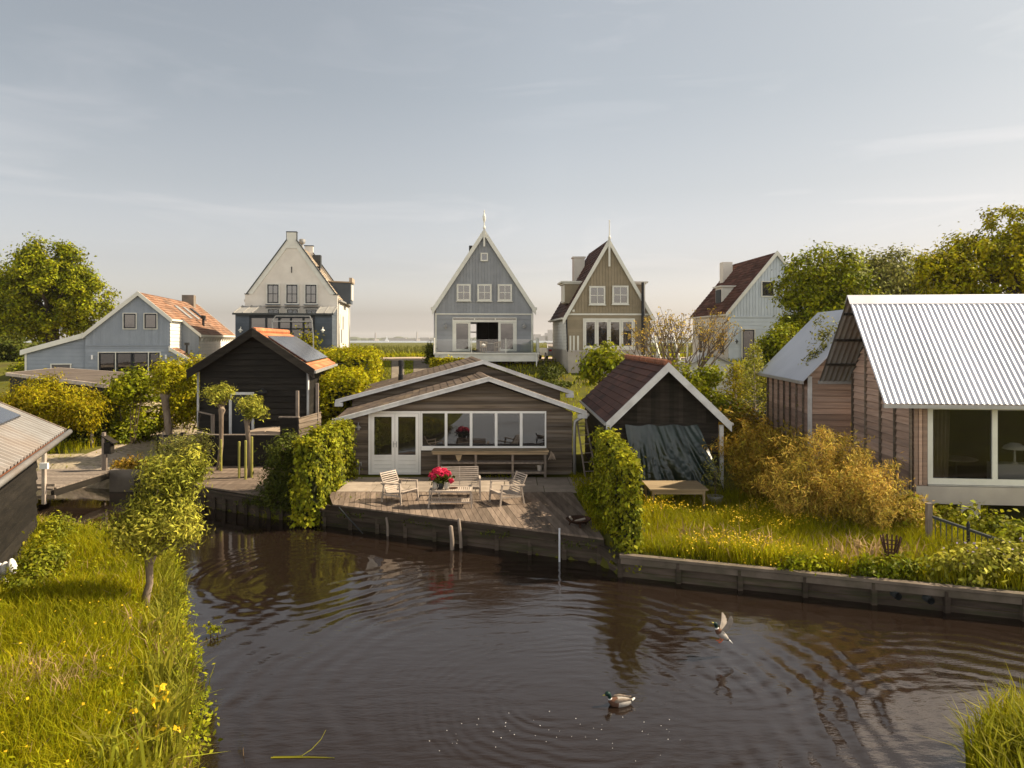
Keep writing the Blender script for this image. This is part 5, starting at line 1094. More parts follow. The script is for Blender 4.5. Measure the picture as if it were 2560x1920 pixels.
    win(r, 2.3, 3.3, 1.0, zf - .75, -.25, 1, 1, .14, name='door'); pipe(r, [(-w + .35, -2.35, zf - .15), (-w + .35, -2.35, 1.5)], .05, 'zinc'); pipe(r, [(w + .12, -2.35, zf - .15), (w + .12, -2.35, 1.0)], .05, 'white_paint'); pipe(r, [(w + .05, -.1, ze - .4), (w + .05, -.1, zf)], .05, 'white_paint'); pipe(r, [(-w - .1, -.05, ze - .4), (-w - .1, -.05, 2)], .06, 'zinc')
blue_house()
def rattan(name, label, x, y, rz, sz=1.0):
    r = thing(name, label, 'chair', (x, y, 3.6), rz, 'rattan chairs on the balcony', local=True)
    mb = MB(); mb.lathe((0, 0, .38), [(.24, 0), (.26, .04), (.2, .06)], 12); mb.build('seat', M['yellow_timber'], r)
    mb = MB()
    for i in range(9): a = R(60 + i * 30); b = R(60 + (i + 1) * 30); mb.bar((.27 * math.cos(a), .27 * math.sin(a), .62 + .2 * abs(math.sin(a / 2))), (.27 * math.cos(b), .27 * math.sin(b), .62 + .2 * abs(math.sin(b / 2))), .05, .05); mb.bar((.25 * math.cos(a), .25 * math.sin(a), .42), (.27 * math.cos(a), .27 * math.sin(a), .62 + .2 * abs(math.sin(a / 2))), .03, .03)
    mb.build('backrest', M['yellow_timber'], r)
    for a in (45, 135, 225, 315): mb = MB(); mb.bar((.24 * math.cos(R(a)), .24 * math.sin(R(a)), 0), (.2 * math.cos(R(a)), .2 * math.sin(R(a)), .4), .04, .04); mb.build('leg', M['yellow_timber'], r)
rattan('rattan_chair', 'yellow rattan chair on the glass balcony, the one with a cushion', -2.15, 53.6, R(-60)); rattan('rattan_chair', 'yellow rattan chair on the glass balcony beside the open right door', -1.12, 53.6, R(200))
r = thing('bistro_table', 'small round table between the two rattan chairs on the balcony', 'table', (-1.6, 53.9, 3.6)); mb = MB(); mb.lathe((-1.6, 53.9, 4.28), [(.28, 0), (.3, .03)], 14); mb.build('tabletop', M['white_paint'], r); mb = MB(); mb.tube([(-1.6, 53.9, 3.6), (-1.6, 53.9, 4.28)], .03, 6); mb.build('leg', M['grey_metal'], r)
mb = MB(); mb.lathe((-2.17, 53.52, 4.05), [(.05, -.02), (.16, .05), (.18, .14), (.05, .22)], 9); o = mb.build('cushion', M['white_plastic']); tag(o, 'pale cushion on the left balcony chair', 'cushion'); seat_origin(o)

def white_gable_house():
    r = thing('gabled_house', 'tall cream rendered gable house with stepped top and three dark windows', 'house', (-17.07, 55, 0), R(7), local=True)
    w, zs, zp, zb, zc, d = 3.48, 8.05, 8.2, 12.25, 12.88, 8.5; hw = .36
    out = [(-w, 1.5), (w, 1.5), (w, zs), (w - .15, zs), (hw, zb), (hw, zc), (-hw, zc), (-hw, zb), (-w + .15, zs), (-w, zs)]
    mb = MB(); mb.prism([(-w, 1.5), (w, 1.5), (w, zs), (-w, zs)], 0, .3); mb.prism([(-w + .15, zs), (w - .15, zs), (hw, zb), (-hw, zb)], 0, .3); mb.box(-hw, hw, 0, .3, zb, zc)
    mb.build('wall', M['cream_render'], r)
    mb = MB(); mb.prism([(-w + .15, zs), (w - .15, zs), (hw, zb), (-hw, zb)], d - .3, d); mb.box(-w, w, d - .3, d, 1.5, zs); mb.box(-hw, hw, d - .3, d, zb, zc); mb.build('rear_wall', M['cream_render'], r)
    for a_, b_ in ((w - .28, w - .002), (-w + .002, -w + .28)): sb = MB(); sb.box(a_, b_, .3, d - .3, 1.5, zs - .35); sb.build('side_wall', M['white_boards'], r)
    # raised band along the gable edges, dark coping
    bd = MB()
    for s in (-1, 1):
        a, b = (s * (w - .15), zs + .03), (s * hw, zb + .03); bd.prism([a, b, (b[0] - s * .0, b[1] - .62), (a[0] - s * .42, a[1])], -.05, -.002)
    bd.box(-hw, hw, -.05, -.002, zb - .62, zc); bd.build('gable_band', M['white_paint'], r)
    cp = MB()
    for s in (-1, 1): cp.bar((s * (w - .13), .12, zs + .05), (s * hw, .12, zb + .05), .5, .07); cp.box(min(s * (w + .04), s * (w - .32)), max(s * (w + .04), s * (w - .32)), -.08, .38, zs + .002, zs + .06)
    c2 = MB()
    for s in (-1, 1): c2.bar((s * (w - .13), d - .15, zs + .05), (s * hw, d - .15, zb + .05), .4, .07)
    c2.box(-hw - .05, hw + .05, d - .35, d + .05, zc, zc + .07); c2.build('coping', M['grey_metal'], r)
    cp.box(-hw - .05, hw + .05, -.08, .36, zc, zc + .07); cp.box(-hw - .04, -hw, -.05, .3, zb, zc); cp.box(hw, hw + .04, -.05, .3, zb, zc); cp.build('coping', M['grey_metal'], r)
    rf = MB()
    for s in (-1, 1): slab(rf, (s * (w + .12), zs - .45), (0, zb + .05), .32, d - .32, .12); slope_rows(rf, (s * (w + .12), zs - .45), (0, zb + .05), .33, d - .33, .32, .04)
    roof = rf.build('roof', M['sand_tile'], r)
    ch = MB(); ch.box(.45, 1.15, d - 1.2, d - .5, 10.6, 12.0); ch.build('chimney', M['grey_metal'], roof)
    ch = MB(); ch.lathe((.62, 1.0, 11.5), [(.10, 0), (.10, .6), (.22, .65), (.26, .78), (.26, .95), (.12, 1.02)], 12); ch.build('roof_fan', M['zinc'], roof)
    ch = MB(); ch.box(1.3, 1.55, 4.2, 4.45, 10.0, 10.7); ch.build('vent', M['black_metal'], roof)
    # dormer on the right slope
    dm = MB(); dm.box(2.2, 4.05, 4.2, 5.9, 7.6, 9.35); dm.build('dormer', M['slate_paint'], roof); dm = MB(); slab(dm, (2.0, 9.5), (4.2, 9.42), 4.05, 6.05, .1); dm.box(3.95, 4.2, 4.0, 6.1, 9.35, 9.75); dm.build('dormer_roof', M['sand_tile'], roof)
    dm = MB(); dm.box(4.05, 4.12, 4.3, 5.8, 7.9, 9.2); dm.build('dormer_window', M['white_paint'], roof)
    gt = MB(); gt.bar((w + .16, .3, zs - .42), (w + .16, d - .3, zs - .42), .14, .12); gt.build('gutter', M['zinc'], r); pipe(r, [(w + .05, .55, zs - .5), (w + .05, .55, 1.5)], .06, 'zinc'); pipe(r, [(w + .05, d - .3, zs - .5), (w + .05, d - .3, 1.5)], .06, 'zinc')
    for a, b in ((-1.80, -.96), (-.38, .46), (1.05, 1.89)):
        f = win(r, a - .08, b + .08, 7.30, 8.90, -.02, 2, 2, .08, 'white_paint', 'pane_sky', sash='black_frame', sill='slate_paint', mw=.05)
    mb = MB(); mb.box(-.03, .03, -.04, -.002, 9.75, 10.22); mb.build('wall_anchor', M['black_metal'], r)
    for z, u0, u1 in ((6.1, 1.2, 1.5), (6.0, 3.5, 3.8), (4.9, 2.4, 2.6)): mb = MB(); mb.box(w, w + .03, u0, u1, z - .6, z + .5); mb.build('side_window', M['black_frame'], r)
    # the lower slate-blue extension in front with its glass roof
    y0 = -2.6; xl, xr = -w - .05, w - .1; ez, tz = 6.52, 7.16
    sl = MB(); sl.rows((0, y0, 0), (1, 0, 0), (0, 0, 1), (0, -1, 0), [(xl, 1), (xr, 1), (xr, ez - .1), (xl, ez - .1)], .2, .012, [(-2.55, 2.15, 1.0, 6.35)]); sl.rows((xr, y0, 0), (0, 1, 0), (0, 0, 1), (1, 0, 0), [(0, 1), (2.6, 1), (2.6, tz - .1), (0, ez - .1)], .2, .012); sl.box(xl, xl + .1, y0 + .01, 0, 1, ez - .1)
    sl.build('extension_wall', M['slate_paint'], r)
    mb = MB(); mb.box(xl + .1, xr - .02, -.04, -.01, 1, 6.4); mb.box(xl + .1, xr - .1, y0 + .1, -.04, 3.3, 3.45); mb.build('interior', M['interior'], r)
    for (a, b, us) in ((xl - .1, -2.35, (xl - .1, xl + .55, -2.35)), (2.25, xr + .12, (2.25, 2.85, xr + .08))):
        rr = MB(); rr.prism([(y0 - .15, ez), (-.01, tz), (-.01, tz - .06), (y0 - .15, ez - .06)], a, b, 'x')
        for u in us: rr.bar((u, y0 - .15, ez + .03), (u, -.02, tz + .03), .05, .06)
        rr.build('zinc_roof', M['zinc'], r)
    gl = MB(); gl.prism([(y0 - .15, ez + .005), (-.01, tz + .005), (-.01, tz - .02), (y0 - .15, ez - .02)], -2.35, 2.25, 'x'); gl.build('roof_glazing', M['pane_roof'], r)
    gt = MB(); gt.box(xl - .15, xr + .15, y0 - .30, y0 - .16, ez - .13, ez + .0); gt.build('gutter', M['grey_metal'], r)
    f = MB(); z1 = 6.35
    for u in (-2.55, -1.42, -.5, .35, 1.25, 2.0): f.box(u, u + .15, y0 - .04, y0 + .1, 1.0, z1)
    f.box(-2.4, 2.0, y0 - .035, y0 + .09, z1 - .2, z1 - .001); f.box(-2.4, 2.0, y0 - .032, y0 + .088, 5.30, 5.42); g = f.build('glazed_front', M['black_frame'], r)
    for u0, u1 in ((-2.4, -1.42), (-1.27, -.5), (-.35, .35), (.5, 1.25), (1.4, 2.0)): p = MB(); p.box(u0 - .02, u1 + .02, y0 + .02, y0 + .03, 1.0, z1 - .1); p.build('pane', M['pane_sky'], g)
    # open gate-like frame standing on the terrace in front
    po = MB()
    for a, b in (((-.7, 5.9), (-.45, 6.28)), ((-.45, 6.28), (1.95, 6.28)), ((1.95, 6.28), (2.1, 5.9)), ((2.1, 5.9), (2.2, 4.7)), ((-.7, 5.9), (2.1, 5.9))): po.bar((a[0], y0 - 1.1, a[1]), (b[0], y0 - 1.1, b[1]), .09, .07)
    po.bar((-.68, y0 - 1.1, 5.9), (-.68, y0 - 1.1, 2), .09, .07); po.bar((2.2, y0 - 1.1, 4.7), (2.2, y0 - 1.1, 2), .09, .07); po.build('porch_frame', M['zinc'], r)
    wall_lamp(r, -3.1, y0, 5.25, 'white_paint', 1.8); wall_lamp(r, 2.75, y0, 5.25, 'white_paint', 1.8)
    P = RNG.normal(0, 1, (500, 3)) * [.45, .2, .45] + [1.7, y0 - .5, 4.2]; leaves('foliage', P, RNG.normal(0, 1, (500, 3)), .2, .13, M['leaf_bright'], r)
white_gable_house()

def olive_house():
    r = thing('gabled_house', 'olive-brown gabled house with dark roof, dormers and black flue pipe', 'house', (7.08, 52, 0), R(3.5), local=True)
    w, zf, zt, ze, za, d = 3.1, 3.8, 6.42, 6.55, 11.85, 8.5; q = (za - ze) / 3.2
    mb = MB(); mb.rows((0, 0, 0), (1, 0, 0), (0, 0, 1), (0, -1, 0), [(-w, zf), (w, zf), (w, zt), (-w, zt)], .22, .016, [(-1.9, 1.94, zf + .02, 6.12)])
    gp = [(-w, zt), (w, zt), (w, ze), (0, za - .3), (-w, ze)]; mb.rows((0, 0, 0), (0, 0, 1), (1, 0, 0), (0, -1, 0), [(b, a) for a, b in gp], .22, .012)
    mb.prism([(-w + .02, zf), (w - .02, zf), (w - .02, ze), (0, za - .34), (-w + .02, ze)], .14, d); mb.build('wall', M['olive_paint'], r)
    sd = MB(); sd.rows((-w, d, 0), (0, -1, 0), (0, 0, 1), (-1, 0, 0), [(0, zf - .2), (d, zf - .2), (d, ze), (0, ze)], .24, .02); sd.box(-w - .03, -w + .02, 1.8, 2.5, 4.3, 6.1); sd.build('side_wall', M['white_boards'], r)
    bs = MB(); bs.box(-w - .05, w + .05, -.1, d, .2, zf); bs.box(-1.5, w + .1, -1.6, -.1, .2, zf - .35); bs.box(-w - .05, -w + .8, -1.2, -.1, .2, zf - .1); bs.build('base', M['pale_concrete'], r)
    rf = MB()
    for s in (-1, 1): slab(rf, (s * (w + .25), ze - .25 * q), (0, za), -.1, d + .2, .12); slope_rows(rf, (s * (w + .25), ze - .25 * q), (0, za), -.05, d + .2, .3, .035)
    roof = rf.build('roof', M['dark_red_tile'], r)
    bb = MB()
    for s in (-1, 1): barge(bb, (s * (w + .30), ze - .30 * q + .06), (0, za + .12), -.24, -.10, .46)
    bb.box(-w - .42, -w - .02, -.2, d, ze - .5, ze - .38); bb.build('bargeboard', M['white_paint'], roof)
    finial(r, 0, -.25, 11.9, 13.3, 9.9, ball=False)
    ch = MB(); ch.box(-1.65, -.75, 6.2, 7.1, 9.2, 11.25); ch.box(-1.73, -.67, 6.12, 7.18, 11.25, 11.37); ch.build('chimney', M['cream_render'], roof)
    for s, nm in ((-1, 'dormer'), (1, 'dormer')):
        x0, x1 = sorted((s * 1.9, s * 3.0)); dm = MB(); dm.box(x0, x1, 1.6, 3.6, 7.3, 8.85); o = dm.build('dormer', M['olive_paint'], roof)
        x0, x1 = sorted((s * 1.5, s * 3.3)); tp = MB(); tp.box(x0, x1, 1.4, 3.8, 8.85, 8.97); x0, x1 = sorted((s * 1.6, s * 3.15)); tp.box(x0, x1, 1.5, 3.7, 8.74, 8.849); tp.build('dormer_roof', M['white_paint'], o)
        x0, x1 = sorted((s * 3.0, s * 3.05)); tp = MB(); tp.box(x0, x1, 1.75, 3.45, 7.4, 8.7); tp.build('dormer_window', M['white_paint'], o)
    mb = MB(); mb.box(-w - .03, w + .03, -.08, -.02, zt - .06, zt + .06); mb.build('trim', M['white_paint'], r)
    win(r, -1.45, -.27, 7.12, 8.48, -.02, 2, 2, .12, 'white_paint', 'pane_sky', sill='white_paint', mw=.05); win(r, .25, 1.45, 7.15, 8.52, -.02, 2, 2, .12, 'white_paint', 'pane_sky', sill='white_paint', mw=.05)
    f = MB(); a, b, z0, z1 = -1.9, 1.94, zf + .02, 6.12; f.box(a, b, -.05, .1, z1 - .14, z1); f.box(a, b, -.05, .1, z0, z0 + .12); f.box(a, a + .1, -.05, .1, z0 + .12, z1 - .14); f.box(b - .1, b, -.05, .1, z0 + .12, z1 - .14); g = f.build('french_windows', M['white_paint'], r)
    ww = (b - a - .2) / 4
    for i in range(4):
        u0 = a + .1 + ww * i; u1 = u0 + ww; k = .14; s = MB(); s.box(u0 + .01, u0 + k, -.03, .07, z0 + .12, z1 - .14); s.box(u1 - k, u1 - .01, -.03, .07, z0 + .12, z1 - .14); s.box(u0 + k, u1 - k, -.03, .07, z0 + .12, z0 + .3); s.box(u0 + k, u1 - k, -.03, .07, z1 - .27, z1 - .14); lf = s.build('window_leaf', M['white_paint'], g)
        s = MB(); s.box(u0 + k * .8, u1 - k * .8, .02, .03, z0 + .2, z1 - .2); s.build('pane', M['pane_dark'], lf)
    pipe(r, [(2.48, -.35, 2.6), (2.48, -.35, 8.75)], .14, 'black_metal', 'flue'); pipe(r, [(-w - .02, -.06, ze - .3), (-w + .05, -.08, zf), (-w + .1, -.2, .5)], .05, 'black_metal')
    for u in (-3.0, -2.75, -2.45): mb = MB(); mb.box(u - .06, u + .06, -1.25, -1.17, zf, zf + 1.05); mb.build('railing_post', M['white_paint'], r)
    mb = MB(); mb.box(-2.68, -2.52, -.06, -.02, 6.6, 6.76); mb.build('vent', M['white_paint'], r)
    # terrace rail right of the house
    for u in (2.6, 3.2, 3.9, 4.6, 5.4): mb = MB(); mb.box(u - .05, u + .05, -1.5, -1.4, zf - .6, zf + .9); mb.build('railing_post', M['white_paint'], r)
    for a, b in (((2.9, zf + 1.0), (3.5, 1.7)), ((4.3, zf + 1.0), (5.0, 1.4))): mb = MB(); mb.bar((a[0], -1.8, a[1]), (b[0], -2.6, b[1]), .12, .12); mb.build('stair_rail', M['white_paint'], r)
    mb = MB(); mb.box(2.5, 5.5, -1.48, -1.42, zf + .82, zf + .9); mb.box(2.5, 5.5, -1.48, -1.42, zf + .3, zf + .36); mb.box(2.5, 5.5, -1.48, -1.42, zf - .2, zf - .12); mb.build('railing', M['silver_timber'], r)
olive_house()

def pale_house():
    r = thing('gabled_house', 'pale blue gabled house with dark red roof half hidden by trees', 'house', (21.6, 58, 0), R(3.5), local=True)
    w, ze, za, d = 4.0, 6.95, 11.7, 9.2; q = (za - ze) / w
    mb = MB(); mb.rows((0, 0, 0), (1, 0, 0), (0, 0, 1), (0, -1, 0), [(-w, 1.8), (w, 1.8), (w, 6.4), (-w, 6.4)], .3, .012); mb.rows((0, 0, 0), (0, 0, 1), (1, 0, 0), (0, -1, 0), [(6.4, -w), (6.4, w), (ze, w), (za - .2, 0), (ze, -w)], .25, .01)
    mb.prism([(-w + .02, 1.5), (w - .02, 1.5), (w - .02, ze), (0, za - .22), (-w + .02, ze)], .12, d); mb.build('wall', M['pale_blue_paint'], r)
    sd = MB(); sd.rows((-w, d, 0), (0, -1, 0), (0, 0, 1), (-1, 0, 0), [(0, 1.5), (d, 1.5), (d, ze), (0, ze)], .26, .02); sd.build('side_wall', M['white_boards'], r)
    for y in (1.0, 6.5): mb = MB(); mb.box(-w - .05, -w - .022, y, y + .8, 3.4, 5.1); mb.build('side_window', M['black_frame'], r)
    rf = MB()
    for s in (-1, 1): slab(rf, (s * (w + .2), ze - .2 * q), (0, za), -.1, d + .2, .14); slope_rows(rf, (s * (w + .2), ze - .2 * q), (0, za), -.05, d + .2, .33, .04)
    roof = rf.build('roof', M['brown_thatch_tile'], r)
    bb = MB()
    for s in (-1, 1): barge(bb, (s * (w + .25), ze - .25 * q + .08), (0, za + .12), -.22, -.10, .40)
    bb.box(-w - .3, -w - .02, -.2, d, ze - .42, ze - .3); bb.build('bargeboard', M['white_paint'], roof)
    mb = MB(); mb.box(-w - .02, w + .02, -.06, -.02, 6.36, 6.48); mb.build('trim', M['pale_blue_paint'], r)
    ch = MB(); ch.box(-1.6, -.7, d - 1.4, d - .5, 9.5, 11.75); ch.build('chimney', M['cream_render'], roof)
    dm = MB(); dm.box(-3.3, -1.6, 3.4, 5.0, 7.4, 9.1); o = dm.build('dormer', M['white_boards'], roof); dm = MB(); dm.box(-3.5, -1.4, 3.2, 5.2, 9.1, 9.22); dm.build('dormer_roof', M['white_paint'], o)
    dm = MB(); dm.box(-3.36, -3.302, 3.6, 4.8, 7.6, 8.9); dm.build('dormer_window', M['black_frame'], o); dm = MB(); dm.box(-3.2, -2.2, 3.36, 3.398, 7.5, 8.9); dm.build('dormer_side', M['white_paint'], o)
    win(r, -1.3, -.2, 8.05, 9.35, -.02, 2, 2, .08, 'white_paint', 'pane_sky', sash='black_frame'); win(r, -2.95, -1.8, 2.9, 5.45, -.02, 1, 1, .08, 'white_paint', 'pane_dark', sash='black_frame', name='door')
    wall_lamp(r, -3.4, 0, 4.4, 'black_metal', 1.6)
pale_house()

def farm_house():
    r = thing('gabled_house', 'low grey-blue gabled house with orange tiled roof and side lean-tos', 'house', (-26.3, 50, 0), R(12), local=True)
    q = .85; za = 7.9; xl, xr, xw = -3.4, 2.05, 3.3; zl, zr, zw = za - 3.4 * q, za - 2.05 * q, za - 3.3 * q; zb = .8; dj = 3.2; D = 18
    mb = MB(); zt = 4.15
    mb.rows((0, 0, 0), (1, 0, 0), (0, 0, 1), (0, -1, 0), [(xl, zb), (xr, zb), (xr, zt), (xl, zt)], .26, .02, [(-2.6, 1.45, 1.6, 3.72)])
    mb.rows((0, 0, 0), (0, 0, 1), (1, 0, 0), (0, -1, 0), [(zt, xl), (zt, xr), (zr - .15, xr), (za - .2, 0), (zl - .15, xl)], .16, .006)
    mb.prism([(xl + .02, zb), (xr - .02, zb), (xr - .02, zr - .2), (0, za - .25), (xl + .02, zl - .2)], .13, dj); mb.prism([(xl + .02, zb), (xw - .02, zb), (xw - .02, zw - .2), (0, za - .25), (xl + .02, zl - .2)], dj, D)
    mb.rows((0, dj - .01, 0), (0, 0, 1), (1, 0, 0), (0, -1, 0), [(zb, xr), (zb, xw), (zw - .15, xw), (zr - .15, xr)], .16, .006); mb.build('wall', M['blue_grey_paint'], r)
    sd = MB(); sd.rows((xr, 0, 0), (0, 1, 0), (0, 0, 1), (1, 0, 0), [(0, zb), (dj, zb), (dj, zr - .2), (0, zr - .2)], .26, .03); sd.rows((xw, dj, 0), (0, 1, 0), (0, 0, 1), (1, 0, 0), [(0, zb), (D - dj, zb), (D - dj, zw - .2), (0, zw - .2)], .26, .03); sd.build('side_wall', M['white_boards'], r)
    rf = MB(); slab(rf, (xl - .1, zl - .085), (0, za), -.15, D + .2, .12); slab(rf, (0, za), (xr + .1, zr - .085), -.15, dj - .1, .12); slab(rf, (0, za), (xw + .15, zw - .13), dj - .1, D + .2, .12)
    slope_rows(rf, (xl - .1, zl - .085), (0, za), -.1, D + .2, .3, .035); slope_rows(rf, (xr + .1, zr - .085), (0, za), -.1, dj - .05, .3, .035); slope_rows(rf, (xw + .15, zw - .13), (0, za), dj - .05, D + .2, .3, .035)
    roof = rf.build('roof', M['red_tile'], r)
    bb = MB(); barge(bb, (xl - .14, zl - .06), (0, za + .08), -.24, -.15, .32); barge(bb, (0, za + .08), (xr + .14, zr - .06), -.24, -.15, .32); barge(bb, (xr + .14, zr - .06), (xw + .2, zw - .12), dj - .2, dj - .11, .26); barge(bb, (0, za + .1), (xw + .2, zw - .12), D + .2, D + .28, .26)
    bb.box(xr + .06, xr + .2, -.2, dj - .1, zr - .26, zr - .12); bb.box(xw + .1, xw + .25, dj - .1, D + .25, zw - .30, zw - .15); bb.build('bargeboard', M['white_paint'], roof)
    br = MB()
    for i in range(14): y = dj + .6 + i * 1.05; br.prism([(xw + .02, zw - .75), (xw + .02, zw - .32), (xw + .30, zw - .32)], y - .05, y + .05)
    br.build('eave_bracket', M['white_paint'], r)
    ch = MB(); ch.box(-.5, .5, D - 3.5, D - 2.6, 6.9, 8.6); ch.build('chimney', M['concrete'], roof)
    for y, m in ((6.2, 'zinc'), (8.9, 'zinc'), (11.4, 'black_frame')):
        N_ = Vector((q, 0, 1)).normalized(); p = lambda x, yy, o: (x + N_.x * o, yy, za - x * q + N_.z * o); mb = MB(); a, b = .8, 2.0
        mb.add([p(a, y, .1), p(b, y, .1), p(b, y + .9, .1), p(a, y + .9, .1), p(a, y, 0), p(b, y, 0), p(b, y + .9, 0), p(a, y + .9, 0)], [(0, 1, 2, 3), (0, 4, 5, 1), (1, 5, 6, 2), (2, 6, 7, 3), (3, 7, 4, 0)]); s = mb.build('skylight', M[m], roof)
    mb = MB(); mb.tube([(2.6, 8.2, 5.6), (2.6, 8.2, 6.4)], .1, 8); mb.tube([(2.6, 8.2, 6.3), (2.6, 8.2, 6.55)], .2, 8); mb.build('vent', M['black_metal'], roof)
    for a, b in ((-1.0, -.1), (.35, 1.25)): win(r, a, b, 5.3, 6.45, -.01, 1, 1, .05, 'white_paint', 'pane_sky', sash='black_frame')
    f = MB(); z0, z1 = 1.6, 3.72; f.box(-2.6, 1.45, -.05, .1, z1 - .06, z1); 
    for u in (-2.6, -1.5, .62, 1.39): f.box(u, u + .06, -.05, .1, z0, z1 - .06)
    f.box(-2.54, 1.39, -.03, .1, z0, z0 + .06)
    g = f.build('sliding_doors', M['white_paint'], r)
    for u0, u1 in ((-2.54, -1.5), (-1.44, -.42), (-.38, .62), (.68, 1.39)):
        s = MB(); k = .09; s.box(u0, u0 + k, -.02, .08, z0 + .06, z1 - .06); s.box(u1 - k, u1, -.02, .08, z0 + .06, z1 - .06); s.box(u0 + k, u1 - k, -.02, .08, z1 - .15, z1 - .06); lf = s.build('sash', M['black_frame'], g); s = MB(); s.box(u0 + .05, u1 - .05, .03, .04, z0, z1 - .1); s.build('pane', M['pane_dark'], lf)
    mb = MB(); mb.box(xl, xr, -.05, -.022, zt - .04, zt + .05); mb.build('trim', M['blue_grey_paint'], r)
    for u in (-2.95, 1.8): mb = MB(); mb.box(u - .05, u + .05, -.12, -.02, 3.2, 3.5); mb.build('wall_lamp', M['white_plastic'], r)
    # left lean-to
    lx, lz = -7.2, 3.82; ln = MB(); ln.rows((0, .15, 0), (1, 0, 0), (0, 0, 1), (0, -1, 0), [(lx, zb), (xl, zb), (xl, zl - .2), (lx, lz - .12)], .26, .018); ln.prism([(lx + .02, zb), (xl, zb), (xl, zl - .25), (lx + .02, lz - .16)], .18, 9); ln.build('lean_to', M['blue_grey_paint'], r)
    lr = MB(); slab(lr, (lx - .15, lz), (xl + .02, zl + .02), -.05, 9.2, .1); slope_rows(lr, (lx - .15, lz), (xl + .02, zl + .02), 0, 9.2, .3, .03); o = lr.build('lean_to_roof', M['red_tile'], r); bb = MB(); barge(bb, (lx - .2, lz + .03), (xl + .0, zl + .05), -.13, -.05, .34); bb.build('bargeboard', M['white_paint'], o)
    win(r, -5.6, -4.3, 2.0, 2.92, .13, 1, 2, .07, 'white_paint', 'pane_dark'); mb = MB(); mb.box(lx, lx + .12, .1, .128, zb, lz - .2); mb.build('corner_board', M['white_paint'], r)
    # little tiled porch on the right
    pr = MB(); slab(pr, (xr, 4.0), (4.15, 2.75), -.2, 1.9, .1); slope_rows(pr, (4.15, 2.75), (xr, 4.0), -.15, 1.9, .25, .03); o = pr.build('porch_roof', M['red_tile'], r); bb = MB(); barge(bb, (xr - .02, 4.08), (4.2, 2.76), -.28, -.2, .26); bb.box(4.12, 4.25, -.2, 1.9, 2.58, 2.68); bb.build('bargeboard', M['white_paint'], o)
    pw = MB(); pw.rows((0, 0, 0), (1, 0, 0), (0, 0, 1), (0, -1, 0), [(xr + .01, zb), (3.95, zb), (3.95, 2.65), (xr + .01, 3.75)], .26, .02); pw.prism([(xr + .02, zb), (3.93, zb), (3.93, 2.65), (xr + .02, 3.75)], .03, 1.8); pw.build('porch_wall', M['blue_grey_paint'], r); pw = MB(); pw.rows((3.95, 0, 0), (0, 1, 0), (0, 0, 1), (1, 0, 0), [(0, zb), (1.8, zb), (1.8, 2.6), (0, 2.6)], .26, .02); pw.build('porch_side', M['white_boards'], r)
    mb = MB(); mb.tube([(2.9, 1.2, 3.3), (2.9, 1.2, 4.2)], .07, 8); mb.tube([(2.9, 1.2, 4.15), (2.9, 1.2, 4.35)], .18, 8); mb.build('flue', M['black_metal'], r)
farm_house()

def carport():
    r = thing('carport', 'low flat-roofed dark carport behind the yellow-green shrub', 'carport', (-24, 39, .2)); q = [(-28.9, 40.6), (-30.6, 48.0), (-19.8, 39.0), (-17.4, 30.4)]; q = [q[0], q[3], q[2], q[1]]
    mb = MB(); mb.prism(q, 2.56, 2.68, 'z'); mb.build('roof', M['flat_felt'], r)
    e = MB()
    for a, b in zip(q, q[1:] + q[:1]): e.bar((*a, 2.60), (*b, 2.60), .10, .17)
    e.build('fascia', M['pale_timber'], r)
    ins = [tuple(.955 * c + .045 * m for c, m in zip(p, (-24.2, 39.6))) for p in q]; mb = MB(); mb.prism(ins, -.1, 2.55, 'z'); mb.build('wall', M['black_timber'], r)
carport()

# ---------------------------------------------------------------- parked cars behind the houses
def car(name, label, loc, rz, paint):
    r = thing(name, label, 'car', loc, rz, local=True)
    side = [(-2.05, .35), (-2.1, .75), (-1.95, .95), (-1.75, 1.0), (-1.35, 1.42), (-.2, 1.48), (.45, 1.36), (1.05, .98), (1.85, .85), (2.1, .65), (2.1, .35)]
    body = [(x, min(z, 1.0)) for x, z in side]; mb = MB(); mb.prism([(x, z) for x, z in body], -.84, .84); b = mb.build('body', paint, r)
    mb = MB(); mb.prism([(-1.75, 1.003), (-1.35, 1.42), (-.2, 1.48), (.45, 1.36), (1.05, 1.003)], -.72, .72); mb.build('windows', M['pane_dark'], r); mb = MB(); mb.prism([(-1.37, 1.425), (-.2, 1.485), (.47, 1.365), (.45, 1.42), (-.2, 1.53), (-1.35, 1.47)], -.70, .70); mb.build('roof', paint, r)
    for x in (-1.3, 1.3):
        for y in (-.78, .78): mb = MB(); mb.tube([(x, y - .1, .32), (x, y + .1, .32)], .32, 16); w = mb.build('wheel', M['black_metal'], r); mb = MB(); mb.tube([(x, y - .11, .32), (x, y + .11, .32)], .18, 12); mb.build('rim', M['zinc'], w)
    for y in (-.62, .62): mb = MB(); mb.box(-2.13, -2.0, y - .12, y + .12, .74, .90); mb.build('tail_light', M['tail_red'], r)
mat('tail_red', (.45, .02, .02), rough=.3); mat('car_silver', (.55, .55, .55), rough=.3, metal=.4); mat('car_dark', (.02, .024, .03), rough=.25)
car('parked_car', 'silver car with red tail light parked beside the grey-blue house', (X(1352, 61) + 1.0, 62, G(3, 62) + .03), R(100), M['car_silver'])
car('parked_car', 'dark car parked under the young trees behind the tarp shed', (12.6, 36.5, G(12.6, 36.5)), R(15), M['car_dark'])
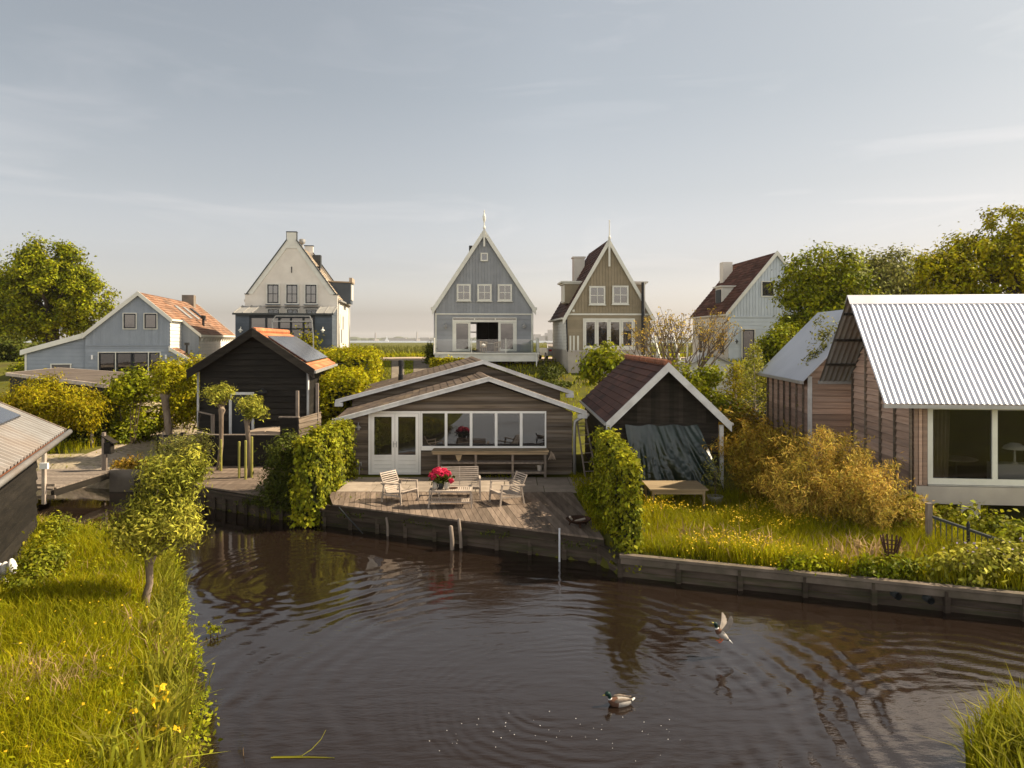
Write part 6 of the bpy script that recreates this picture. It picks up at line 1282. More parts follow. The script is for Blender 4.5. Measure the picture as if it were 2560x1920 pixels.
def small_shed():
    r = thing('garden_cabin', 'low pale cabin half hidden behind the bare shrub', 'shed', (12.6, 46, G(12.6, 46))); z = G(12.6, 46)
    mb = MB(); mb.rows((0, 45, 0), (1, 0, 0), (0, 0, 1), (0, -1, 0), [(11.3, z - .4), (14.0, z - .4), (14.0, z + 1.7), (12.6, z + 2.3), (11.3, z + 1.7)], .2, .015); mb.prism([(11.32, z - .4), (13.98, z - .4), (13.98, z + 1.7), (12.6, z + 2.3), (11.32, z + 1.7)], 45.03, 48); mb.build('wall', M['white_boards'], r)
    mb = MB(); slab(mb, (11.1, z + 1.7), (12.6, z + 2.42), 44.8, 48.2, .08); slab(mb, (12.6, z + 2.42), (14.2, z + 1.7), 44.8, 48.2, .08); mb.build('roof', M['zinc'], r); win(r, 12.3, 12.9, z + .6, z + 1.4, 44.98, 1, 1, .06)
small_shed()

# ---------------------------------------------------------------- far shore
mb = MB(); xs = np.arange(-3200, 3300, 26.0)
for x in xs:
    h = 9 + 10 * abs(mnoise.noise(Vector((x * .006, 0, 0)))) + 6 * mnoise.noise(Vector((x * .03, 4, 0))); w = random.uniform(16, 30); c = (x, 2600 + random.uniform(-40, 40), -1)
    mb.lathe(c, [(w, 0), (w * 1.05, h * .4), (w * .8, h * .8), (w * .3, h)], 7)
tag(mb.build('treeline', M['far_green']), kind='stuff')
for sx, y, h, r_, lab in ((938.5, 2300, 28, 3.0, 'far chimney stack on the horizon left of the grey-blue house, wider one'), (1042.5, 2300, 30, 2.6, 'far slim chimney stack on the horizon close to the grey-blue house')):
    mb = MB(); x = X(sx, y); mb.lathe((x, y, -1), [(r_, 0), (r_ * .75, h)], 10); mb.lathe((x, y, -1), [(r_ * 4, 0), (r_ * 4, h * .18), (r_ * 3, h * .2)], 4); o = mb.build('chimney_stack', M['far_grey']); tag(o, lab, 'chimney', 'far chimney stacks'); seat_origin(o)
for sx, y, w, h, lab in ((1345, 2500, 34, 22, 'far grey factory hall on the horizon right of the grey-blue house'), (1377, 2500, 20, 38, 'far grey factory tower on the horizon beside the olive house'), (1000, 2400, 60, 9, 'long low pale building on the far shore beyond the field'), (1064, 2400, 40, 10, 'low pale building on the far shore next to the slim chimney')):
    mb = MB(); x = X(sx, y); mb.box(x - w, x + w, y, y + 40, -1, h * .7); mb.box(x - w * .5, x + w * .3, y + 5, y + 30, h * .7, h); mb.prism([(x + w * .35, h * .7), (x + w * .9, h * .7), (x + w * .62, h * .82)], y + 2, y + 36); o = mb.build('far_building', M['far_grey']); tag(o, lab, 'building', 'buildings on the far shore'); seat_origin(o)
r = thing('sailboat', 'white sailing boat far out on the lake', 'boat', (X(967, 1300), 1300, -.6)); x, y = X(967, 1300), 1300
mb = MB(); mb.prism([(x - 4.5, .8), (x - 3.5, -.6), (x + 3, -.6), (x + 4.2, .9)], y - 1.2, y + 1.2); mb.build('hull', M['white_plastic'], r); mb = MB(); mb.prism([(x - 3.2, 1.2), (x + .3, 1.0), (x + .3, 11.5)], y - .05, y + .05); mb.prism([(x + .5, 1.0), (x + 3.8, 1.0), (x + .5, 9.5)], y - .05, y + .05); mb.build('sail', M['white_plastic'], r)
# ---------------------------------------------------------------- trees and shrubs behind
def cx(sx, y): return X(sx, y)
tree('broadleaf_tree', 'large round broadleaf tree left of the farm house', 'tree', (cx(128, 66), 66, 2.6), 6.2, .75, [(cx(125, 66), 66, 9.6, 3.9, 3.6, 3.7), (cx(60, 66), 66, 8.6, 2.6, 2.6, 3.0), (cx(120, 66), 66, 5.6, 2.6, 2.6, 1.4), (cx(215, 66), 66, 8.2, 2.4, 2.6, 2.6), (cx(110, 66), 66, 11.8, 2.2, 2.2, 1.9), (cx(180, 66), 66, 6.3, 2.2, 2.4, 1.5), (cx(40, 66), 66, 6.3, 1.9, 2, 1.5)], 300, 160, .42, .29, .165, 'leaf_tree', limbs=14)
tree('broadleaf_tree', 'narrow broadleaf tree cut by the left edge of the photo', 'tree', (cx(10, 68), 68, 2.6), 5, .4, [(cx(-25, 68), 68, 8.6, 2.6, 2.6, 4.2), (cx(15, 68), 68, 6.0, 1.4, 1.6, 1.6)], 130, 140, .5, .30, .17, 'leaf_tree')
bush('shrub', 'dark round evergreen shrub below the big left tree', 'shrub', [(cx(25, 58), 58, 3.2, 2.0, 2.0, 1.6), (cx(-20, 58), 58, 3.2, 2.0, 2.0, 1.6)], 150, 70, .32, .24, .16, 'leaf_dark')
bush('shrub', 'low green shrub at the left corner of the farm house', 'shrub', [(cx(85, 50), 50, 2.2, 1.0, .9, .8), (cx(60, 52), 52, 2.0, .8, .8, .6)], 50, 60, .25, .2, .12, 'leaf_tree')
tree('broadleaf_tree', 'bright green tree in front of the pale blue house', 'tree', (cx(2040, 46), 46, 1.0), 5.0, .35, [(cx(2032, 46), 46, 8.3, 2.1, 2.4, 2.0), (cx(2090, 46), 46, 8.3, 2.0, 2.2, 2.1), (cx(2060, 46), 46, 5.9, 2.8, 2.8, 2.4), (cx(2000, 46), 46, 4.4, 1.6, 1.6, 1.6), (cx(2130, 46), 46, 6.4, 1.8, 2, 2.0)], 230, 150, .35, .23, .125, 'leaf_tree')
tree('broadleaf_tree', 'grey-green tree behind the bright one, above the metal roof', 'tree', (cx(2240, 60), 60, 2.0), 7, .4, [(cx(2170, 60), 60, 8.8, 2.6, 2.6, 2.8), (cx(2260, 60), 60, 9.2, 3.2, 3, 3.0), (cx(2340, 60), 60, 8.3, 2.6, 2.6, 2.6), (cx(2210, 60), 60, 10.5, 1.8, 1.8, 1.4)], 280, 90, .45, .28, .16, 'leaf_grey')
tree('broadleaf_tree', 'tall spreading tree at the right edge with yellow-green leaves', 'tree', (cx(2500, 42), 42, .8), 6.0, .5, [(cx(2390, 42), 42, 8.0, 2.3, 2.4, 1.5), (cx(2330, 42), 42, 8.9, 1.1, 1.4, 1.2), (cx(2470, 42), 42, 9.4, 2.5, 3, 1.7), (cx(2550, 42), 42, 11.0, 2.2, 2.6, 2.0), (cx(2430, 42), 42, 6.6, 2.6, 2.4, 1.2), (cx(2600, 42), 42, 8.0, 2.6, 2.6, 2.0)], 230, 130, .33, .22, .12, 'leaf_bright', limbs=18)
tree('broadleaf_tree', 'dark green tree between the bright tree and the metal roof wing', 'tree', (cx(1975, 40), 40, .6), 2.6, .2, [(cx(1965, 40), 40, 3.9, 1.3, 1.3, 1.4), (cx(1930, 40), 40, 3.0, .8, .8, 1.0)], 110, 110, .3, .2, .11, 'leaf_tree')
# between the houses and behind the sheds
hedge('hedge', 'big bright green hedge between the cream house and the driveway', 'hedge', (-9.0, 38), (-11.2, 51.5), 3.0, 0.2, 3.75, 15000, .19, .12, 'leaf_bright', rough=.2, hang=.2)
hedge('hedge', 'tall leafy hedge along the right wall of the black shed', 'hedge', (-7.1, 29.6), (-8.6, 37), 1.7, -.05, 2.95, 12000, .15, .09, 'leaf_bright', rough=.2, hang=.3)
hedge('hedge', 'low clipped hedge at the foot of the grey-blue house', 'hedge', (-5.75, 50.5), (-3.4, 50.5), 1.0, G(-5, 50.5) - .1, G(-5, 50.5) + 1.05, 3500, .16, .1, 'leaf_bright', rough=.1)
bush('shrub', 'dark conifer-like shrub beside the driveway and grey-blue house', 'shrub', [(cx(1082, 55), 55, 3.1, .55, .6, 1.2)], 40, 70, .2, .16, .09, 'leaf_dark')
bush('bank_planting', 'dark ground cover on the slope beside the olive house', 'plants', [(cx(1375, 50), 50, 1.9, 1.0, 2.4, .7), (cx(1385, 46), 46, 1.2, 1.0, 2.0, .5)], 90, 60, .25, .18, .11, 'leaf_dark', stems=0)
tree('young_tree', 'leafy young magnolia in front of the olive house', 'tree', (cx(1500, 35), 35, .2), 2.4, .06, [(cx(1510, 35), 35, 3.6, 1.1, 1.0, .8), (cx(1550, 35), 35, 3.3, .5, .6, .5), (cx(1480, 35), 35, 3.0, .6, .6, .6)], 75, 26, .26, .24, .13, 'leaf_tree', 'twig', hang=.8)
def bare_shrub():
    b = Vector((cx(1690, 38), 38, .3)); r = thing('bare_shrub', 'open bare-branched shrub with a few yellowish buds', 'shrub', tuple(b)); mb = MB(); tips = []
    def grow(p, d, L_, rad, k):
        q = p + d * L_; mid = p.lerp(q, .5) + Vector((random.uniform(-1, 1), random.uniform(-1, 1), 0)) * L_ * .06; mb.tube([p, mid, q], [rad, rad * .8, rad * .6], 5, cap=False)
        if k == 0: tips.append(q); return
        for i in range(random.choice((2, 3, 3))):
            n = (d + Vector((random.uniform(-.7, .7), random.uniform(-.6, .6), random.uniform(-.05, .5)))).normalized(); grow(q, n, L_ * random.uniform(.6, .85), rad * .6, k - 1)
        if k < 3: tips.append(q)
    for i in range(8): a = i * .8; grow(b + Vector((random.uniform(-.25, .25), random.uniform(-.2, .2), 0)), Vector((math.cos(a) * .62, math.sin(a) * .4, 1)).normalized(), 1.95, .08, 4)
    mb.build('branches', M['twig'], r); T = np.array([tuple(t) for t in tips]); P = np.repeat(T, 4, 0) + RNG.normal(0, .05, (len(T) * 4, 3)); leaves('buds', P, RNG.normal(0, 1, P.shape), .10, .06, M['leaf_straw'], r, .4)
bare_shrub()
bush('rhododendron', 'glossy green shrub behind the tarp shed roof', 'shrub', [(cx(1740, 32), 32, 2.3, 1.0, .9, .9), (cx(1775, 32), 32, 3.0, .5, .5, .5), (cx(1705, 32), 32, 2.9, .4, .4, .5)], 80, 45, .24, .2, .1, 'leaf_tree')
bush('rhododendron', 'shrub with pale faded blooms right of the tarp shed roof', 'shrub', [(cx(1800, 30), 30, 1.5, .9, .8, .8), (cx(1770, 31), 31, 1.1, .8, .8, .8)], 80, 45, .24, .17, .09, 'leaf_tree', extra=('blossoms', 'blossom', 160, .12, .1))
for sx, y, zt, lab in ((1885, 30, 4.3, 'thin yellow-green birch with a tall tip between shed and metal roof'), (1838, 31, 3.4, 'thin yellow-green birch nearer the tarp shed, the shorter one')):
    x = cx(sx, y); r = thing('young_birch', lab, 'tree', (x, y, 0), group='young birches'); mb = MB(); mb.tube([(x, y, -.2), (x + .05, y, zt * .5), (x, y, zt)], [.05, .035, .01], 7); Ps = []
    for i in range(46):
        t = .28 + .72 * i / 46; a = i * 2.4; L_ = .85 * (1.08 - t) + .15; p = Vector((x, y, zt * t)); q = p + Vector((math.cos(a) * L_, math.sin(a) * L_, L_ * .45)); mb.tube([p, q], [.012, .004], 4); Ps += [p.lerp(q, random.uniform(.3, 1.05)) for _ in range(36)]
    mb.build('trunk', M['pale_timber'], r); P = np.array([tuple(p) for p in Ps]) + RNG.normal(0, .09, (len(Ps), 3)); leaves('crown', P, RNG.normal(0, 1, P.shape) + [0, 0, .3], .11, .06, M['leaf_willow' if sx > 1850 else 'leaf_gold'], r, .6)
bush('climber', 'wispy creeper hanging in front of the metal roof wing', 'plant', [(cx(2040, 25), 25, 3.6, .35, .35, 1.0), (cx(2060, 25), 25, 4.8, .3, .3, .8), (cx(2020, 25.5), 25.5, 2.6, .3, .3, .7)], 45, 26, .14, .12, .06, 'leaf_grey', hang=.7)
bush('shrub', 'dark leafy shrub low behind the tarp shed and young birches', 'shrub', [(cx(1850, 27), 27, 1.0, 1.3, .9, .9), (cx(1900, 26), 26, .6, .9, .9, .7)], 110, 50, .25, .15, .08, 'leaf_rust')
# ---------------------------------------------------------------- left garden
tree('spreading_shrub', 'golden-green arching shrub tree beside the ribbed metal roof', 'shrub', (cx(128, 29.5), 29.5, -.1), 1.3, .10, [(cx(110, 29.5), 29.5, 2.25, 1.6, 1.5, .45), (cx(185, 29.5), 29.5, 2.0, 1.1, 1.2, .5), (cx(40, 29.5), 29.5, 1.8, 1.3, 1.3, .4), (cx(120, 29.5), 30, 1.4, 1.5, 1.2, .5), (cx(225, 29.5), 29.3, 1.45, .6, .9, .6), (cx(92, 29.5), 29.8, 2.75, .65, .7, .35)], 270, 100, .20, .14, .045, 'leaf_gold', hang=1.2, limbs=10)
mb = MB(); mb.tube([(cx(230, 30.5), 30.5, -.1), (cx(230, 30.5), 30.5, 1.9)], .055, 8); o = mb.build('tree_stake', M['silver_timber']); tag(o, 'pale wooden stake under the golden arching shrub', 'stake'); seat_origin(o)
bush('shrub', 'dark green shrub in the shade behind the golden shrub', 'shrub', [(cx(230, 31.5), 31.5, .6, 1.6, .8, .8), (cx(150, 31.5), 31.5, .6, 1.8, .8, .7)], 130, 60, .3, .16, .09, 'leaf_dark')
bush('shrub', 'upright leafy green shrub between the golden shrub and white blossoms', 'shrub', [(cx(285, 33), 33, 1.6, .9, .9, 1.2), (cx(270, 32), 32, .9, 1.0, .9, .9), (cx(300, 31.5), 31.5, .4, 1.0, .8, .6)], 150, 55, .26, .17, .07, 'leaf_tree', up=.5)
bush('viburnum', 'tiered shrub with rows of creamy white blossom', 'shrub', [(cx(350, 33.5), 33.5, 1.5, 1.1, .9, 1.25), (cx(340, 32.8), 32.8, .7, 1.1, .9, .8)], 140, 50, .26, .16, .09, 'leaf_tree')
vb = []
for z, w in ((2.62, .8), (2.3, 1.1), (2.0, .9), (1.62, 1.0), (1.3, 1.1), (.95, .8)):
    n = 170; vb.append(np.stack([cx(345, 33) + RNG.uniform(-w, w, n) + .1 * math.sin(z * 9), 32.75 + RNG.uniform(-.3, .7, n), z + RNG.normal(0, .035, n)], 1))
vb = np.concatenate(vb); vr = [o for o in SC.objects if o.name.startswith('viburnum')][0]; leaves('blossoms', vb, np.tile([0, -.3, 1.], (len(vb), 1)), .15, .12, M['blossom'], vr, 0, .3)
bush('shrub', 'green shrub growing over the corner of the flat carport roof', 'shrub', [(cx(335, 31.5), 31.5, 2.6, .9, .6, .55), (cx(310, 31), 31, 2.4, .5, .6, .4)], 60, 50, .24, .17, .09, 'leaf_tree')
bush('shrub', 'tall green bush against the left side of the black shed', 'shrub', [(cx(470, 36), 36, 2.4, 1.0, 1, 1.3), (cx(480, 34), 34, 1.4, .8, .9, 1.0), (cx(440, 37), 37, 1.2, 1.2, 1, 1.0)], 170, 55, .3, .17, .09, 'leaf_bright')
bush('shrub', 'low leafy border along the pale timber beam', 'plants', [(cx(315, 35), 35, .35, 1.3, 1.0, .45), (cx(262, 32.3), 32.3, .2, 1.0, .6, .4), (cx(375, 39), 39, .6, 1.3, 1.4, .5)], 150, 55, .26, .16, .08, 'leaf_willow', stems=0)
gx, gy = scatter(7000, -24, -13, 28.5, 44, lambda x, y: x < -17.6 - (y - 30) * .06); blades('meadow_grass', gx, gy, .45, .03, M['grass'], .35)
gx, gy = scatter(900, -20, -12.6, 25, 36, lambda x, y: np.sin(x * 2.2) * np.sin(y * 1.7 + x) > .25); blades('path_weeds', gx, gy, .12, .03, M['grass'], .6)
def pollard(name, label, base, zt, r0, crown, ncl, nl, rc, ll, lw, leafm, group, lean=(0, 0), up=.35):
    root = thing(name, label, 'tree', base, group=group); x, y, z = base; mb = MB(); tx, ty = x + lean[0], y + lean[1]
    mb.tube([(x, y, z - .2), (x + .02, y, z + .1), (x + lean[0] * .5 + .04, y + lean[1] * .5, z + (zt - z) * .45), (tx - .02, ty, zt - .12), (tx, ty, zt + .05), (tx, ty, zt + .18)], [r0 * 1.25, r0, r0 * .86, r0 * .95, r0 * 1.5, r0 * .8], 10)
    C, P, Nn = clump_points(crown, ncl, nl, rc, .5)
    for c in C[:26]: c = Vector(c); m = Vector((tx, ty, zt)).lerp(c, .5) + Vector((0, 0, .06)); mb.tube([(tx, ty, zt), m, c], [.022, .014, .004], 5)
    mb.build('trunk', M['bark'], root, smooth=True); leaves('crown', P, Nn, ll, lw, M[leafm], root, .1, up=up); return root
POL = 'pollard willows'
pollard('pollard_willow', 'pollard willow with a thick knotted trunk beside the gravel path', (cx(424, 28), 28, -.05), 2.35, .15, [(cx(428, 28), 28, 3.25, .72, .7, .62), (cx(400, 28), 28, 2.75, .35, .4, .35), (cx(455, 28), 28, 2.8, .4, .4, .35)], 90, 45, .16, .15, .05, 'leaf_bright', POL, (-.16, 0))
pollard('pollard_willow', 'young pollard on the shed deck with a forked trunk, in front of the door', (cx(546, 25), 25, 0), 2.05, .085, [(cx(552, 25), 25, 2.66, .40, .40, .34), (cx(530, 25), 25, 2.70, .22, .3, .26)], 60, 38, .10, .12, .038, 'leaf_willow', POL, (.12, 0))
pollard('pollard_willow', 'young pollard on the shed deck tied between yellow-green stakes', (cx(624, 23.7), 23.7, 0), 1.85, .085, [(cx(626, 23.7), 23.7, 2.36, .38, .40, .38), (cx(640, 23.7), 23.7, 2.15, .26, .3, .25)], 60, 38, .10, .12, .038, 'leaf_willow', POL, (-.07, 0))
for x, y, zt, lab in ((cx(598, 23.5), 23.5, 1.22, 'yellow-green stake on the shed deck, left of the tied pollard'), (cx(614, 23.3), 23.3, 1.28, 'yellow-green stake on the shed deck directly in front of the tied pollard trunk'), (cx(629.5, 23.6), 23.6, 1.36, 'yellow-green stake on the shed deck, right of the tied pollard'), (cx(552.5, 24.8), 24.8, 1.1, 'yellow-green stake at the forked young pollard'),
        (cx(409, 27.8), 27.8, .95, 'pale stake left of the thick pollard by the path'), (cx(441, 27.8), 27.8, .98, 'pale stake right of the thick pollard by the path')):
    mb = MB(); mb.tube([(x, y, -.1), (x, y, zt - .02), (x, y, zt)], [.042, .042, .03], 9); o = mb.build('tree_stake', M['green_timber' if 'yellow' in lab else 'pale_timber']); tag(o, lab, 'stake', 'stakes beside the pollards'); seat_origin(o)
mb = MB(); mb.bar((cx(409, 27.75), 27.72, .82), (cx(441, 27.75), 27.72, .84), .03, .07); o = mb.build('tree_tie', M['black_metal']); tag(o, 'black strap tying the thick pollard to its stakes', 'strap'); seat_origin(o)
bush('willow_bush', 'grey-green willow bush at the corner of the shed deck quay', 'shrub', [(-11.2, 23.6, .75, .75, .6, .62), (-10.5, 23.7, .95, .45, .5, .55), (-11.6, 23.2, .2, .6, .5, .5), (-10.9, 23.1, .1, .7, .4, .4)], 170, 34, .16, .13, .036, 'leaf_grey', up=.35, hang=0, stems=16)
bush('rust_bush', 'low rust-coloured plants at the end of the footbridge', 'plants', [(-13.2, 25.1, .12, .75, .35, .22), (-12.2, 24.9, .15, .6, .35, .25), (-13.9, 25.4, .1, .4, .3, .2)], 90, 40, .12, .10, .05, 'leaf_rust', stems=0)
# tall dry stalks by the shed corner
mb = MB()
for i in range(16): x = -11.6 + random.uniform(-.5, .6); y = 24.4 + random.uniform(-.3, .3); mb.tube([(x, y, .2), (x + random.uniform(0, .35), y, random.uniform(1.3, 2.0))], [.008, .005], 4)
o = mb.build('dry_stalks', M['twig']); tag(o, 'thin dry stalks standing behind the grey-green willow bush', 'stalks')
# the big willow on the near-left bank
pollard('pollard_willow', 'leafy pollard willow on the grassy bank beside the water in front', (-6.83, 13.2, -.3),   .5, .075, [(-6.72, 13.15, .80, .40, .36, .30), (-6.58, 13.25, 1.35, .62, .55, .60), (-6.9, 13.1, 1.15, .46, .45, .48), (-6.3, 13.4, 1.95, .46, .42, .45), (-6.22, 13.3, 1.1, .42, .42, .42), (-6.6, 13.1, 2.15, .22, .3, .32), (-6.05, 13.5, 2.25, .22, .3, .28)], 290, 56, .115, .095, .028, 'leaf_willow', POL, (.08, .05), up=.6)
# ivy between the decks, and a shrub beside it, hedge shade put into its leaf colour
hedge('ivy_hedge', 'thick ivy hedge between the shed deck and the bungalow terrace', 'hedge', (-5.78, 19.75), (-5.55, 23.6), .55, -.55, 1.82, 10000, .11, .085, 'leaf_ivy', rough=.14, hang=1.2)
bush('shrub', 'shade-coloured willow shrub overhanging the quay left of the ivy hedge', 'shrub', [(-6.85, 21.3, .95, .48, .45, .75), (-6.6, 20.7, .15, .6, .4, .6), (-6.9, 21.6, 1.4, .35, .35, .4), (-7.2, 21.0, -.2, .6, .35, .3), (-6.2, 20.35, -.3, .5, .3, .3)], 200, 44, .16, .12, .045, 'leaf_dark', hang=.6, stems=12)
mb = MB(); mb.tube([(-6.75, 21.15, -.3), (-6.8, 21.15, .6), (-6.85, 21.2, 1.45)], [.10, .085, .09], 9); o = mb.build('pollard_stump', M['bark'], smooth=True); tag(o, 'bare pollard trunk rising out of the shade-coloured willow shrub', 'trunk'); seat_origin(o)
hedge('ivy_hedge', 'narrow ivy hedge between the deck and the wild flower garden', 'hedge', (2.66, 15.8), (2.68, 21.2), .40, -.5, 1.90, 12000, .10, .078, 'leaf_ivy', rough=.13, hang=1.2)
bush('shrub', 'low green plants at the foot of the ivy hedge beside the fire bowl deck', 'plants', [(2.3, 20.6, .05, .2, .7, .16), (2.35, 18.6, .0, .12, 1.0, .12)], 60, 40, .1, .09, .05, 'leaf_tree', stems=0)
px, py = scatter(2600, 1.95, 2.7, 16.9, 24.2); blades('meadow_grass', px, py, .16, .022, M['grass'], .5)
# plants in the gap below the deck edge
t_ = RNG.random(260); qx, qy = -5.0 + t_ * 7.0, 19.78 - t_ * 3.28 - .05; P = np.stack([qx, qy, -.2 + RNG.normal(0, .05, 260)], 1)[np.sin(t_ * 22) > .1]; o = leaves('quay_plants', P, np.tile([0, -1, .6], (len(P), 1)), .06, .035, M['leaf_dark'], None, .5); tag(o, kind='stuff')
# ---------------------------------------------------------------- right garden
spray('bamboo', 'big golden bamboo clump in front of the timber gable wall', 'bamboo', [(7.75, 17.8, .95, .8, 1.0), (8.5, 17.5, .8, .7, .82), (7.15, 17.9, .6, .6, .66), (8.95, 17.0, .7, .5, .48), (8.1, 18.2, .6, .6, 1.05)], 420, 2.6, 1.1, 60, .115, .021, 'leaf_straw')
spray('bamboo', 'dark bronze-green bamboo thicket between the tarp shed and the golden clump', 'bamboo', [(7.3, 20.9, .9, .8, 1.0), (6.95, 20.0, .5, .6, .7), (7.8, 21.3, .8, .8, 1.1)], 240, 2.2, 1.0, 60, .125, .026, 'leaf_rust')
bush('shrub', 'leafy shrub under the corner of the concrete plinth', 'shrub', [(9.6, 16.9, .28, .6, .5, .45), (10.6, 16.8, .25, .6, .45, .42), (11.3, 16.6, .2, .5, .4, .35)], 75, 24, .13, .13, .08, 'leaf_ivy', hang=.4, up=.2, stems=14)
bush('flowering_shrub', 'garden plants with lilac flowers at the end of the grey quay', 'plants', [(9.3, 14.0, .12, .75, .35, .40), (10.1, 14.1, .15, .6, .4, .42), (8.7, 14.2, .0, .55, .35, .28), (10.7, 13.6, .1, .6, .35, .35)], 150, 30, .13, .12, .055, 'leaf_willow', up=.3, extra=('blossoms', 'lilac_petal', 130, .06, .05))
bush('flowering_shrub', 'leafy garden plants at the right edge above the quay', 'plants', [(10.6, 14.9, .3, .6, .4, .45), (11.3, 14.4, .25, .6, .4, .5)], 90, 30, .14, .12, .06, 'leaf_ivy', up=.25)
bush('shrub', 'low dark green plants beside the fire basket at the quay', 'plants', [(7.6, 14.35, -.02, .7, .25, .18), (6.1, 14.75, -.05, .5, .2, .14)], 70, 30, .1, .1, .05, 'leaf_tree', stems=0)
def railing():
    r = thing('railing', 'old iron railing with a wooden post in the long grass', 'railing', (9.2, 16.2, -.2)); p0, p1 = Vector((9.42, 15.95, .62)), Vector((10.15, 14.6, .42))
    mb = MB(); mb.box(9.31, 9.42, 15.9, 16.0, -.3, .92); mb.build('post', M['silver_timber'], r); mb = MB(); mb.bar(p0, p1, .06, .05); mb.bar(p0 - Vector((0, 0, .55)), p1 - Vector((0, 0, .55)), .04, .03); mb.build('rail', M['grey_metal'], r)
    for i in range(12): q = p0.lerp(p1, (i + .7) / 12.5); mb = MB(); mb.tube([q - Vector((0, 0, .75)), q], .011, 5); mb.build('baluster', M['grey_metal'], r)
    q = p0.lerp(p1, .52); mb = MB(); mb.tube([q - Vector((0, 0, .8)), q + Vector((0, 0, .12)), q + Vector((0, 0, .18))], [.035, .035, .01], 8); mb.build('upright', M['black_metal'], r)
railing()
def basket():
    c = (7.87, 14.75, -.2); r = thing('fire_basket', 'rusty iron fire basket on a stem in the long grass', 'fire basket', c)
    for i in range(13): a = i * 2 * math.pi / 13; mb = MB(); mb.bar((c[0] + .11 * math.cos(a), c[1] + .11 * math.sin(a), .12), (c[0] + .20 * math.cos(a), c[1] + .20 * math.sin(a), .50), .03, .018); mb.build('bar', M['rust'], r)
    mb = MB(); mb.lathe((c[0], c[1], .08), [(.02, 0), (.12, .03), (.11, .05)], 12); mb.tube([(c[0], c[1], -.3), (c[0], c[1], .1)], .02, 6)
    for z, rr in ((.2, .13), (.38, .175)):
        for i in range(13): a, b = i * 2 * math.pi / 13, (i + 1) * 2 * math.pi / 13; mb.bar((c[0] + rr * math.cos(a), c[1] + rr * math.sin(a), z), (c[0] + rr * math.cos(b), c[1] + rr * math.sin(b), z), .012, .02)
    mb.build('hoop', M['rust'], r)
basket()
def patch(x, y, s, p=0.0): return .5 + .25 * np.sin(x * s + 1.7 * np.sin(y * s * .7 + p)) + .25 * np.sin(y * s * 1.3 + p + x * s * .4)
gx, gy = scatter(95000, 2.6, 12.5, 12.4, 21.0, lambda x, y: (x > 2.7) & (y < 20.6) & (y > 15.72 - (x - 2.4) * .341 + .32) & ~((x > 10.5) & (y < 18.6) & (y > 14.6 - (x - 10.5) * .1)), 1.1); blades('meadow_grass', gx, gy, .22 + .34 * patch(gx, gy, 1.3), .015, M['grass'], .32)
gx, gy = scatter(9000, 10.5, 14, 12.0, 18.5, lambda x, y: y > 15.72 - (x - 2.4) * .341 + .3); blades('lawn_grass', gx, gy, .05, .014, M['lawn'], .4)
gx, gy = scatter(2600, 2.9, 10, 12.6, 18.5, lambda x, y: (patch(x, y, 1.9, 2) > .62) & (y > 15.72 - (x - 2.4) * .341 + .35)); blades('seed_heads', gx, gy, .5, .035, M['seed_grass'], .3, droop=.3)
def flowers(name, x, y, z, s, m):
    P = np.stack([x, y, z], 1); o = leaves(name, P, np.tile([0, -.35, 1.], (len(P), 1)), s, s, M[m], None, 0, .35); tag(o, kind='stuff')
gx, gy = scatter(5200, 3.0, 8.6, 14.0, 19.2, lambda x, y: patch(x, y, 1.25, .7) + .25 * patch(x, y, 4) > .70); flowers('buttercups', gx, gy, ground(gx, gy) + .36 + .2 * RNG.random(len(gx)), .036, 'buttercup')
# ---------------------------------------------------------------- near-left bank
def left_ok(x, y): return ~((y < 17.2) & (x < -11.4 + (17.0 - y) * .443 + .05)) & (x < -3)
gx, gy = scatter(260000, -16, -3.4, 6.6, 23.5, left_ok, 1.4); blades('meadow_grass', gx, gy, (.16 + .26 * patch(gx, gy, 1.5, 1.0)) * (1 - .45 * sstep(16.5, 19, gy)), .0085 + .0004 * gy, M['grass'], .36)
gx, gy = scatter(600, -10, -4, 7, 13, left_ok); flowers('buttercups', gx[:90], gy[:90], ground(gx[:90], gy[:90]) + .38, .035, 'buttercup')
gx, gy = scatter(5200, -9, -3.6, 7, 12, lambda x, y: left_ok(x, y) & (patch(x, y, 1.8, 3) > .6)); blades('seed_heads', gx, gy, .42, .016, M['seed_grass'], .35, droop=.35)
bush('nettles', 'leafy nettles along the wall of the dark shed at the left edge', 'plants', [(-9.75, 14.8, .0, .36, .8, .32), (-10.45, 16.2, .0, .25, .8, .30), (-9.2, 13.5, .0, .38, .6, .26), (-10.95, 17.0, .05, .25, .4, .38)], 190, 30, .14, .085, .042, 'leaf_ivy', up=.25, stems=14)
gx, gy = scatter(9000, -12, -3.4, 6.6, 21, lambda x, y: left_ok(x, y) & (patch(x, y, 2.1, 5) > .55), 1.3); P = np.stack([gx, gy, ground(gx, gy) + .08 + .2 * RNG.random(len(gx))], 1); o = leaves('weeds', P, np.tile([0, -.2, 1.], (len(P), 1)), .075, .032, M['leaf_tree'], None, 0, .6); tag(o, kind='stuff')
gx, gy = scatter(5000, -14, -3.4, 6.6, 22, left_ok, 1.4); blades('dry_grass', gx, gy, .30, .008 + .0004 * gy, M['seed_grass'], .4)
gx, gy = scatter(3000, 2.7, 12, 12.6, 20, lambda x, y: y > 15.72 - (x - 2.4) * .341 + .35); blades('dry_grass', gx, gy, .36, .012, M['seed_grass'], .4)
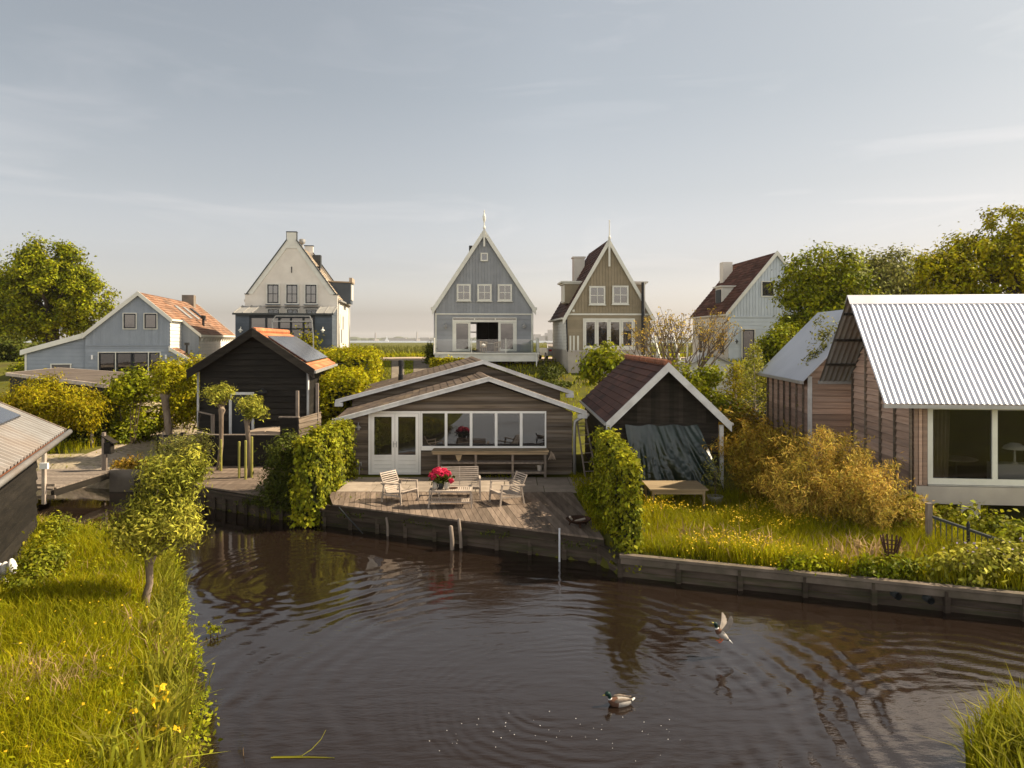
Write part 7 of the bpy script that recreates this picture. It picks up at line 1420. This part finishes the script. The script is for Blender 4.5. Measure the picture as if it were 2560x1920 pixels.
# water's edge plants along the left bank
def edge_pts(n, off, y0=7.5, y1=19.2):
    pl = np.array([(-3.6, 7), (-3.85, 8.7), (-4.25, 9.75), (-6.0, 13.05), (-7.3, 15.6), (-8.3, 17.3), (-9.7, 18.6), (-11.1, 19.2)]); y = y0 + (y1 - y0) * RNG.random(n) ** 1.3; return np.interp(y, pl[:, 1], pl[:, 0]) + off + RNG.normal(0, .14, n), y
ex, ey = edge_pts(5200, -.15); keep = RNG.random(5200) < .35 + .65 * (patch(ex, ey, 2.5) > .5); ex, ey = ex[keep], ey[keep]; P = np.stack([ex, ey, np.maximum(ground(ex, ey), WATER) + .06 + .16 * RNG.random(len(ex))], 1); o = leaves('bank_leaves', P, np.tile([.4, -.3, 1.], (len(P), 1)), .075, .036, M['leaf_tree'], None, 0, .6); tag(o, kind='stuff')
ex, ey = edge_pts(2600, -.35); blades('bank_reeds', ex, ey, .42, .022, M['reed'], .35, np.maximum(ground(ex, ey), WATER))
def iris(label, x, y, n, h, fl):
    z = max(G(x, y), WATER); r = thing('iris_clump', label, 'plant', (x, y, z), group='iris clumps along the bank'); q = RNG.normal(0, .14, (n, 2)); ORG_ = r
    px, py = x + q[:, 0], y + q[:, 1]; blades('blades', px, py, h, .04, M['reed'], .24, np.full(n, z), .45, None, r)
    if fl:
        P = np.array([(x + random.uniform(-.25, .25), y + random.uniform(-.2, .2), z + h * random.uniform(.75, 1.0)) for _ in range(fl)]); P = np.repeat(P, 5, 0) + RNG.normal(0, .02, (fl * 5, 3)); leaves('blossoms', P, RNG.normal(0, 1, P.shape), .08, .05, M['buttercup'], r, .6)
for a in (('clump of iris blades with yellow flowers at the bottom left water edge', -4.45, 8.95, 80, .75, 6), ('iris clump leaning out over the water with two yellow flowers', -4.2, 8.4, 55, .62, 3), ('upright iris blades on the bank above the flowering clumps', -5.2, 10.2, 40, .62, 0), ('yellowing iris blades by the bank bend, halfway to the willow', -6.0, 11.9, 45, .6, 0), ('low iris blades at the very bottom of the left bank', -4.5, 8.0, 60, .6, 0)): iris(*a)
bush('marsh_marigold', 'small leafy shoot standing in the water off the left bank', 'plant', [(-5.3, 12.6, -.52, .12, .10, .07)], 9, 7, .05, .07, .045, 'leaf_tree', stems=3)
# ---------------------------------------------------------------- bottom right grass clump
gx, gy = scatter(15000, 5.2, 9.5, 7.2, 10.1); blades('tall_grass', gx, gy, .55, .024, M['grass'], .28, np.maximum(ground(gx, gy), WATER), .3)
gx, gy = scatter(2200, 5.1, 9.5, 7.2, 10.1); blades('tall_reed_grass', gx, gy, .72, .028, M['reed'], .2, np.maximum(ground(gx, gy), WATER), .35)
# far grasses: verge, dike top and the reed field
gx, gy = scatter(9000, -60, 30, 70.3, 76); blades('verge_grass', gx, gy, .35, .12, M['grass'], .4)
gx, gy = scatter(26000, -75, 40, 88, 136, pw=1.3); blades('field_reeds', gx, gy, 1.5, .22, M['field_reed'], .2)
gx, gy = scatter(9000, -60, 30, 80, 90); blades('field_reeds', gx, gy, 1.0, .16, M['grass'], .25)
gx, gy = scatter(9000, -30, 25, 40, 58, lambda x, y: ~((x / y > -.172) & (x / y < -.111))); blades('meadow_grass', gx, gy, .3, .06, M['grass'], .4)
gx, gy = scatter(5000, -10.5, -5.5, 44, 58.3, lambda x, y: (x / y < -.171) | ((x / y > -.1525) & (x / y < -.1395))); blades('lawn_grass', gx, gy, .1, .06, M['lawn'], .4)
# ---------------------------------------------------------------- on the water
mb = MB(); pts = [(-3.02, 8.92), (-2.6, 8.95), (-2.3, 8.99)]; y0 = 8.90; z = WATER + .006
def strap(mb, P, w):
    vs = []; 
    for i, p in enumerate(P): p = Vector(p); t = (Vector(P[min(i + 1, len(P) - 1)]) - Vector(P[max(i - 1, 0)])).normalized(); s = Vector((-t.y, t.x, 0)).normalized() if abs(t.z) < .9 else Vector((1, 0, 0)); q = w * (1 - .85 * (i / (len(P) - 1)) ** 2); vs += [p - s * q, p + s * q, p + Vector((0, 0, .008))]
    n = len(P); mb.add(vs, [(3 * i, 3 * i + 3, 3 * i + 5, 3 * i + 2) for i in range(n - 1)] + [(3 * i + 2, 3 * i + 5, 3 * i + 4, 3 * i + 1) for i in range(n - 1)])
strap(mb, [(-3.02, y0, z), (-2.8, y0 + .005, z), (-2.55, y0 + .01, z), (-2.35, y0, z), (-2.22, y0 - .012, z)], .013); strap(mb, [(-3.0, y0 + .012, z + .002), (-2.72, y0 + .02, z + .002), (-2.64, y0 + .02, z + .01), (-2.55, y0 + .12, z + .03), (-2.46, y0 + .24, z + .09), (-2.42, y0 + .33, z + .16)], .011)
o = mb.build('reed_leaf', M['reed']); tag(o, 'forked yellow-green reed leaf floating on the dark water', 'leaf'); seat_origin(o)
mb = MB(); mb.tube([(X(609, 8.95), 8.95, WATER - .1), (X(608, 8.95), 8.95, WATER + .10)], [.006, .003], 5); o = mb.build('reed_stalk', M['seed_grass']); tag(o, 'thin pale stalk sticking out of the water at the bottom', 'stalk'); seat_origin(o)
mb = MB()
for i in range(48):
    a = random.random(); x = -1.1 + 3.4 * random.random() if i < 45 else .6 + random.gauss(0, .8); y = 9.4 + random.gauss(0, .28) if i < 60 else 11.2 + random.gauss(0, 1.3); s = random.uniform(.0025, .007); mb.lathe((x, y, WATER), [(s, 0), (s * .8, s * .4), (s * .2, s * .6)], 6)
tag(mb.build('foam', M['white_plastic']), kind='stuff')

# ---------------------------------------------------------------- mallards
mat('duck_head', (.010, .030, .024), (.006, .018, .016), rough=.3, scale=20); mat('duck_white', (.72, .70, .66), rough=.7); mat('duck_breast', (.11, .055, .035), rough=.8, scale=20); mat('duck_grey', (.33, .30, .27), (.24, .22, .195), rough=.8, scale=30); mat('duck_back', (.24, .19, .145), (.15, .115, .09), rough=.8, scale=25); mat('duck_black', (.018, .017, .018), rough=.7); mat('duck_bill', (.42, .36, .10), rough=.5); mat('duck_foot', (.60, .12, .04), rough=.6); mat('duck_blue', (.16, .15, .32), rough=.5); mat('wing_grey', (.27, .235, .20), (.18, .155, .13), rough=.8, scale=14)
DM = ['duck_bill', 'duck_head', 'duck_white', 'duck_breast', 'duck_grey', 'duck_black', 'duck_back']
def duck_body(spine, mis, n=14):
    """one continuous surface lofted from bill to tail: spine of (x, z, half-width, half-height); local +x is tail-ward"""
    rings = []
    for i, (x, z, a, b) in enumerate(spine):
        p, q = spine[max(i - 1, 0)], spine[min(i + 1, len(spine) - 1)]; t = Vector((q[0] - p[0], 0, q[1] - p[1])).normalized(); u = Vector((-t.z, 0, t.x)); rings.append([Vector((x, 0, z)) + Vector((0, 1, 0)) * a * math.cos(2 * math.pi * k / n) + u * b * math.sin(2 * math.pi * k / n) for k in range(n)])
    mb = MB(); mb.loft(rings, mis=mis); return mb
def swimming_duck():
    r = thing('mallard', 'drake mallard swimming on the water with green head and grey body', 'duck', (1.53, 10.2, WATER), R(8), local=True)
    sp = [(-.235, .148, .006, .004), (-.222, .150, .013, .007), (-.200, .156, .013, .011), (-.192, .160, .024, .024), (-.168, .170, .033, .034), (-.145, .160, .032, .034), (-.132, .130, .027, .027), (-.128, .105, .027, .027), (-.125, .092, .031, .030), (-.118, .075, .045, .045), (-.085, .045, .072, .062), (-.02, .035, .090, .072), (.06, .032, .088, .068), (.13, .036, .068, .054), (.175, .046, .045, .034), (.20, .056, .030, .017), (.225, .070, .022, .010), (.245, .082, .008, .004)]
    mi = [0, 0, 1, 1, 1, 1, 1, 2, 3, 3, 3, 4, 4, 4, 5, 2, 2]
    duck_body(sp, mi).build('body', [M[k] for k in DM], r, smooth=True)
    for s in (-1, 1):
        sw = [(-.075, .075, .006, .012), (-.04, .080, .016, .032), (.03, .084, .018, .038), (.10, .078, .013, .030), (.165, .082, .006, .014), (.20, .092, .003, .005)]
        mb = duck_body(sw, [6] * 5, 10); mb.v = [(x, y + s * (.066 - max(0, x) * .16), z) for x, y, z in mb.v]; mb.build('wing', [M[k] for k in DM], r, smooth=True)
    for s in (-1, 1): mb = MB(); mb.lathe((-.18, s * .027, .176), [(.001, -.005), (.0055, 0), (.001, .005)], 8); mb.build('eye', M['duck_black'], r)
    mb = MB(); mb.tube([(.19, 0, .075), (.21, 0, .105), (.195, 0, .118)], [.008, .006, .002], 6); mb.build('tail_curl', M['duck_black'], r)
swimming_duck()
def landing_duck():
    z0 = -.27; r = thing('mallard', 'drake mallard in the air landing above the water, wings raised', 'duck', (3.46, 11.75, z0), R(12), local=True)
    # local axis: head up-left, tail down-right; body tilted about 42 degrees
    c, s = math.cos(R(44)), math.sin(R(44))
    def tilt(p): x, y, z = p; return (x * c + z * s * 1.0, y, z * c - x * s)
    sp = [(-.262, .030, .006, .004), (-.248, .032, .013, .007), (-.226, .040, .013, .011), (-.216, .044, .023, .023), (-.192, .050, .032, .032), (-.168, .044, .031, .032), (-.148, .030, .026, .027), (-.132, .020, .027, .028), (-.118, .012, .034, .034), (-.095, .004, .048, .046), (-.05, -.004, .062, .056), (.02, -.004, .066, .058), (.09, .0, .058, .050), (.14, .004, .042, .034), (.17, .008, .034, .020), (.22, .012, .038, .009), (.27, .014, .022, .004)]
    mi = [0, 0, 1, 1, 1, 1, 1, 2, 3, 3, 4, 4, 4, 5, 2, 2]
    mb = duck_body(sp, mi); mb.v = [tilt(p) for p in mb.v]
    # the head looks level although the body hangs
    mb.build('body', [M[k] for k in DM], r, smooth=True)
    def wing(sgn, rootp, dirv, chord, L_, lab):
        d = Vector(dirv).normalized(); ch = Vector(chord).normalized(); nrm = d.cross(ch).normalized(); mbw = MB(); N_ = 14
        prof = [(0, .10), (.2, .125), (.45, .13), (.7, .115), (.9, .08), (1.0, .03)]
        vs = []
        for i in range(N_ + 1):
            t = i / N_; w = np.interp(t, [a for a, _ in prof], [b for _, b in prof]); p = Vector(rootp) + d * (L_ * t) + ch * (.05 * math.sin(t * 2.2)) + nrm * (.03 * t * t)
            sc = .012 * (i % 2) * (t > .4); vs += [p - ch * w * .28, p + nrm * .012 * (1 - t), p + ch * (w * .72 - sc), p - nrm * .004]
        for i in range(N_): 
            for k in range(4): mbw.cur = 1 if (k == 1 and .15 < i / N_ < .5) else 0; mbw.add([vs[4 * i + k], vs[4 * i + (k + 1) % 4], vs[4 * i + 4 + (k + 1) % 4], vs[4 * i + 4 + k]], [(0, 1, 2, 3)], .5)
        mbw.build('wing', [M['wing_grey'], M['duck_blue']], r)
    R0 = tilt((-.03, -.03, .045)); wing(-1, R0, (.30, -.35, 1.0), (.75, .1, -.3), .29, ''); R1 = tilt((-.03, .03, .045)); wing(1, R1, (.36, .55, .95), (.8, .1, -.35), .29, '')
    for sgn in (-1, 1):
        mb = MB(); a = Vector(tilt((.07, sgn * .028, -.04))); b = a + Vector((-.035, 0, -.045)); e = b + Vector((-.05, sgn * .01, -.006)); mb.tube([a, b], [.010, .007], 6)
        for k in (-1, 0, 1): mb.tube([b, e + Vector((.0, k * .024, .0))], [.006, .003], 5)
        mb.add([b, e + Vector((0, -.024, 0)), e + Vector((-.004, 0, 0)), e + Vector((0, .024, 0))], [(0, 1, 2, 3)]); mb.build('foot', M['duck_foot'], r)
    for sgn in (-1, 1): mb = MB(); p = tilt((-.204, sgn * .026, .056)); mb.lathe(p, [(.001, -.005), (.0055, 0), (.001, .005)], 8); mb.build('eye', M['duck_black'], r)
landing_duck()

# ---------------------------------------------------------------- haze
def haze():
    m = bpy.data.materials.new('haze_air'); m.use_nodes = True; nt = m.node_tree; nt.nodes.remove(nt.nodes['Principled BSDF']); v = nt.nodes.new('ShaderNodeVolumePrincipled')
    v.inputs['Color'].default_value = (.95, .93, .92, 1); v.inputs['Density'].default_value = HAZE; v.inputs['Anisotropy'].default_value = .2; nt.links.new(v.outputs[0], nt.nodes['Material Output'].inputs['Volume'])
    mb = MB(); mb.box(-5600, 5600, -60, 4200, -9.0, 40.0); o = mb.build('haze', m); tag(o, kind='stuff')
HAZE = 0.00009
if HAZE: haze()
